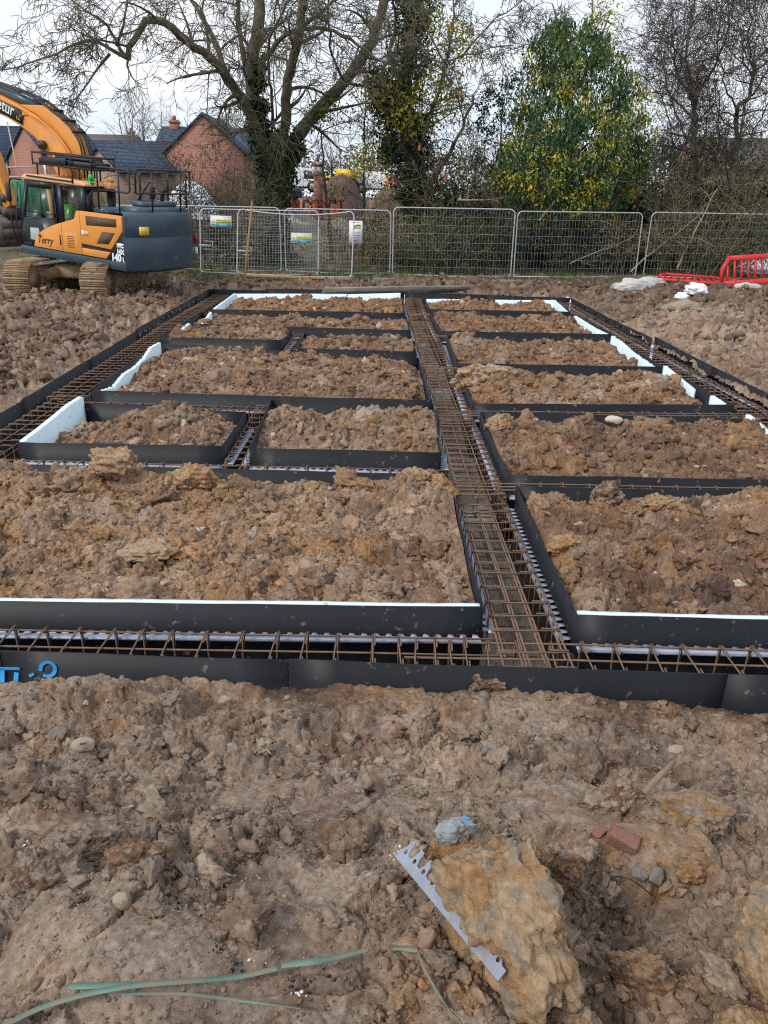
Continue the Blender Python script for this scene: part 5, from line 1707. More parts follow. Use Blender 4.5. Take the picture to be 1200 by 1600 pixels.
# --- the rounded ivy tree with yellow leaves
def round_tree():
    Y0 = 29.2
    base = at(880, 415, Y0)
    t = thing('ivy_mound_tree', "broad rounded evergreen tree splashed with yellow leaves, highest behind the fence", 'tree', base)
    o = -Vector(base)
    q = lambda px, py, dy=0: at(px, py, Y0 + dy)
    w = Wood(41)
    p, r = w.limb('trunk', [q(880, 415), q(882, 330), q(885, 250), q(890, 150), q(890, 60)], .28, .06, 10, .05)
    sp = [(8, .4, .02, 6, .55, .45, .6, 4, 'b2'), (6, .5, -.02, 5, .6, .5, .6, 3, 'b3'), (5, .5, -.03, 0, 0, 0, 0, 3, 'b3')]
    w.along('limb', p, r, .35, 2.4, sp, up=.2, f0=.1)
    for a, b in (((890, 120), (930, 0)), ((885, 130), (860, 10)), ((900, 140), (950, 20)), ((880, 150), (830, 70))):
        p, r = w.limb('limb', [q(*a), q((a[0] + b[0]) / 2 + 8, (a[1] + b[1]) / 2), q(*b)], .06, .02, 5)
        w.along('limb', p, r, .35, 1.2, sp, lev=1)
    build_wood(w, t, o, {'*': M_BARK, 'b2': M_TWIGD, 'b3': M_STEM})
    rg = np.random.default_rng(43)
    outline = [(48, 858, 930), (70, 840, 955), (95, 828, 968), (130, 822, 980), (160, 814, 990), (190, 803, 1006), (220, 795, 1008), (250, 788, 1002), (280, 786, 992), (310, 795, 985), (335, 825, 960)]
    cs, rs, ys_, yr = [], [], [], []
    for py, x0, x1 in outline:
        k = max(3, int((x1 - x0) / 15))
        for px in np.linspace(x0 + 8, x1 - 8, k):
            f = (px - x0) / (x1 - x0) * 2 - 1
            dep = math.sqrt(max(0, 1 - f * f)) * (x1 - x0) / 85.
            for dy in (-dep, dep * .4):
                cs.append(q(px + rg.uniform(-15, 15), py + rg.uniform(-14, 14), dy + rg.uniform(-.25, .25))); rs.append(rg.uniform(.22, .55))
            pr = .20 + .50 * smooth(190, 280, py) + (.35 if f > .3 and 130 < py < 230 else 0) + (.25 if f < -.1 and py < 170 else 0)
            if rg.random() < pr:
                ys_.append(q(px + rg.uniform(-10, 10), py + rg.uniform(-10, 10), -dep - .25)); yr.append(rg.uniform(.25, .5))
    for px, py in ((1000, 180), (1010, 150), (990, 130), (955, 15), (935, 10), (945, 30), (925, 40), (1025, 175), (960, 60), (985, 300), (1000, 270), (1020, 215), (850, 65), (870, 45), (838, 90), (800, 250), (795, 280), (810, 225), (815, 300), (830, 200), (845, 160), (835, 320), (860, 110), (1012, 250), (785, 265), (778, 300), (800, 320), (822, 165), (812, 210), (1018, 200), (1015, 280), (975, 95), (840, 80), (905, 60), (880, 70)):
        ys_.append(q(px, py, -.4)); yr.append(.38)
    leafy('ivy', t, cloud(cs, 30000, np.array(rs), rg) + np.array(o), .105, [(.050, .115, .042), (.078, .150, .050), (.028, .070, .028), (.120, .185, .058)], 44, droop=.9)
    leafy('yellow_leaves', t, cloud(ys_, 5600, np.array(yr), rg) + np.array(o), .10, YELLOW, 45, droop=.5)
round_tree()

# --- bare thorny trees on the right
def bare(label, basepx, Y0, limbs_, seed, gap, L, root_r=.16, name='bare_thorn_tree', tw=M_TWIGD, twigs2=M_TWIGD, spec=None, bark=None):
    base = at(*basepx, Y0)
    t = thing(name, label, 'tree', base)
    o = -Vector(base)
    w = Wood(seed)
    w.rmin = .0065
    sp = spec or [(9, .36, .04, 8, .62, .45, .55, 4, 'b2'), (8, .42, .03, 7, .62, .55, .55, 3, 'b3'), (6, .4, .02, 0, 0, 0, 0, 3, 'b3')]
    for i, (ctrl, r0, r1) in enumerate(limbs_):
        p, r = w.limb('trunk' if i == 0 else 'limb', [at(a, b, Y0 + w.rg.uniform(-.8, .8)) for a, b in ctrl], r0 * .72, r1 * .7, 8 if r0 > .08 else 6, .05)
        w.along('limb', p, r, gap, L, sp, up=.5, f0=.3)
    build_wood(w, t, o, {'*': bark or M_BARK, 'b2': tw, 'b3': twigs2})
    return t, o
bare("dense leafless thorn tree with many dark twigs, right of the rounded evergreen", (1085, 420), 30.2, [
    ([(1088, 420), (1090, 330), (1086, 230), (1083, 150)], .17, .11), ([(1083, 150), (1078, 115), (1068, 95), (1075, 50), (1085, 0), (1088, -40)], .09, .04),
    ([(1083, 150), (1105, 120), (1125, 95), (1140, 40), (1145, -20)], .08, .03), ([(1086, 190), (1050, 150), (1020, 140), (990, 150)], .06, .02),
    ([(1086, 240), (1060, 190), (1040, 120), (1030, 70), (1045, 20)], .06, .02), ([(1083, 150), (1050, 110), (1058, 70), (1040, 50)], .06, .02),
    ([(1090, 330), (1055, 250), (1045, 180), (1010, 120)], .06, .02), ([(1095, 330), (1120, 240), (1125, 180), (1118, 120)], .05, .02)], 51, .22, 2.3)
bare("crooked dark leafless tree at the right edge", (1145, 420), 29.6, [
    ([(1140, 420), (1143, 330), (1148, 250), (1150, 185)], .15, .11), ([(1150, 185), (1152, 165), (1175, 148), (1178, 110), (1182, 95), (1200, 75), (1225, 50)], .11, .05),
    ([(1178, 108), (1172, 85), (1165, 65), (1175, 30), (1170, -30)], .05, .02), ([(1148, 260), (1185, 190), (1210, 140)], .05, .02), ([(1175, 150), (1200, 110), (1215, 20)], .05, .02), ([(1150, 170), (1130, 130), (1120, 60), (1130, 0)], .05, .02)], 52, .23, 2.2)

# --- dark pine-like sapling and thin trunks
def sapling(label, px, y0, y1, Y0, spread, cols, seed, n=2200, leafsize=.1, name='evergreen_sapling', lean=0):
    base = at(px, y1, Y0)
    t = thing(name, label, 'tree', base); o = -Vector(base)
    w = Wood(seed)
    p, r = w.limb('trunk', [at(px, y1, Y0), at(px + lean * .5, (y0 + y1) / 2, Y0), at(px + lean, y0, Y0)], .09, .02, 7)
    sp = [(6, .35, .0, 6, .55, .5, .6, 3, 'b2'), (5, .4, .0, 0, 0, 0, 0, 3, 'b2')]
    w.along('limb', p, r, .3, spread, sp, f0=.3)
    build_wood(w, t, o, {'*': M_BARK, 'b2': M_TWIGD})
    rg = np.random.default_rng(seed)
    tips = np.array([tuple(v) for v in w.tips])
    leafy('leaves', t, cloud(tips, n, .22, rg) + np.array(o), leafsize, cols, seed)
sapling("dark blue green sapling between the two ivy covered trees", 772, 155, 400, 31, 1.2, [(.022, .045, .03), (.03, .06, .038)], 61, 2600, .1, lean=14)
sapling("thin ivy stem with a few yellow leaves, beside the spoil heap", 566, 130, 420, 31.5, .9, YELLOW + IVY, 62, 700, .1, name='thin_tree', lean=6)
sapling("slender twiggy tree with sparse yellow leaves, in front of the yellow site plant", 520, 190, 420, 31, 1.1, YELLOW + OLIVE, 63, 380, .09, name='thin_tree', lean=-20)

DK = [(.018, .036, .013), (.028, .052, .018), (.036, .050, .020), (.012, .022, .010)]
# --- shrubs and thickets behind the fence: arching stems and small leaves
def shrub(label, px, ybase, ytop, Y0, wid, nst, cols, nl, seed, stem=M_STEM, leafsize=.07, group=None, name='shrub', curl=.35, sr=.013, lr=.3):
    base = at(px, ybase, Y0)
    t = thing(name, label, 'shrub', base, group=group); o = -Vector(base)
    H = at(px, ytop, Y0).z - base.z
    w = Wood(seed)
    sp = [(9, curl, lambda t: .10 - .26 * t, 6, .5, .6, .5, 4, 'b2'), (6, .5, -.03, 4, .55, .6, .55, 3, 'b2'), (4, .5, -.02, 0, 0, 0, 0, 3, 'b2')]
    for k in range(nst):
        p = base + Vector((w.rg.uniform(-wid, wid), w.rg.uniform(-.8, .8), 0))
        w.grow('stem', p, (w.rg.uniform(-.5, .5), w.rg.uniform(-.3, .3), 1), H * w.rg.uniform(.55, 1.15), sr * w.rg.uniform(.7, 1.7), 0, sp)
    m = w.b['b2']; ob = m.build('stems', stem, t, True); ob.data.transform(Matrix.Translation(o))
    if nl:
        rg = np.random.default_rng(seed)
        allp = np.concatenate(m.V)[::9]
        leafy('leaves', t, cloud(allp[rg.permutation(len(allp))[:900]], nl, lr, rg) + np.array(o), leafsize, cols, seed)
    return t
shrub("olive green bush beside the ivy trunk, in front of the gabled house", 365, 420, 225, 28.6, 1.5, 26, OLIVE + [(.05, .07, .03)], 5200, 71, lr=.35)
shrub("thin brown twiggy bush at the white sheeting", 315, 420, 240, 29.5, 1.0, 16, BROWNL, 420, 72, stem=M_TWIGD)
shrub("low bush of dull green twigs behind the signed leaning panel", 340, 425, 330, 27.6, 1.6, 22, OLIVE + IVY, 2600, 73)
shrub("bramble with pale yellow leaves behind the portrait sign", 590, 428, 330, 27.4, 1.0, 18, [(.30, .24, .07), (.22, .19, .08), (.13, .13, .05), (.25, .16, .07)], 1900, 74)
shrub("mixed bramble with green shoots behind the middle fence panel", 660, 430, 335, 27.4, 1.2, 24, IVY + FRESH, 3800, 75)
shrub("dark leafy thicket under the tall ivy clad tree", 720, 425, 230, 29.6, 1.6, 30, OLIVE + IVY, 6200, 76, stem=M_STEM)
shrub("dark green growth behind the sagging fence panel", 745, 430, 330, 27.6, 1.4, 26, IVY + [(.012, .025, .010)], 5400, 77, stem=M_TWIGD, lr=.4)
shrub("tangle of dead stems below the rounded evergreen", 870, 432, 345, 27.5, 2.1, 16, IVY + DK, 5200, 78, sr=.012, stem=M_TWIGD, lr=.4)
shrub("tangle of long pale bare stems behind the bright corner of the fence", 985, 435, 290, 27.9, 1.3, 16, OLIVE, 1500, 79, sr=.016, curl=.25)
shrub("clump of tall straw coloured upright stems left of the right-hand thorn tree", 1060, 438, 225, 28.6, 1.0, 18, OLIVE + FRESH, 1500, 80, sr=.016, curl=.2)
shrub("wide olive thicket at the right edge, mostly fine twigs", 1165, 438, 225, 28.2, 1.9, 26, OLIVE + [(.14, .15, .07)], 6500, 81, sr=.012)
shrub("grey green thicket behind the red barrier", 1150, 440, 330, 26.9, 2.0, 20, OLIVE + IVY, 4200, 82, sr=.013)
shrub("olive twiggy growth filling the gap left of the rounded evergreen", 760, 425, 190, 30.2, 1.3, 16, OLIVE + YELLOW[:1], 5200, 85, stem=M_TWIGD, lr=.45)
shrub("dense dark bush between rounded evergreen and thorn tree", 1010, 430, 225, 30.6, 1.5, 30, IVY + OLIVE, 4200, 83, stem=M_TWIGD)
shrub("small bush of dull yellow leaves left of the thin ivy stem", 540, 425, 290, 29.6, .8, 14, OLIVE + YELLOW, 700, 84, stem=M_TWIGD)

def undergrowth(name, label, pts, n, rad, cols, size, seed):
    rg = np.random.default_rng(seed)
    o = leafy(name, None, cloud(pts, n, rad, rg), size, cols, seed)
    return tag(o, label, None, None, 'stuff')
_pts = []
for px in range(590, 1330, 9):
    for _ in range(6):
        py = random.uniform(300, 425) if px > 630 else random.uniform(345, 425)
        _pts.append(at(px + random.uniform(-6, 6), py, 30.5 + random.uniform(-.8, 1.8)))
undergrowth('undergrowth', 'dark dense undergrowth behind the fence', _pts, 34000, .5, DK, .16, 91)
_pts = []
for px in range(770, 1330, 9):
    for _ in range(4):
        _pts.append(at(px + random.uniform(-6, 6), random.uniform(215, 330), 33.5 + random.uniform(-.8, 1.8)))
undergrowth('undergrowth', 'brown and olive growth farther behind the hedge', _pts, 15000, .5, OLIVE + IVY + [(.10, .10, .06), (.13, .13, .075)], .13, 92)
_pts = [at(px, random.uniform(360, 425), 28.8 + random.uniform(-.5, .8)) for px in range(230, 470, 4)]
undergrowth('undergrowth', 'scrub at the foot of the big bare tree', _pts, 7000, .45, OLIVE + DK, .11, 93)
# grass tufts along the fence line
rg = np.random.default_rng(94)
n = 5200
gx = np.concatenate([rg.normal(c, s, n // 5) for c, s in ((-5.6, .5), (-1.3, .5), (.2, .9), (-3.4, .8), (5.8, 1.2))])
gy = rg.uniform(24.6, 27.0, len(gx))
gz = ground_z(gx, gy, False)
hgt = rg.uniform(.07, .22, len(gx))
ang = rg.uniform(0, 6.28, len(gx)); dx, dy = np.cos(ang), np.sin(ang)
wv = .012
V = np.stack([np.column_stack([gx - dx * wv, gy - dy * wv, gz - .02]), np.column_stack([gx + dx * wv, gy + dy * wv, gz - .02]),
              np.column_stack([gx + rg.normal(0, .06, len(gx)), gy + rg.normal(0, .06, len(gx)), gz + hgt])], 1)
gc = np.array(FRESH)[rg.integers(0, 3, len(gx))] * rg.uniform(.6, 1.2, (len(gx), 1))
tag(mk('grass', V.reshape(-1, 3), [np.arange(len(gx) * 3).reshape(-1, 3)], M_LEAF, None, False, np.repeat(gc, 3, 0)), 'green grass tufts under the fence', None, None, 'stuff')

# --- far winter trees on the skyline
def far_tree(label, px, ybase, ytop, Y0, seed, wid=1.0, dens=1.0, sr=.03):
    base = at(px, ybase, Y0)
    H = at(px, ytop, Y0).z - base.z
    t = thing('winter_tree', label, 'tree', base, group='winter trees on the skyline'); o = -Vector(base)
    w = Wood(seed)
    w_ = H / 9
    sp = [(7, .28, .10, 9 * dens, .5, .6, .5 * wid, 4, 'b2'), (6, .3, .06, 8 * dens, .5, .62, .5, 3, 'b2'), (4, .3, .03, 0, 0, 0, 0, 3, 'b2')]
    for k in range(3):
        w.grow('stem', base, (w.rg.uniform(-.3, .3) * wid, w.rg.uniform(-.3, .3), 1), H * w.rg.uniform(.85, 1.0), .13 * w_, 0, sp)
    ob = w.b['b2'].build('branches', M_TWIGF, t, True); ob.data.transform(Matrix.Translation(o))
for i, (lab, px, yb, ytp, Y0, wd) in enumerate((
        ("round headed winter tree above the low middle roof", 215, 290, 155, 85, 1.1), ("second pale winter tree, left of the chimney", 248, 290, 152, 86, 1.0),
        ("faint winter tree behind boom of the excavator", 120, 290, 180, 95, 1.2), ("winter tree left of the gable peak of the brick house", 285, 290, 165, 88, 1.0),
        ("conifer shaped winter tree between gable and big bare tree", 355, 290, 170, 84, .6), ("far winter tree seen between trunk and leaning limb", 475, 290, 195, 90, 1.2),
        ("far winter tree over the yellow site plant", 530, 290, 200, 92, 1.2), ("far winter tree left of the tall ivy clad tree", 590, 290, 185, 90, 1.1),
        ("far winter tree right of the tall ivy clad tree", 745, 290, 205, 90, 1.1))):
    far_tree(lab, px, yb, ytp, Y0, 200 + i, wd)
_pts = [at(px, random.uniform(235, 300), 110 + random.uniform(-5, 5)) for px in range(420, 1300, 5) for _ in range(2)]
_pts = []
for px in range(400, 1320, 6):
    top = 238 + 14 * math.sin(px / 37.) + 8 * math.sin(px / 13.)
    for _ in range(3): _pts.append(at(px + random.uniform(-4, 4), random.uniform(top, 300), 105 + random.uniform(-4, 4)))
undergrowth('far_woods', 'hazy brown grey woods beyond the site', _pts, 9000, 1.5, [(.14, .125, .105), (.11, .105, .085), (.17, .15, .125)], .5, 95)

# pale dead branches fallen through the fence line
def dead(label, pix, Y, r, seed):
    pts = [at(a, b, Y + d) for a, b, d in pix]
    t = thing('dead_branch', label, 'branch', pts[0], group='dead branches in the hedge'); o = -Vector(pts[0])
    w = Wood(seed); w.rmin = .006
    p, rr = w.limb('limb', pts, r, r * .45, 6, .02)
    sp = [(6, .35, .02, 3, .5, .6, .6, 4, 'limb'), (4, .4, .0, 0, 0, 0, 0, 3, 'limb')]
    w.along('limb', p, rr, .5, .8, sp, rr=.6)
    ob = w.b['limb'].build('branch', M_PALE, t, True); ob.data.transform(Matrix.Translation(o))
M_PALE = mat("pale dead wood", (.36, .30, .22), .9, (.25, .20, .14), 3)
dead("pale dead branch arching behind the fence panel left of the bright joint", [(842, 345, 0), (862, 320, .1), (880, 300, .2), (900, 312, .3), (930, 350, .2)], 27.0, .03, 401)
dead("forked pale branch propped against the bright fence joint", [(985, 425, 0), (1010, 400, .1), (1040, 380, .2), (1062, 362, .3), (1100, 330, .4)], 26.9, .035, 402)
dead("long straight pale pole leaning in the right thicket", [(1058, 420, 0), (1078, 380, .1), (1100, 335, .2), (1120, 296, .3)], 26.9, .04, 403)
dead("sawn branch stub behind the sagging fence panel", [(715, 312, 0), (745, 314, .1), (770, 312, .2)], 27.8, .05, 404)
dead("curved dead branch low behind the fence panel under the rounded tree", [(890, 412, 0), (925, 395, .1), (965, 384, .2), (985, 372, .2)], 26.8, .025, 405)
dead("thin pale branch hanging under the right side of the rounded evergreen", [(945, 300, 0), (925, 318, .1), (935, 345, .2), (960, 370, .3)], 27.0, .02, 406)
# ------------------------------------------------------------------ mesh fence panels
M_GALV = mat("galvanised tube", (.46, .48, .49), .45, (.36, .38, .39), 5, metal=.35)
M_WIRE = mat("galvanised wire", (.40, .42, .42), .5, metal=.25)
M_RUBBER = mat("fence foot block", (.20, .175, .15), .9, (.12, .105, .09), 6)
M_SIGNW = mat("white sign board", (.74, .77, .80), .5)
M_SIGNY = mat("yellow sign field", (.72, .70, .16), .5)
M_SIGNB = mat("blue sign field", (.04, .32, .44), .5)
M_TIMB = mat("pale batten timber", (.42, .25, .12), .8, (.33, .19, .09), 8)
M_PLANK = mat("weathered plank", (.15, .145, .13), .9, (.25, .235, .205), 2.5, bump=.6, bscale=30)
M_RED = mat("red plastic barrier", (.62, .035, .030), .5, (.52, .030, .028), 3, dirt=(.35, .16, .11), dirt_scale=4, dirt_lo=.6, dirt_hi=.75)
M_ORED = mat("orange red barrier", (.75, .10, .03), .5)
M_SHEET = mat("white plastic sheeting", (.52, .52, .50), .55, (.36, .35, .33), 3, bump=.5, bscale=9)

def gz(x, y): return float(ground_z(np.array([x]), np.array([y]), False)[0])

def fence_panel(label, a, b, h=2.0, lean=0.0, sag=0.0, wires=38, base=.10, bend=0.0):
    """a, b = ground points under the two posts"""
    a, b = Vector(a), Vector(b)
    d = b - a
    wdt = d.length
    ang = math.atan2(d.y, d.x)
    t = thing('mesh_fence', label, 'fence panel', a, (lean, -math.asin(d.z / wdt) if abs(d.z) < 1 else 0, ang), 'steel mesh fence panels')
    def top(x): return h - sag * math.sin(math.pi * x / wdt) ** 1.0
    r = .16
    pts = [(0, 0, -.02), (0, 0, .3), (0, 0, h - r - .25)] + [(r - r * math.cos(k), 0, h - r + r * math.sin(k)) for k in np.linspace(0, math.pi / 2, 6)]
    pts += [(x, bend * math.sin(math.pi * x / wdt), top(x)) for x in np.linspace(r + .1, wdt - r - .1, 9)]
    pts += [(wdt - r + r * math.sin(k), 0, h - r + r * math.cos(k)) for k in np.linspace(0, math.pi / 2, 6)] + [(wdt, 0, h - r - .25), (wdt, 0, .3), (wdt, 0, -.02)]
    m = MB(); m.tube(pts, .021, 8)
    m.tube([(0, 0, base + .02), (wdt * .5, 0, base - .02), (wdt, 0, base + .02)], .017, 6)
    for sx in (0, wdt):
        q = sx + (.10 if sx == 0 else -.10)
        m.add([(sx, -.004, base), (q, -.004, base), (sx, -.004, base + .13), (sx, .004, base), (q, .004, base), (sx, .004, base + .13)],
              [[[0, 1, 2], [5, 4, 3]], [[0, 3, 4, 1], [1, 4, 5, 2], [2, 5, 3, 0]]])
    fix_normals(m.build('frame', M_GALV, t, True))
    m = MB()
    for k in range(wires):
        x = wdt * (k + 1) / (wires + 1)
        zt = top(x) if .16 < x < wdt - .16 else h - .05
        m.tube([(x, 0, base), (x + .006 * math.sin(k * 1.7), bend * .5 * math.sin(math.pi * x / wdt), (base + zt) / 2), (x, bend * math.sin(math.pi * x / wdt), zt)], .0021, 3, False)
    for k in range(7):
        z = base + (h - base) * (k + 1) / 8
        m.tube([(x, .006, z - sag * z / h * math.sin(math.pi * x / wdt) + .01 * math.sin(x * 3 + k)) for x in np.linspace(0, wdt, 8)], .0028, 3, False)
    m.build('mesh_infill', M_WIRE, t)
    return t

def fpt(px, py):
    p = P(px, py, 0.0)
    return Vector((p.x, p.y, -.02))
fence_panel("fence panel mostly hidden behind the excavator", fpt(98, 421), fpt(268, 424), 2.0)
fence_panel("upright fence panel behind the two leaning ones, left of the trunk", fpt(272, 424), fpt(440, 428), 2.02)
fence_panel("upright fence panel with a portrait sign, behind the leaning ones", fpt(447, 428), fpt(609, 432), 2.0)
fence_panel("fence panel with sagging top rail, in the middle", fpt(613, 433), fpt(797, 437), 2.1, sag=.0)
fence_panel("fence panel in front of dead stems below the rounded evergreen", fpt(802, 437), fpt(992, 436), 2.05, lean=R(-1.5))
fence_panel("rightmost fence panel, running behind the red barrier", fpt(1004, 436), fpt(1205, 440), 2.08, lean=R(1.5))
fence_panel("leaning fence panel with yellow and blue sign on its top rail", fpt(314, 430), fpt(497, 434), 2.0, lean=R(-12), bend=.03)
fence_panel("bent leaning fence panel nearest the excavator stake, low sign in the middle", fpt(370, 432), fpt(549, 438), 2.02, lean=R(-13), sag=.12, bend=.05)
# couplers standing off the leaning panels' left posts
for i, (px, py, lab) in enumerate(((319, 383, "steel latch bracket on the post of the left leaning panel"), (379, 392, "steel latch bracket on the post of the bent leaning panel"))):
    c = at(px, py, 25.65)
    t = thing('latch_bracket', lab, 'bracket', c, group='latch brackets')
    m = MB()
    for z in (-.12, .12): m.tube([(0, 0, z), (.27, 0, z)], .014, 6)
    m.tube([(.27, 0, -.12), (.27, 0, .12)], .014, 6); m.tube([(-.16, 0, .0), (.25, 0, -.01)], .026, 8)
    m.build('bracket', M_GALV, t, True)
for i, (px, py, lab) in enumerate(((601, 440, "worn block foot under the fence joint left of the middle panel"), (799, 446, "block foot under the joint right of the middle panel"), (998, 447, "block foot under the joint beside the white sheeting"))):
    c = fpt(px, py)
    t = thing('concrete_block', lab, 'fence foot', (c.x, c.y + .15, gz(c.x, c.y) - .02), group='fence feet')
    m = MB(); m.box((-.36, -.12, 0), (.36, .12, .14), bev=.03); m.build('block', M_RUBBER, t)
    m = MB()
    for x in (-.12, .12): m.tube([(x, 0, .135), (x, 0, .15)], .035, 10)
    m.build('socket', M_BLACK, t)

def sign(label, px0, py0, px1, py1, Y, kind, lean=0.0):
    a, b = at(px0, py1, Y), at(px1, py0, Y)
    w, h = b.x - a.x, b.z - a.z
    t = thing('warning_sign' if kind == 'land' else 'notice_sign', label, 'sign', a, (lean, R(1.0), 0), 'signs hung on the fence')
    m = MB(); m.box((0, -.004, 0), (w, .004, h)); bd = m.build('board', M_SIGNW, t)
    def fld(n, x0, z0, x1, z1, mt, y=-.007):
        mm = MB(); mm.box((x0 * w, y, z0 * h), (x1 * w, -.0045, z1 * h)); return mm.build(n, mt, bd)
    FX = lambda x, z: Matrix(((1, 0, 0, x * w), (0, 0, -1, -.0085), (0, 1, 0, z * h), (0, 0, 0, 1)))
    if kind == 'land':
        fld('yellow_field', .25, .36, .97, .74, M_SIGNY); fld('blue_field', .25, .05, .97, .34, M_SIGNB)
        text_part("Construction site", h * .17, M_INK, bd, FX(.29, .55), squash=.75)
        text_part("Keep out", h * .22, M_SIGNW, bd, FX(.42, .12), squash=.9)
        mm = MB(); mm.xzprism([(.05 * w, .40 * h), (.21 * w, .40 * h), (.13 * w, .70 * h)], -.007, -.0045); mm.build('warning_triangle', M_SIGNY, bd)
        mm = MB()
        for cx in (.09, .18): mm.tube([(cx * w, -.0045, .2 * h), (cx * w, -.007, .2 * h)], .10 * h, 14)
        mm.build('mandatory_disc', M_SIGNB, bd)
    else:
        M_R = mat("logo red", (.55, .07, .05), .5); M_Yw = mat("logo yellow", (.70, .55, .10), .5); M_G = mat("logo green", (.25, .50, .12), .5)
        for k, (m_, o_) in enumerate(((M_R, 0), (M_Yw, -.055), (M_G, -.10))):
            mm = MB()
            pts = [(x, .70 + o_ + .07 * math.sin((x - .3) * 4.5)) for x in np.linspace(.32, .86, 10)]
            for p, q in zip(pts[:-1], pts[1:]):
                th = .075 if k == 0 else .045
                mm.box((p[0] * w, -.0075 - .0005 * k, (p[1]) * h), (q[0] * w, -.0045, (p[1] + th) * h))
            mm.build('logo', m_, bd)
        mm = MB()
        for k, (x0, x1) in enumerate(((.3, .82), (.36, .78), (.3, .84), (.34, .7))): mm.box((x0 * w, -.0075, (.50 - .075 * k) * h), (x1 * w, -.0045, (.515 - .075 * k) * h))
        mm.box((.36 * w, -.0075, .1 * h), (.66 * w, -.0045, .13 * h)); mm.box((.1 * w, -.0075, .93 * h), (.75 * w, -.0045, .945 * h))
        mm.build('text_lines', M_INK, bd)
sign("yellow and blue warning sign hung from the top rail of the left leaning panel", 329, 337, 361, 354, 25.62, 'land', R(-6))
sign("yellow and blue warning sign lower down, on the bent leaning panel", 455, 364, 487, 379, 25.55, 'land', R(-6))
sign("white portrait sign with red, yellow and green swoosh on the fence", 545, 345, 566, 380, 25.6, 'port', R(-3))

# stake, batten and plank
a, b = P(379.5, 452, -.05), at(394, 317, 22.6)
t = thing('timber_stake', "tall thin timber stake standing in the mud behind the far panel", 'stake', a)
m = MB(); d = b - a; m.tube([(0, 0, -.25), d * .5, d, d + Vector((.0, 0, .07))], [.028, .028, .026, .006], 4); m.build('stake', M_TIMB, t)
a, b = P(384, 431, .03), P(548, 437, .03)
t = thing('timber_batten', "long timber batten lying at the foot of the leaning fence panels", 'batten', a, (0, 0, math.atan2(b.y - a.y, b.x - a.x)))
m = MB(); m.box((0, -.03, -.02), ((b - a).length, .03, .06), bev=.006); m.build('batten', M_TIMB, t)
a, b = P(503, 456, .08), P(735, 452, .08)
t = thing('weathered_plank', "weathered grey plank with a warped end lying behind the far panel", 'plank', a, (R(38), 0, math.atan2(b.y - a.y, b.x - a.x)))
Lp = (b - a).length
m = MB()
poly = [(0, -.10), (Lp * .30, -.12), (Lp * .62, -.12), (Lp * .72, -.14), (Lp * .97, -.02), (Lp, .03), (Lp * .98, .12), (Lp * .5, .14), (0.05, .13)]
m.xzprism(poly, -.025, .025); fix_normals(m.build('plank', M_PLANK, t))

# ------------------------------------------------------------------ barriers and litter by the fence
def barrier(label, loc, rot, mat_, w=2.0, h=1.0, foot=True, name='traffic_barrier'):
    t = thing(name, label, 'barrier', loc, rot, 'plastic barriers')
    m = MB()
    m.xzprism([(0, .12), (.0, .62), (.22, h), (.35, h), (.30, h - .16), (.12, .60), (.10, .12)], -.025, .025)
    m.xzprism([(w, .12), (w - .10, .12), (w - .12, .60), (w - .30, h - .16), (w - .35, h), (w - .22, h), (w, .62)], -.025, .025)
    m.box((.3, -.03, h - .15), (w - .3, .03, h), bev=.012)
    m.box((.08, -.028, .10), (w - .08, .028, .26), bev=.012)
    n = 9
    for k in range(n):
        x = .22 + (w - .44) * k / (n - 1)
        zt = h - .12 if .3 < x < w - .3 else h - .3
        m.box((x - .03, -.018, .2), (x + .03, .018, zt))
    fix_normals(m.build('panel', mat_, t))
    if foot:
        for x in (.35, w - .45):
            m = MB(); m.xzprism([(x, 0), (x + .12, 0), (x + .12, .3), (x, .3)], -.05, .05); m.box((x - .02, -.28, 0), (x + .14, .28, .07), bev=.02)
            m.build('foot', mat_, t)
        m = MB(); m.box((.36, -.032, .14), (.41, -.029, .24)); m.build('sticker', M_YEL, t)
    return t
c = P(1126, 447, .0)
barrier("upright red plastic barrier at the right edge, tilted in the mud", (c.x, c.y, -.12), (R(-12), R(-5), R(-3)), M_RED, 2.1, 1.0)
c = P(1030, 441, .05)
barrier("red plastic barrier lying flat beside the white sheeting", (c.x, c.y - .25, .12), (R(-80), R(3), R(-4)), M_RED, 2.2, .95, False)

def crumple(name, label, cat, c, size, material, seed, group=None, amp=.35):
    V, Fq = ico(4)
    V = V.copy()
    off = Vector((seed * 7.1, 3, 1))
    f = np.array([mnoise.turbulence(Vector(v) * 1.5 + off, 4, True) for v in V])
    V = V * (1 - amp + f * amp * 1.1)[:, None] * np.array(size)
    V[:, 2] = np.maximum(V[:, 2], -size[2] * .55)
    t = mk(name, V, [Fq], material, None, False)
    t.location = c
    return tag(t, label, cat, group)
c = P(958, 455, .05); crumple('plastic_sheeting', "crumpled grey white sheeting at the foot of the bright fence joint", 'sheeting', (c.x + .7, c.y + .25, .14), (.75, .25, .26), M_SHEET, 1, 'scraps of white sheeting')
c = P(1012, 447, .05); crumple('plastic_sheeting', "flat whitish sheeting half under the lying red barrier", 'sheeting', (c.x + .1, c.y + .1, .16), (.55, .22, .17), M_SHEET, 2, 'scraps of white sheeting')
M_BAG = mat("clean white bag", (.80, .82, .85), .55, bump=.4, bscale=14)
c = P(1086, 463, .05); crumple('rubble_bag', "larger white bag on the mud before the barriers", 'bag', (c.x, c.y, .22), (.36, .25, .21), M_BAG, 3, 'white bags on the mud')
c = P(1064, 468, .05); crumple('rubble_bag', "smaller white bag left of the larger one", 'bag', (c.x, c.y, .12), (.22, .16, .13), M_BAG, 4, 'white bags on the mud')
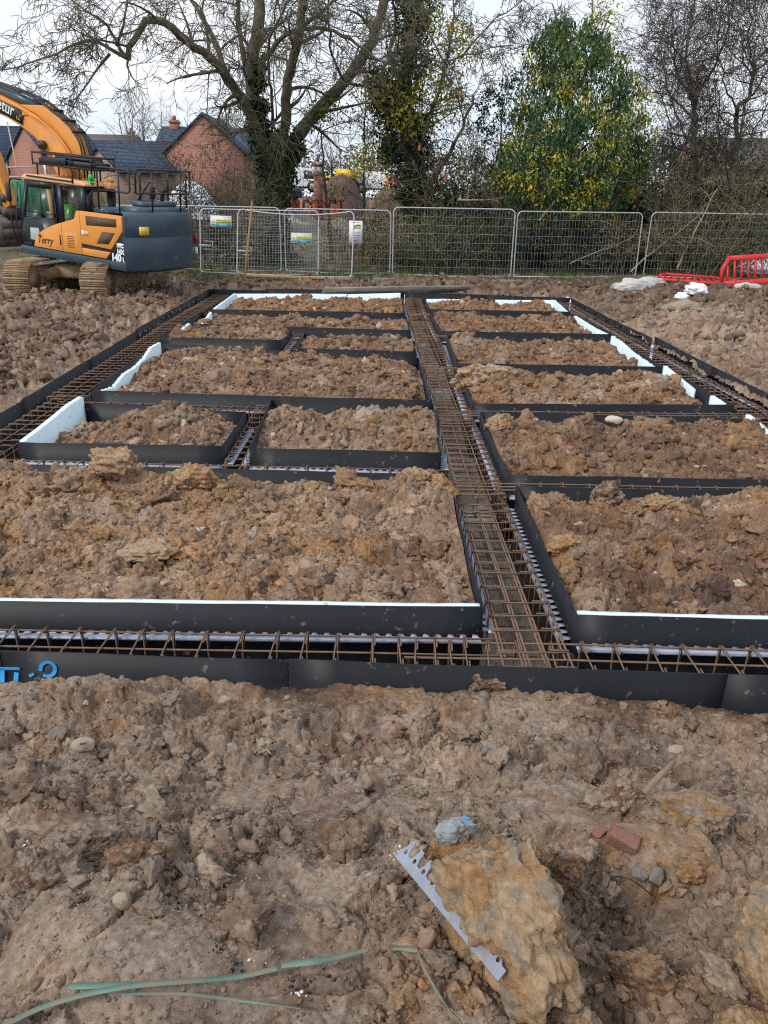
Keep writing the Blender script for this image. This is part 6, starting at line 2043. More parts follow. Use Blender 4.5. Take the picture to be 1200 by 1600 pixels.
c = P(1150, 452, .05); crumple('plastic_sheeting', "grey sheeting scrap under the upright red barrier", 'sheeting', (c.x + .3, c.y, .1), (.5, .2, .17), M_SHEET, 5, 'scraps of white sheeting')
c = P(1190, 428, .2); crumple('plastic_sheeting', "bluish white sheet seen through the slots of the upright barrier", 'sheeting', (c.x + .1, c.y + .5, .35), (.9, .3, .35), mat("bluish sheet", (.55, .66, .76), .5), 6, 'scraps of white sheeting')

# ------------------------------------------------------------------ stones, bricks and lumps lying about
M_STONE = mat("pale limestone", (.33, .27, .20), .85, (.23, .19, .145), 9, bump=.6, bscale=60, dirt=(.19, .14, .10), dirt_scale=20, dirt_lo=.5, dirt_hi=.6)
M_GSTONE = mat("grey stone", (.18, .168, .16), .8, (.12, .115, .112), 12, bump=.5, bscale=60, dirt=(.20, .155, .115), dirt_scale=20, dirt_lo=.48, dirt_hi=.6)
M_BSTONE = mat("blue grey stone", (.22, .25, .26), .75, (.32, .335, .33), 14, bump=.5, bscale=50, dirt=(.28, .20, .13), dirt_scale=9, dirt_lo=.55, dirt_hi=.65)
M_BRICKB = mat("broken red brick", (.27, .115, .085), .9, (.21, .09, .07), 26, bump=.9, bscale=90, dirt=(.21, .155, .11), dirt_scale=22, dirt_lo=.46, dirt_hi=.58)

def rock(name, label, cat, px, py, z, size, material, seed, sub=4, cuts=7, rough=.22, rz=0.0, tilt=(0, 0), group=None, sink=.25, col=None, hi=0.0):
    rg = np.random.default_rng(seed)
    V, Fq = ico(sub)
    V = V.copy()
    for k in range(cuts):
        nrm = rg.normal(size=3); nrm /= np.linalg.norm(nrm)
        d_ = rg.uniform(.5, .85)
        pr = V @ nrm
        V = V - np.where(pr > d_, (pr - d_) * .95, 0)[:, None] * nrm
    off = Vector(rg.uniform(-40, 40, 3))
    f = np.array([mnoise.noise(Vector(v) * 1.7 + off) * rough + mnoise.noise(Vector(v) * 4.5 + off) * rough * .5 + mnoise.noise(Vector(v) * 11 + off) * rough * .2 for v in V])
    c = None
    if col is not None: c = col(V, rg)
    V = V * (1 + f)[:, None] * np.array(size)
    if sub > 4:
        # crumbly breaks in true size, along the surface normal
        me_ = bpy.data.meshes.new('tmp'); me_.from_pydata(V.tolist(), [], Fq.tolist()); me_.update()
        nr_ = np.zeros(len(V) * 3); me_.vertices.foreach_get('normal', nr_); nr_ = nr_.reshape(-1, 3)
        bpy.data.meshes.remove(me_)
        k_ = 1 / max(size)
        A = .10 * min(size) + .002
        hh = []
        for v in V:
            q = Vector(v) * k_
            c1 = mnoise.cell(q * 5 + off) 
            a_ = 1 - abs(mnoise.noise(q * 3.2 + off)) * 2.0
            hh.append(A * (.62 * mnoise.noise(q * 6 + off) + .45 * mnoise.noise(q * 13 - off) + .36 * mnoise.noise(q * 28 + off) + .25 * min(0, .35 - max(a_, 0))))
        V = V + nr_ * (np.array(hh) * (.6 + hi * 2))[:, None]
    p = P(px, py, z)
    g = gz(p.x, p.y)
    o = mk(name, V, [Fq], material, None, True, c)
    o.location = (p.x, p.y, g + size[2] * (1 - sink * 2) * .8)
    o.rotation_euler = (tilt[0], tilt[1], rz)
    return tag(o, label, cat, group)

def clay_cols(a, b, c_, fr=2.4):
    def f(V, rg):
        o = Vector(rg.uniform(-30, 30, 3))
        n1_ = np.array([mnoise.noise(Vector(v) * fr + o) for v in V]); n2_ = np.array([mnoise.noise(Vector(v) * fr * 2.7 - o) for v in V])
        w1 = smooth(-.15, .25, n1_)[:, None]; w2 = smooth(.05, .4, n2_)[:, None]
        return np.clip((np.array(a) * (1 - w1) + np.array(b) * w1) * (1 - w2) + np.array(c_) * w2, 0, 1)
    return f
OC = (.35, .205, .097); OL = (.38, .265, .158); OG = (.285, .228, .165); OR = (.30, .155, .06)
M_CLAYB = mat_tint("ochre clay block", rough=.78, bump=1.0, bscale=60., var=.38, vscale=38., spec=.3, bdist=.016)
rock('clay_boulder', "large ochre clay boulder lying beside the toothed plastic strip", 'clay boulder', 786, 1440, .55, (.142, .275, .245), M_CLAYB, 11, 6, 5, .30, R(27), (R(-10), R(8)), None, .14, clay_cols(OL, OC, OG, 1.6), hi=.30)
rock('clay_boulder', "crumbly orange clay lump at the upper end of the large boulder", 'clay boulder', 742, 1330, .5, (.165, .115, .125), M_CLAYB, 12, 6, 4, .34, R(10), (0, 0), None, .1, clay_cols(OR, OC, BROWN), hi=.3)
rock('stone', "rounded blue grey stone with a bright blue fleck on top of the orange lump", 'stone', 714, 1272, .45, (.078, .055, .055), M_BSTONE, 13, 5, 4, .2, .4, group='stones', sink=-.3)
_st = [o for o in bpy.data.objects if 'bright blue fleck' in str(o.get('label', ''))][0]
V, Fq = ico(2)
_fl = mk('paint_fleck', V * np.array((.016, .013, .006)), [Fq], mat("bright blue fleck", (.03, .30, .75), .5), _st, True)
_fl.location = (.036, -.012, .046); _fl.rotation_euler = (R(-20), R(30), .4)
rock('stone', "second blue grey stone right of the large clay boulder", 'stone', 872, 1290, .45, (.050, .042, .05), M_BSTONE, 14, 5, 5, .2, 1.0, group='stones', sink=-.1)
rock('clay_boulder', "brown clay lump under the second blue grey stone", 'clay boulder', 868, 1335, .45, (.085, .085, .09), M_CLAYB, 15, 6, 5, .34, .2, group=None, sink=.2, col=clay_cols(BROWN * 1.15, GREY, OC), hi=.28)
rock('clay_boulder', "grey smeared clay lump at the bottom, right of the large boulder", 'clay boulder', 890, 1565, .6, (.11, .15, .10), M_CLAYB, 16, 6, 6, .3, -.3, group=None, sink=.2, col=clay_cols(GREY * 1.1, OL, OC), hi=.2)
rock('clay_boulder', "squared pale clay block cut off by the right edge", 'clay boulder', 1202, 1480, .6, (.105, .19, .15), M_CLAYB, 17, 6, 8, .2, R(-8), (0, R(-5)), None, .12, clay_cols(OL, OG, OC), hi=.2)
rock('clay_boulder', "lower ochre block at the bottom right corner", 'clay boulder', 1190, 1600, .62, (.11, .10, .09), M_CLAYB, 18, 6, 8, .2, R(-5), group=None, sink=.1, col=clay_cols(OL, OC, OR), hi=.2)
rock('clay_boulder', "cracked sandy lump at the centre right, above the brick fragment", 'clay boulder', 955, 1215, .35, (.15, .10, .075), M_CLAYB, 19, 6, 5, .3, .3, group=None, sink=.3, col=clay_cols(BROWN * 1.2, GREY, TAN), hi=.3)
rock('clay_boulder', "broad crumbling yellow grey lump below the short stick", 'clay boulder', 1085, 1245, .4, (.16, .10, .09), M_CLAYB, 20, 6, 5, .34, -.2, group=None, sink=.25, col=clay_cols(OG, OC, GREY), hi=.3)
rock('clay_boulder', "small orange clay nugget standing left of the dark hollow wire", 'clay boulder', 1085, 1330, .4, (.048, .045, .05), M_CLAYB, 21, 5, 5, .34, 0, group=None, sink=.1, col=clay_cols(OC, OR, OL), hi=.3)
rock('clay_boulder', "ochre lump at the rim of the dark hollow, bottom right", 'clay boulder', 1030, 1470, .5, (.125, .08, .07), M_CLAYB, 22, 6, 5, .34, -.3, group=None, sink=.2, col=clay_cols(BROWN, OC, GREY), hi=.3)
rock('clay_boulder', "olive grey smooth lump at the left edge above the smeared clay", 'clay boulder', 120, 1300, .45, (.14, .08, .085), M_CLAYB, 23, 6, 6, .28, .2, group=None, sink=.25, col=clay_cols(GREY, OG, BROWN), hi=.2)
rock('clay_boulder', "grey lump at far left with a flat scraped face", 'clay boulder', 65, 1350, .5, (.11, .09, .10), M_CLAYB, 24, 6, 7, .28, .0, group=None, sink=.2, col=clay_cols(GREY, BROWN, GREY), hi=.25)
rock('clay_boulder', "brown crumbly lump left of centre, above the dark ash patch", 'clay boulder', 215, 1330, .45, (.13, .08, .075), M_CLAYB, 25, 6, 5, .36, -.2, group=None, sink=.25, col=clay_cols(BROWN, RUST, OG), hi=.3)
rock('clay_boulder', "small rust brown clod left of the toothed strip", 'clay boulder', 637, 1422, .55, (.040, .028, .025), M_CLAYB, 26, 5, 4, .3, .2, group=None, sink=.1, col=clay_cols(OR, OC, RUST), hi=.2)
rock('clay_boulder', "rounded clay heap left of the front soil bank, against the blue paint panel", 'clay boulder', 760, 1060, -.1, (.16, .09, .075), M_CLAYB, 27, 6, 5, .35, .2, group=None, sink=.25, col=clay_cols(BROWN * 1.1, GREY, BROWN), hi=.3)
rock('stone', "angular purple grey stone in the middle of the front soil", 'stone', 760, 1163, .2, (.040, .030, .03), M_GSTONE, 31, 4, 9, .1, .3, group='stones', sink=.2)
rock('stone', "pale pinkish stone below the front panel at the right", 'stone', 1066, 1130, .1, (.055, .04, .032), M_STONE, 32, 4, 8, .12, .4, group='stones', sink=.15)
rock('stone', "flat grey stone near the left edge", 'stone', 84, 1118, .1, (.06, .045, .035), M_GSTONE, 33, 4, 7, .15, -.2, group='stones', sink=.2)
rock('stone', "beige blocky stone below the flat grey one", 'stone', 128, 1140, .15, (.060, .04, .03), M_STONE, 34, 4, 8, .1, .1, group='stones', sink=.2)
rock('stone', "grey wedge of stone beside the broken brick", 'stone', 1032, 1322, .4, (.036, .03, .04), M_GSTONE, 35, 4, 8, .12, .5, group='stones', sink=.05)
rock('stone', "dark little pebble between the wedge and broken brick", 'stone', 1008, 1318, .4, (.026, .03, .025), M_GSTONE, 36, 4, 5, .12, .9, group='stones', sink=.1)
rock('stone', "leaning grey stone in the dark patch at the left", 'stone', 236, 1352, .45, (.042, .032, .045), M_GSTONE, 37, 4, 8, .12, .2, group='stones', sink=.1)
rock('stone', "smooth round beige stone under the leaning grey one", 'stone', 192, 1398, .5, (.034, .03, .032), M_STONE, 38, 4, 3, .08, .2, group='stones', sink=.15)
rock('stone', "small whitish stone at left of the upper gravel", 'stone', 348, 1066, .0, (.05, .034, .04), M_STONE, 39, 4, 7, .12, .2, group='stones', sink=.15)
rock('stone', "upright brown pebble against the front panel", 'stone', 501, 1052, -.1, (.026, .022, .045), M_STONE, 40, 4, 4, .1, .2, group='stones', sink=.05)
rock('stone', "grey blue cobble half against the front panel", 'stone', 756, 1080, -.1, (.034, .03, .03), M_GSTONE, 41, 4, 4, .1, .2, group='stones', sink=.1)
rock('stone', "big pale boulder lying on the mud right of the foundation", 'stone', 1063, 497, .1, (.42, .26, .2), M_STONE, 42, 5, 7, .14, .1, group='stones', sink=.15)
rock('stone', "pale flat stone on the dark brown clods of the second right bed", 'stone', 956, 660, .0, (.13, .07, .06), mat("whitish stone", (.50, .46, .40), .8), 43, 4, 6, .12, .2, group='stones', sink=-.8)
rock('stone', "white stone at the right hand end of the soil beside the middle cage", 'stone', 634, 912, 0, (.05, .036, .04), M_STONE, 44, 4, 6, .12, .2, group='stones', sink=-.9)
rg = np.random.default_rng(404)
_pp = []
for (px, py, n_, sp_) in ((830, 1560, 60, 45), (900, 1480, 40, 30), (760, 1330, 40, 40), (700, 1480, 30, 25), (660, 1300, 40, 35), (1010, 1440, 70, 45), (1130, 1500, 50, 35), (1040, 1560, 70, 50), (940, 1330, 50, 40)):
    for _ in range(n_):
        q = P(rg.normal(px, sp_), rg.normal(py, sp_ * .7), .5)
        _pp.append((q.x, q.y, gz(q.x, q.y)))
_pp = np.array(_pp); _sz = powerlaw(rg, len(_pp), .009, .045, 2.1); _pp[:, 2] += _sz * .35
_cc = soil_col(_pp[:, 0], _pp[:, 1], 91, ground_w(_pp[:, 0], _pp[:, 1])) * rg.uniform(.7, 1.25, (len(_pp), 1))
tag(scatter('soil_clods', _pp, _sz, _cc, CL2, 405), 'broken clay lumps round the large boulder and in the dark hollow', None, None, 'stuff')
# lumps standing on the beds
def clod_big(label, px, py, zc, size, seed, col, rz=0.0):
    p = P(px, py, zc)
    o = rock('clay_clod', label, 'clod', px, py, zc, size, M_CLAYB, seed, 5, 4, .36, rz, (0, 0), 'big clods on the soil beds', 0, col, hi=.3)
    o.location = (p.x, p.y, zc)
    return o
clod_big("big pale clod at the right back corner of the wide ochre bed", 645, 752, .07, (.16, .12, .13), 51, clay_cols(OC, OL, OG))
clod_big("twin ochre clod right of the pale one, beside the middle trench", 690, 765, .05, (.13, .12, .12), 52, clay_cols(OC, OR, OL))
clod_big("dark clod standing up at the back of the front right bed", 948, 775, .09, (.14, .12, .13), 53, clay_cols(BROWN, GREY, DARK))
clod_big("yellowish clod at the back right of the front right bed", 1025, 790, .05, (.13, .10, .10), 54, clay_cols(OC, OL, BROWN))
clod_big("rounded ochre clod in the middle of the front right bed", 885, 855, .02, (.13, .09, .09), 55, clay_cols(OC, OR, OL))
clod_big("angular tan clod at the near left corner of the third right bed", 738, 590, .04, (.30, .2, .2), 56, clay_cols(TAN, OC, BROWN))
clod_big("second angular tan clod near the first, third right bed", 785, 585, .02, (.28, .2, .17), 57, clay_cols(TAN, OL, BROWN))
clod_big("tan clod at the front left of the second right bed", 778, 665, .02, (.17, .14, .14), 58, clay_cols(OC, TAN, BROWN))
clod_big("tall clod on the crest of the wide ochre bed, left part", 180, 722, .18, (.24, .14, .15), 59, clay_cols(OC, OL, TAN))
clod_big("ochre clod on the crest of the wide ochre bed, right of the tall one", 305, 742, .14, (.18, .12, .12), 60, clay_cols(OC, OR, TAN))
clod_big("flat smeared slab of clay in the wide ochre bed", 225, 860, -.01, (.20, .15, .06), 61, clay_cols(TAN, OL, OC))

# broken brick: a half brick with chipped end
def brick(label, px, py, z, size, rz, tilt, seed):
    o = rock('brick_fragment', label, 'brick', px, py, z, size, M_BRICKB, seed, 4, 0, .10, rz, tilt, 'broken bricks', .22)
    me = o.data
    V = np.array([v.co[:] for v in me.vertices]) / np.array(size)
    q = V / np.abs(V).max(1)[:, None] * .86 + V * .14
    rg = np.random.default_rng(seed)
    for k in range(2):
        nrm = rg.normal(size=3); nrm /= np.linalg.norm(nrm); pr = q @ nrm
        q = q - np.where(pr > .95, (pr - .95), 0)[:, None] * nrm
    me.vertices.foreach_set('co', (q * np.array(size)).astype(np.float32).ravel())
    for p in me.polygons: p.use_smooth = False
    return o
brick("red brick fragment half buried at the centre right", 978, 1283, .38, (.055, .036, .034), R(-25), (R(12), R(18)), 71)
brick("thin muddy sliver of brick left of the brick fragment", 942, 1268, .38, (.03, .018, .018), R(40), (R(10), 0), 72)
brick("small orange brick chip below the front panel, right of middle", 972, 1132, .15, (.028, .022, .018), R(15), (0, 0), 73)
brick("pinkish brick chip at far left of the upper gravel", 150, 1130, .1, (.038, .022, .02), R(5), (0, 0), 74)
brick("red brick crumb left of the middle", 470, 1211, .3, (.014, .012, .012), R(5), (0, 0), 75)
brick("pink brick crumb above the green strap", 342, 1287, .4, (.018, .013, .013), R(25), (0, 0), 76)
brick("brick crumb at the right edge of the clay block", 1190, 1385, .6, (.018, .012, .012), R(25), (0, 0), 77)

# short stick of wood
a, b = P(1012, 1232, .42), P(1052, 1190, .46)
t = thing('wood_offcut', "short square muddy wood offcut poking out at the centre right", 'wood offcut', a)
d = b - a; m = MB(); m.tube([-d * .15, d * .5, d], [.014, .014, .013], 4); m.build('offcut', mat("muddy wood", (.20, .15, .10), .9, (.28, .21, .14), 20, bump=.6, bscale=60), t)

# the toothed plastic strip standing by the boulder
def strip2d(Lg, pitch, web, tooth):
    cu = bpy.data.curves.new('strip', 'CURVE'); cu.dimensions = '2D'; cu.fill_mode = 'BOTH'; cu.extrude = .0015
    n = int(Lg / pitch)
    pts = [(0, 0)]
    pts.append((Lg, 0)); pts.append((Lg, web))
    for k in range(n - 1, -1, -1):
        x = k * pitch
        h = tooth * (1.0 if k < 3 else max(.25, 1 - .16 * (k - 2)))
        for f, g in ((.95, 0), (.80, .05), (.68, .45), (.62, 1), (.30, 1), (.24, .45), (.12, .05), (.03, 0)):
            pts.append((x + f * pitch, web + h * g))
    pts.append((0, web))
    s = cu.splines.new('POLY'); s.points.add(len(pts) - 1); s.use_cyclic_u = True
    for p, q in zip(s.points, pts): p.co = (q[0], q[1], 0, 1)
    for k in range(n):
        s = cu.splines.new('POLY'); s.points.add(11); s.use_cyclic_u = True
        for j in range(12):
            an = -2 * math.pi * j / 12
            s.points[j].co = ((k + .46) * pitch + .0085 * math.cos(an), web + .004 + .0085 * math.sin(an), 0, 1)
    tmp = bpy.data.objects.new('strip', cu); COL.objects.link(tmp)
    dg = bpy.context.evaluated_depsgraph_get()
    me = bpy.data.meshes.new_from_object(tmp.evaluated_get(dg))
    bpy.data.objects.remove(tmp); bpy.data.curves.remove(cu)
    return me
a, b = P(617, 1338, .50), P(778, 1533, .60)
a.z = gz(a.x, a.y) + .12; b.z = gz(b.x, b.y) + .15
a = P(617, 1338, a.z); b = P(778, 1533, b.z)
d = (b - a)
me = strip2d(d.length, .06, .032, .044)
M_LIL = mat("pale lilac plastic strip", (.27, .30, .375), .42, (.21, .235, .29), 10, dirt=(.26, .20, .14), dirt_scale=16, dirt_lo=.52, dirt_hi=.68)
me.materials.clear(); me.materials.append(M_LIL)
o = bpy.data.objects.new('toothed_strip', me); COL.objects.link(o)
ex_ = d.normalized(); up = Vector((.78, .35, .62)); up = (up - ex_ * up.dot(ex_)).normalized(); nz_ = ex_.cross(up)
o.matrix_world = Matrix(((ex_.x, up.x, nz_.x, a.x), (ex_.y, up.y, nz_.y, a.y), (ex_.z, up.z, nz_.z, a.z), (0, 0, 0, 1)))
tag(o, "pale lilac toothed plastic strip with holes, leaning on the large clay boulder", 'plastic strip')

# green strapping bands
M_STRAP = mat("green strapping band", (.085, .165, .135), .5, (.11, .195, .15), 18, dirt=(.20, .17, .125), dirt_scale=16, dirt_lo=.40, dirt_hi=.60)
def strap(label, pix, w=.016, lift=.042, curl=0.0, name='strapping_band'):
    """pix = (px, py, extra height)"""
    pts = []
    for px, py, e in pix:
        z = .5
        for _ in range(6):
            p = P(px, py, z); z = .5 * z + .5 * (gz(p.x, p.y) + lift + e)
        pts.append(P(px, py, z))
    p = np.array([tuple(q) for q in pts])
    t0 = np.linspace(0, 1, len(p)); t1 = np.linspace(0, 1, 40)
    q = np.stack([np.interp(t1, t0, p[:, k]) for k in range(3)], 1)
    for _ in range(6):
        r_ = q.copy(); r_[1:-1] = (q[:-2] + 2 * q[1:-1] + q[2:]) / 4; q = r_
    d = np.gradient(q, axis=0); d /= np.linalg.norm(d, axis=1)[:, None]
    s = np.cross(d, np.array((0, 0, 1.))); s /= np.linalg.norm(s, axis=1)[:, None]
    tw = curl * np.sin(t1 * 5)[:, None]
    s = s * np.cos(tw) + np.cross(d, s) * np.sin(tw)
    nrm = np.cross(s, d) * .0006
    V = np.concatenate([q - s * w / 2 + nrm, q + s * w / 2 + nrm, q + s * w / 2 - nrm, q - s * w / 2 - nrm])
    n = len(q); i = np.arange(n - 1)[:, None]
    f = [np.concatenate([k * n + i, k * n + i + 1, ((k + 1) % 4) * n + i + 1, ((k + 1) % 4) * n + i], 1) for k in range(4)]
    o = fix_normals(mk(name, V, f, M_STRAP, None, False))
    return tag(o, label, 'strapping', 'green strapping bands')
strap("long pale green band curving in from the bottom left corner", [(8, 1602, .0), (60, 1575, .02), (120, 1556, .03), (200, 1540, .03), (290, 1533, .03), (370, 1528, .02), (432, 1513, .0)], .017)
strap("straight green band end under the long curving band", [(107, 1541, .01), (160, 1540, .015), (215, 1538, .012)], .019)
strap("bright blue green band tip in the middle of the bottom clay", [(440, 1508, .0), (490, 1503, .02), (530, 1495, .03), (572, 1484, .035)], .019, curl=.2)
strap("thin muddy band trailing right from the curving one", [(190, 1552, .01), (290, 1553, .015), (360, 1562, .01), (430, 1570, .0), (470, 1576, 0)], .009, curl=.6)
strap("short dark green band end left of the toothed strip", [(614, 1481, .02), (634, 1482, .02), (652, 1484, .01)], .019)
strap("narrow grey green band running down from the short green one", [(652, 1484, .01), (662, 1515, .01), (680, 1545, .01), (700, 1575, .0), (722, 1600, .0)], .008, curl=.9)

def wire(label, pix, r=.0016, mat_=None, lift=.01):
    pts = [P(px, py, .5) for px, py, e in pix]
    out_ = []
    for (px, py, e) in pix:
        z = .5
        for _ in range(6):
            p = P(px, py, z); z = .5 * z + .5 * (gz(p.x, p.y) + lift + e)
        out_.append(P(px, py, z))
    c = out_[0]
    m = MB(); m.tube([p - c for p in round_path(out_, .05, 5)], r, 5)
    o = m.build('wire', mat_ or M_BLACK, None, True); o.location = c
    return tag(o, label, 'wire')
wire("thin bent black wire standing in the dark hollow", [(947, 1430, -.02), (948, 1390, .04), (955, 1368, .08), (985, 1372, .07), (1020, 1400, .02)])
M_ROOT = mat("dry rootlet", (.22, .16, .10), .9)
wire("thin curved dry rootlet in the middle of the front soil", [(262, 1418, .0), (285, 1427, .02), (318, 1412, .02), (330, 1388, .01)], .0013, M_ROOT)
# dry straw and rootlets pressed into the clay
rg = np.random.default_rng(77)
m = MB()
for k in range(150):
    cl = ((330, 1300), (350, 1340), (440, 1250), (220, 1420), (470, 1230), (580, 1330), (300, 1520))[k % 7]
    px, py = rg.normal(cl[0], 38), rg.normal(cl[1], 24)
    p = P(px, py, .45); z = gz(p.x, p.y) + .012
    p = Vector((p.x, p.y, z)); a_ = rg.uniform(0, 3.14); l_ = rg.uniform(.02, .07)
    m.tube([p, p + Vector((math.cos(a_) * l_ * .5, math.sin(a_) * l_ * .5, rg.uniform(.0, .018))), p + Vector((math.cos(a_ + .4) * l_, math.sin(a_ + .4) * l_, rg.uniform(-.01, .012)))], .0007, 3)
tag(m.build('straw', mat("dry straw", (.30, .24, .15), .9), None), 'dry straw and rootlets pressed into the clay', None, None, 'stuff')
# white flecks, black ash
def flecks(name, label, cl, n, spread, size, col, seed):
    rg = np.random.default_rng(seed)
    k = rg.integers(0, len(cl), n)
    pos = []
    for i in range(n):
        p = P(rg.normal(cl[k[i]][0], spread), rg.normal(cl[k[i]][1], spread * .7), .45)
        pos.append((p.x, p.y, gz(p.x, p.y) + .004))
    s = size * rg.uniform(.5, 1.4, n)
    c = np.array(col)[None] * rg.uniform(.7, 1.2, (n, 1))
    tag(scatter(name, np.array(pos), s, c, CL1, seed), label, None, None, 'stuff')
flecks('ash', 'black ash and cinders in the clay', [(270, 1225), (245, 1385), (350, 1485), (460, 1525), (500, 1510), (270, 1385)], 150, 13, .0055, (.03, .03, .032), 81)
flecks('white_chips', 'white chips scattered in the clay', [(405, 1490), (465, 1535), (815, 1365), (30, 1238), (180, 1205), (1105, 1175), (620, 1250)], 40, 9, .006, (.72, .72, .72), 82)
flecks('gravel', 'red brown crumbs of brick in the clay', [(560, 1120), (900, 1150), (400, 1200), (1100, 1150), (700, 1100), (250, 1100)], 90, 90, .008, (.34, .15, .10), 83)

# ------------------------------------------------------------------ houses and site clutter behind the trees
M_BRK = mat_brick("red house brick", (.33, .105, .062), (.25, .08, .052), (.27, .17, .13), .24, .085, msize=.012)
M_BRK2 = mat_brick("pinkish house brick", (.34, .135, .095), (.28, .11, .08), (.29, .19, .155), .24, .085, msize=.012)
M_BRK3 = mat_brick("buff brown house brick", (.36, .22, .165), (.29, .17, .125), (.38, .31, .26), .24, .085, msize=.012)
M_SLATE = mat_brick("blue grey slate", (.046, .074, .130), (.034, .056, .102), (.012, .018, .030), .5, .19, msize=.022, rough=.75)
M_TILEB = mat_brick("old brown roof tile", (.17, .135, .12), (.14, .115, .105), (.08, .065, .06), .35, .2, msize=.02)
M_FRAME = mat("white window frame", (.75, .76, .76), .5)
M_PANE = mat("dark window pane", (.05, .06, .07), .1, spec=.7)
M_GUTTER = mat("black gutter", (.02, .02, .022), .5)

def house(label, corner, ang, w, l, ze, zr, wallm, roofm, wins=(), chim=None, zb=-.4, over=.25):
    """corner = front left ground corner; front wall of width w along local X is the gable; ridge runs along local Y; wins = (wall, u, z, w, h)"""
    t = thing('brick_house', label, 'house', (corner[0], corner[1], zb), (0, 0, ang))
    ze, zr = ze - zb, zr - zb
    m = MB()
    m.xzprism([(0, 0), (w, 0), (w, ze), (w / 2, zr - .06), (0, ze)], 0, l)
    wl = fix_normals(m.build('wall', wallm, t))
    m = MB()
    th = .14; sl = (zr - ze) / (w / 2); ov = over
    for s in (-1, 1):
        x0, x1 = w / 2, w / 2 + s * (w / 2 + ov)
        z0, z1 = zr, zr - sl * (w / 2 + ov)
        y0, y1 = -ov * .5, l + ov * .5
        V = [(x0, y0, z0), (x1, y0, z1), (x1, y1, z1), (x0, y1, z0), (x0, y0, z0 + th), (x1, y0, z1 + th), (x1, y1, z1 + th), (x0, y1, z0 + th)]
        m.add(V, [[[0, 1, 2, 3], [4, 5, 6, 7], [0, 1, 5, 4], [1, 2, 6, 5], [2, 3, 7, 6], [3, 0, 4, 7]]])
    rf = fix_normals(m.build('roof', roofm, t))
    m = MB()
    for s in (-1, 1): m.tube([(w / 2 + s * (w / 2 + ov + .04), -ov * .5, zr - sl * (w / 2 + ov) + .02), (w / 2 + s * (w / 2 + ov + .04), l + ov * .5, zr - sl * (w / 2 + ov) + .02)], .07, 8)
    m.tube([(-.06, -.06, ze), (-.06, -.06, 0)], .05, 6)
    m.build('gutter', M_GUTTER, t)
    for wall_, u, z, ww, hh in wins:
        if wall_ == 'F': Mx = Matrix.Translation((u, -.03, z - zb))
        elif wall_ == 'R': Mx = Matrix.Translation((w + .03, u, z - zb)) @ Matrix.Rotation(R(90), 4, 'Z')
        else: Mx = Matrix.Translation((-.03, u, z - zb)) @ Matrix.Rotation(R(-90), 4, 'Z')
        m = MB()
        e = .07
        for aa, bb in (((0, 0, 0), (ww, .05, e)), ((0, 0, hh - e), (ww, .05, hh)), ((0, 0, e), (e, .05, hh - e)), ((ww - e, 0, e), (ww, .05, hh - e)), ((ww / 2 - e / 2, 0, e), (ww / 2 + e / 2, .05, hh - e)), ((-.06, -.04, -.08), (ww + .06, .05, -.002))):
            m.box(aa, bb, Mx)
        fr = fix_normals(m.build('window', M_FRAME, t))
        m = MB(); m.box((e, .025, e), (ww - e, .04, hh - e), Mx); m.build('pane', M_PANE, fr)
    if chim:
        cx, cy, ch = chim
        m = MB(); m.box((cx - .35, cy - .3, zr - 1.2), (cx + .35, cy + .3, zr + ch)); m.box((cx - .4, cy - .35, zr + ch - .2), (cx + .4, cy + .35, zr + ch - .08))
        cm = m.build('chimney', wallm, rf)
        m = MB()
        for dx in (-.17, .17): m.tube([(cx + dx, cy, zr + ch - .02), (cx + dx, cy, zr + ch + .3)], [.12, .09], 10)
        m.build('chimney_pot', M_BRK, cm)
    return t
Yh = 52.0
def X(px, Y=Yh): return at(px, 300, Y).x
def Z(py, px, Y=Yh): return at(px, py, Y).z
# gabled brick house, its cross wing behind
house("red brick house with a plain gable end facing the site", (X(264), Yh), 0, X(384) - X(264), 9, Z(237, 254), Z(179, 318), M_BRK2, M_SLATE)
house("slate roofed cross wing with a brick chimney, behind the plain gable", (X(388, 60), 60), R(90), 6.5, X(388, 60) - X(246, 60), Z(236, 254, 60), Z(196, 300, 60), M_BRK, M_SLATE, chim=(3.25, X(388, 60) - X(264, 60), .55))
# long low roof in the middle: ridge along X
house("long low red brick house with white windows and slate roof, behind the excavator", (X(251, 55), 55), R(90), 6.5, X(251, 55) - X(118, 55), Z(270, 200, 55), Z(219, 190, 55), M_BRK, M_SLATE,
      [('L', .0 + (X(251, 55) - X(231, 55)) + 1.0, Z(284, 236, 55), 1.0, 1.05), ('L', (X(251, 55) - X(197, 55)) + .9, Z(284, 200, 55), 1.0, 1.05), ('L', (X(251, 55) - X(234, 55)) + 1.0, Z(306, 236, 55), 1.2, 1.2)])
house("small buff brick outbuilding with a steep gable, just behind the engine deck", (X(136, 46), 46), R(-24), X(199, 46) - X(136, 46), 5.0, Z(262, 140, 46), Z(233, 162, 46), M_BRK3, M_SLATE, over=.3)
house("pink brick gable end house beneath the excavator boom", (X(21, 50), 50), R(-38), 4.4, 3.6, Z(247, 30, 50), Z(200, 33, 50), M_BRK2, M_SLATE, [('R', 1.6, Z(285, 70, 50), 1.0, 1.0)])
house("red brick house at the left edge with a white window and slate roof", (X(26, 56), 56), R(90), 6, 9, Z(241, 10, 56), Z(195, 10, 56), M_BRK, M_SLATE, [('L', (X(26, 56) - X(4, 56)) + .0, Z(276, 4, 56), 1.2, 1.2)])
house("old brown tiled house far behind the low middle roof", (X(205, 85), 85), R(90), 8, X(205, 85) - X(85, 85), Z(232, 150, 85), Z(208, 150, 85), M_BRK3, M_TILEB, chim=(4, X(205, 85) - X(196, 85), .5))
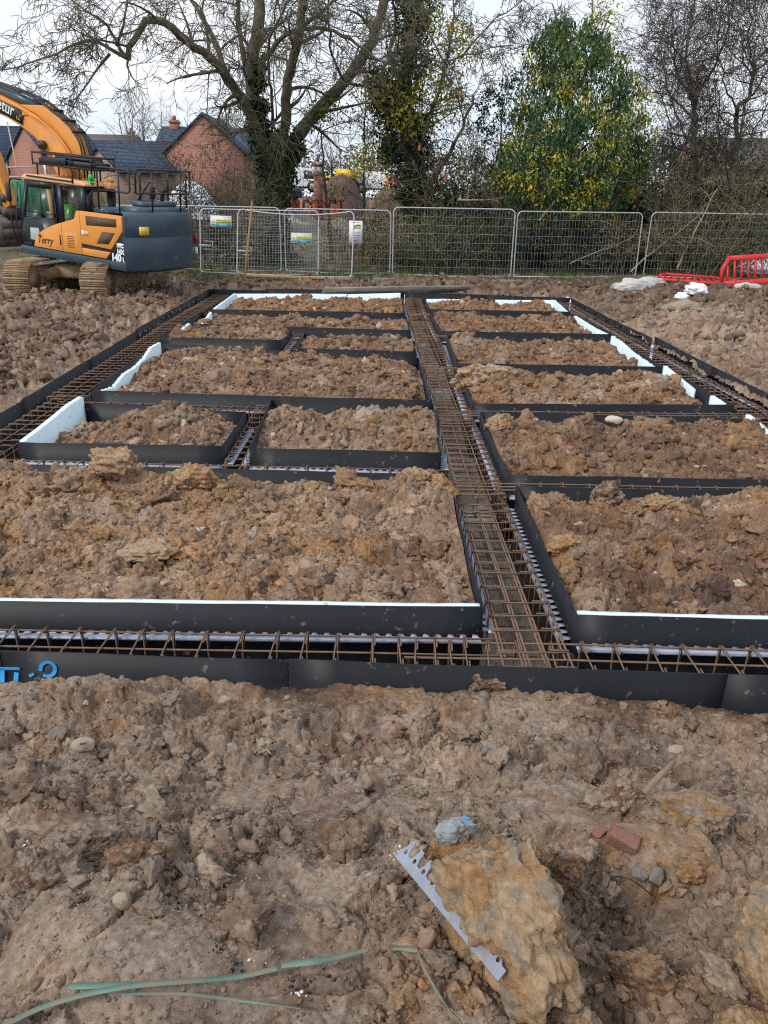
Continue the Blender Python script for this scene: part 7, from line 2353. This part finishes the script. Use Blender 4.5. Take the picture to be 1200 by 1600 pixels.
house("far house whose brown roof just shows through twigs at the right", (X(1215, 80), 80), R(90), 9, X(1215, 80) - X(1090, 80), Z(262, 1150, 80), Z(212, 1150, 80), M_BRK3, M_TILEB)

# scaffold poles by the left house
t = thing('scaffold', "thin scaffold poles in front of the pink gable house", 'scaffold', (X(30, 46), 46, 0))
o_ = Vector((X(30, 46), 46, 0))
for a_, b_ in ((((41, 330), (11, 190))), ((8, 330), (-4, 215)), ((-10, 262), (62, 260)), ((-10, 277), (60, 276))):
    m = MB(); m.tube([at(*a_, 46) - o_, at(*b_, 46) - o_], .035, 6); m.build('pole', mat("scaffold pole", (.50, .36, .30), .5), t)

# white sheeted heap behind the excavator
def heap(name, label, cat, px0, px1, ptop, pbase, Y, material, seed, depth=1.2, rough=.18):
    a, b = at(px0, pbase, Y), at(px1, pbase, Y)
    top = at((px0 + px1) / 2, ptop, Y).z
    w, h = (b.x - a.x) / 2, top - a.z
    n = 44
    U, V_ = np.meshgrid(np.linspace(-1, 1, n), np.linspace(-1, 1, n))
    u, v = U.ravel(), V_.ravel()
    r = np.sqrt(u * u + v * v)
    z = h * np.clip(1 - r ** 2.2, -.1, 1) + rough * h * fbm(u * 2.2 + seed, v * 2.2, seed, 4) * np.clip(1.1 - r, 0, 1)
    o = mk(name, np.column_stack([u * w, v * w * depth, z]), [grid_faces(n, n)], material, None, True)
    o.location = ((a.x + b.x) / 2, Y, a.z)
    return tag(o, label, cat)
heap('sheeted_heap', "heap under white plastic sheeting behind the excavator's counterweight", 'covered heap', 255, 345, 284, 335, 42, mat("bright white sheeting", (.66, .71, .78), .5, bump=.3, bscale=3), 3, 1.2, .07)
heap('spoil_heap', "dark brown rounded spoil heap seen between the tree trunks", 'soil heap', 487, 578, 274, 338, 40, mat("dark spoil", (.125, .085, .065), .95, (.085, .058, .045), 5, bump=1., bscale=12), 4, 1.0, .10)
heap('spoil_heap', "low pale rubble heap beside the ivy trunk", 'soil heap', 436, 492, 312, 345, 36, mat("pale rubble", (.42, .38, .34), .9, (.30, .26, .23), 3, bump=.8, bscale=8), 5)
heap('spoil_heap', "low brown bank in front of the far barriers", 'soil heap', 560, 660, 296, 345, 38, mat("brown bank", (.19, .14, .10), .95, (.13, .095, .07), 4, bump=.8, bscale=10), 6)

def vehicle(name, label, cat, px0, px1, ptop, pbase, Y, bodym, kind, rz=0.0):
    a, b = at(px0, pbase, Y), at(px1, pbase, Y)
    L_, H_ = b.x - a.x, at(px0, ptop, Y).z - a.z
    t = thing(name, label, cat, ((a.x + b.x) / 2, Y, a.z), (0, 0, rz))
    m = MB()
    if kind == 'van':
        m.xzprism([(-L_ / 2, .18 * H_), (L_ / 2, .18 * H_), (L_ / 2, .48 * H_), (L_ * .40, .55 * H_), (L_ * .28, .97 * H_), (L_ * .2, H_), (-L_ * .48, H_), (-L_ / 2, .95 * H_)], -.9, .9)
        bo_ = bevel(fix_normals(m.build('body', bodym, t)), .06, 3)
        m = MB(); m.xzprism([(L_ * .38, .56 * H_), (L_ * .29, .88 * H_), (L_ * .1, .9 * H_), (L_ * .1, .56 * H_)], -.91, -.9); m.build('window', M_PANE, bo_)
        m = MB(); m.box((L_ / 2 - .02, -.8, .3 * H_), (L_ / 2 + .03, -.5, .42 * H_)); m.build('headlight', M_WHITE, bo_)
        m = MB(); m.box((-L_ / 2, -.92, .18 * H_), (L_ / 2, .92, .25 * H_)); m.build('bumper', M_BLACK, bo_)
    else:
        m.box((-L_ * .45, -.8, .30 * H_), (L_ * .45, .8, .42 * H_), bev=.05)
        m.xzprism([(-L_ * .05, .45 * H_), (L_ * .42, .45 * H_), (L_ * .5, .95 * H_), (-L_ * .12, .95 * H_)], -.85, .85)
        bo_ = fix_normals(m.build('body', bodym, t))
        m = MB(); m.box((-L_ * .45, -.6, .42 * H_), (-L_ * .18, .6, .66 * H_), bev=.05); m.build('engine_cover', bodym, bo_)
        m = MB(); m.tube([(-L_ * .2, -.6, .6 * H_), (-L_ * .2, -.6, 1.15 * H_), (-L_ * .2, .6, 1.15 * H_), (-L_ * .2, .6, .6 * H_)], .04, 8); m.build('roll_bar', M_BLACK, bo_)
    rw = .24 * H_ if kind == 'van' else .30 * H_
    for sx in (-.31, .31):
        for sy in (-.86, .86):
            m = MB(); m.tube([(sx * L_, sy - .1, rw), (sx * L_, sy + .1, rw)], rw, 18); wh = m.build('wheel', M_BLACK, t)
            m = MB(); m.tube([(sx * L_, sy - .115, rw), (sx * L_, sy + .115, rw)], rw * .55, 12); m.build('rim', M_GALV, wh)
    return t
M_VANW = mat("white van paint", (.74, .75, .77), .35)
M_YPLANT = mat("yellow plant paint", (.72, .46, .04), .45)
vehicle('van', "white van partly hidden behind the big ivy trunk", 'van', 440, 502, 262, 300, 58, M_VANW, 'van')
vehicle('van', "white van behind the spoil heap, right of the ivy trunk", 'van', 548, 636, 268, 302, 62, M_VANW, 'van')
vehicle('site_dumper', "yellow site dumper behind the spoil heap", 'dumper', 500, 562, 262, 300, 60, M_YPLANT, 'dumper')
vehicle('van', "pale blue van seen through the cab window of the excavator", 'van', 30, 90, 312, 350, 36, mat("pale blue paint", (.50, .66, .70), .4), 'van')

def post(label, px, p0, p1, Y, r, material, name='post', cap=None):
    a, b = at(px, p1, Y), at(px, p0, Y)
    t = thing(name, label, 'post', a)
    m = MB(); m.tube([(0, 0, -.3), (0, 0, (b - a).z)], [r, r * .9], 12); m.tube([(0, 0, (b - a).z), (0, 0, (b - a).z + .06)], [r * 1.15, r * .8], 12)
    m.build('shaft', material, t)
    if cap: mm = MB(); mm.tube([(0, 0, (b - a).z * .8), (0, 0, (b - a).z * .95)], r * 1.06, 12); mm.build('band', cap, t)
    return t
M_PINKR = mat("faded red wrap", (.34, .13, .105), .8, (.26, .095, .08), 5)
post("stout post in faded red wrapping between the trunks", 498, 258, 332, 37, .22, M_PINKR, cap=M_SHEET)
post("bright orange post right of the thin ivy stem", 604, 272, 302, 45, .12, mat("bright orange", (.85, .28, .05), .5))
post("white post with a red band behind the hedge", 627, 258, 280, 48, .16, M_SIGNW, cap=M_RED)
def small_barrier(label, px, py, Y, h, w, rz=0.0, m_=M_ORED):
    c = at(px, py, Y)
    barrier(label, c, (0, 0, rz), m_, w, h, True)
small_barrier("orange red barrier just over the portrait sign panel, left one", 472, 338, 33, .62, .75)
small_barrier("orange red barrier, right one of two above the portrait sign panel", 512, 338, 33, .62, .6)
small_barrier("orange barrier far back under the ivy of the tall tree", 608, 304, 50, .9, 1.5)
for px, py, lab in ((697, 275, "red ribbon caught in the ivy of the tall tree"), (655, 232, "small red ribbon higher up in the ivy tree"), (458, 318, "red netting bundle by the pale rubble heap")):
    c = at(px, py, 29.2 if px > 600 else 35)
    crumple('red_netting' if px < 600 else 'ribbon', lab, 'netting' if px < 600 else 'ribbon', c, (.35, .25, .4) if px < 600 else (.06, .04, .14), M_RED if px < 600 else M_ORED, px, None)
c = at(462, 302, 35); crumple('tarpaulin', "bundled blue and dark tarpaulin on the pale rubble heap", 'tarpaulin', c, (.35, .3, .32), mat("blue tarpaulin", (.06, .08, .25), .6, (.03, .035, .06), 3), 91)
# green container left of the cab
a, b = at(5, 331, 33), at(46, 282, 33)
t = thing('green_container', "green site container glimpsed left of the excavator cab", 'container', (a.x, 33, a.z))
wd, ht = (b.x - a.x), (b.z - a.z)
m = MB(); m.box((-2.2, 0, 0), (wd, 2.2, ht), bev=.03); bx = m.build('body', mat("green container paint", (.05, .24, .10), .5, (.04, .19, .085), 3), t)
m = MB()
for k in range(12): m.box((-2.1 + k * (wd + 2.1) / 12, -.03, .1), (-2.1 + (k + .5) * (wd + 2.1) / 12, -.002, ht - .1))
m.build('corrugation', bx.data.materials[0], t)
# workers on the far side
person("far worker in orange hi-vis and white hard hat, half hidden by the tall ivy tree", at(632, 304, 46), R(200), False, M_HIVO, M_SIGNW, 'far workers')
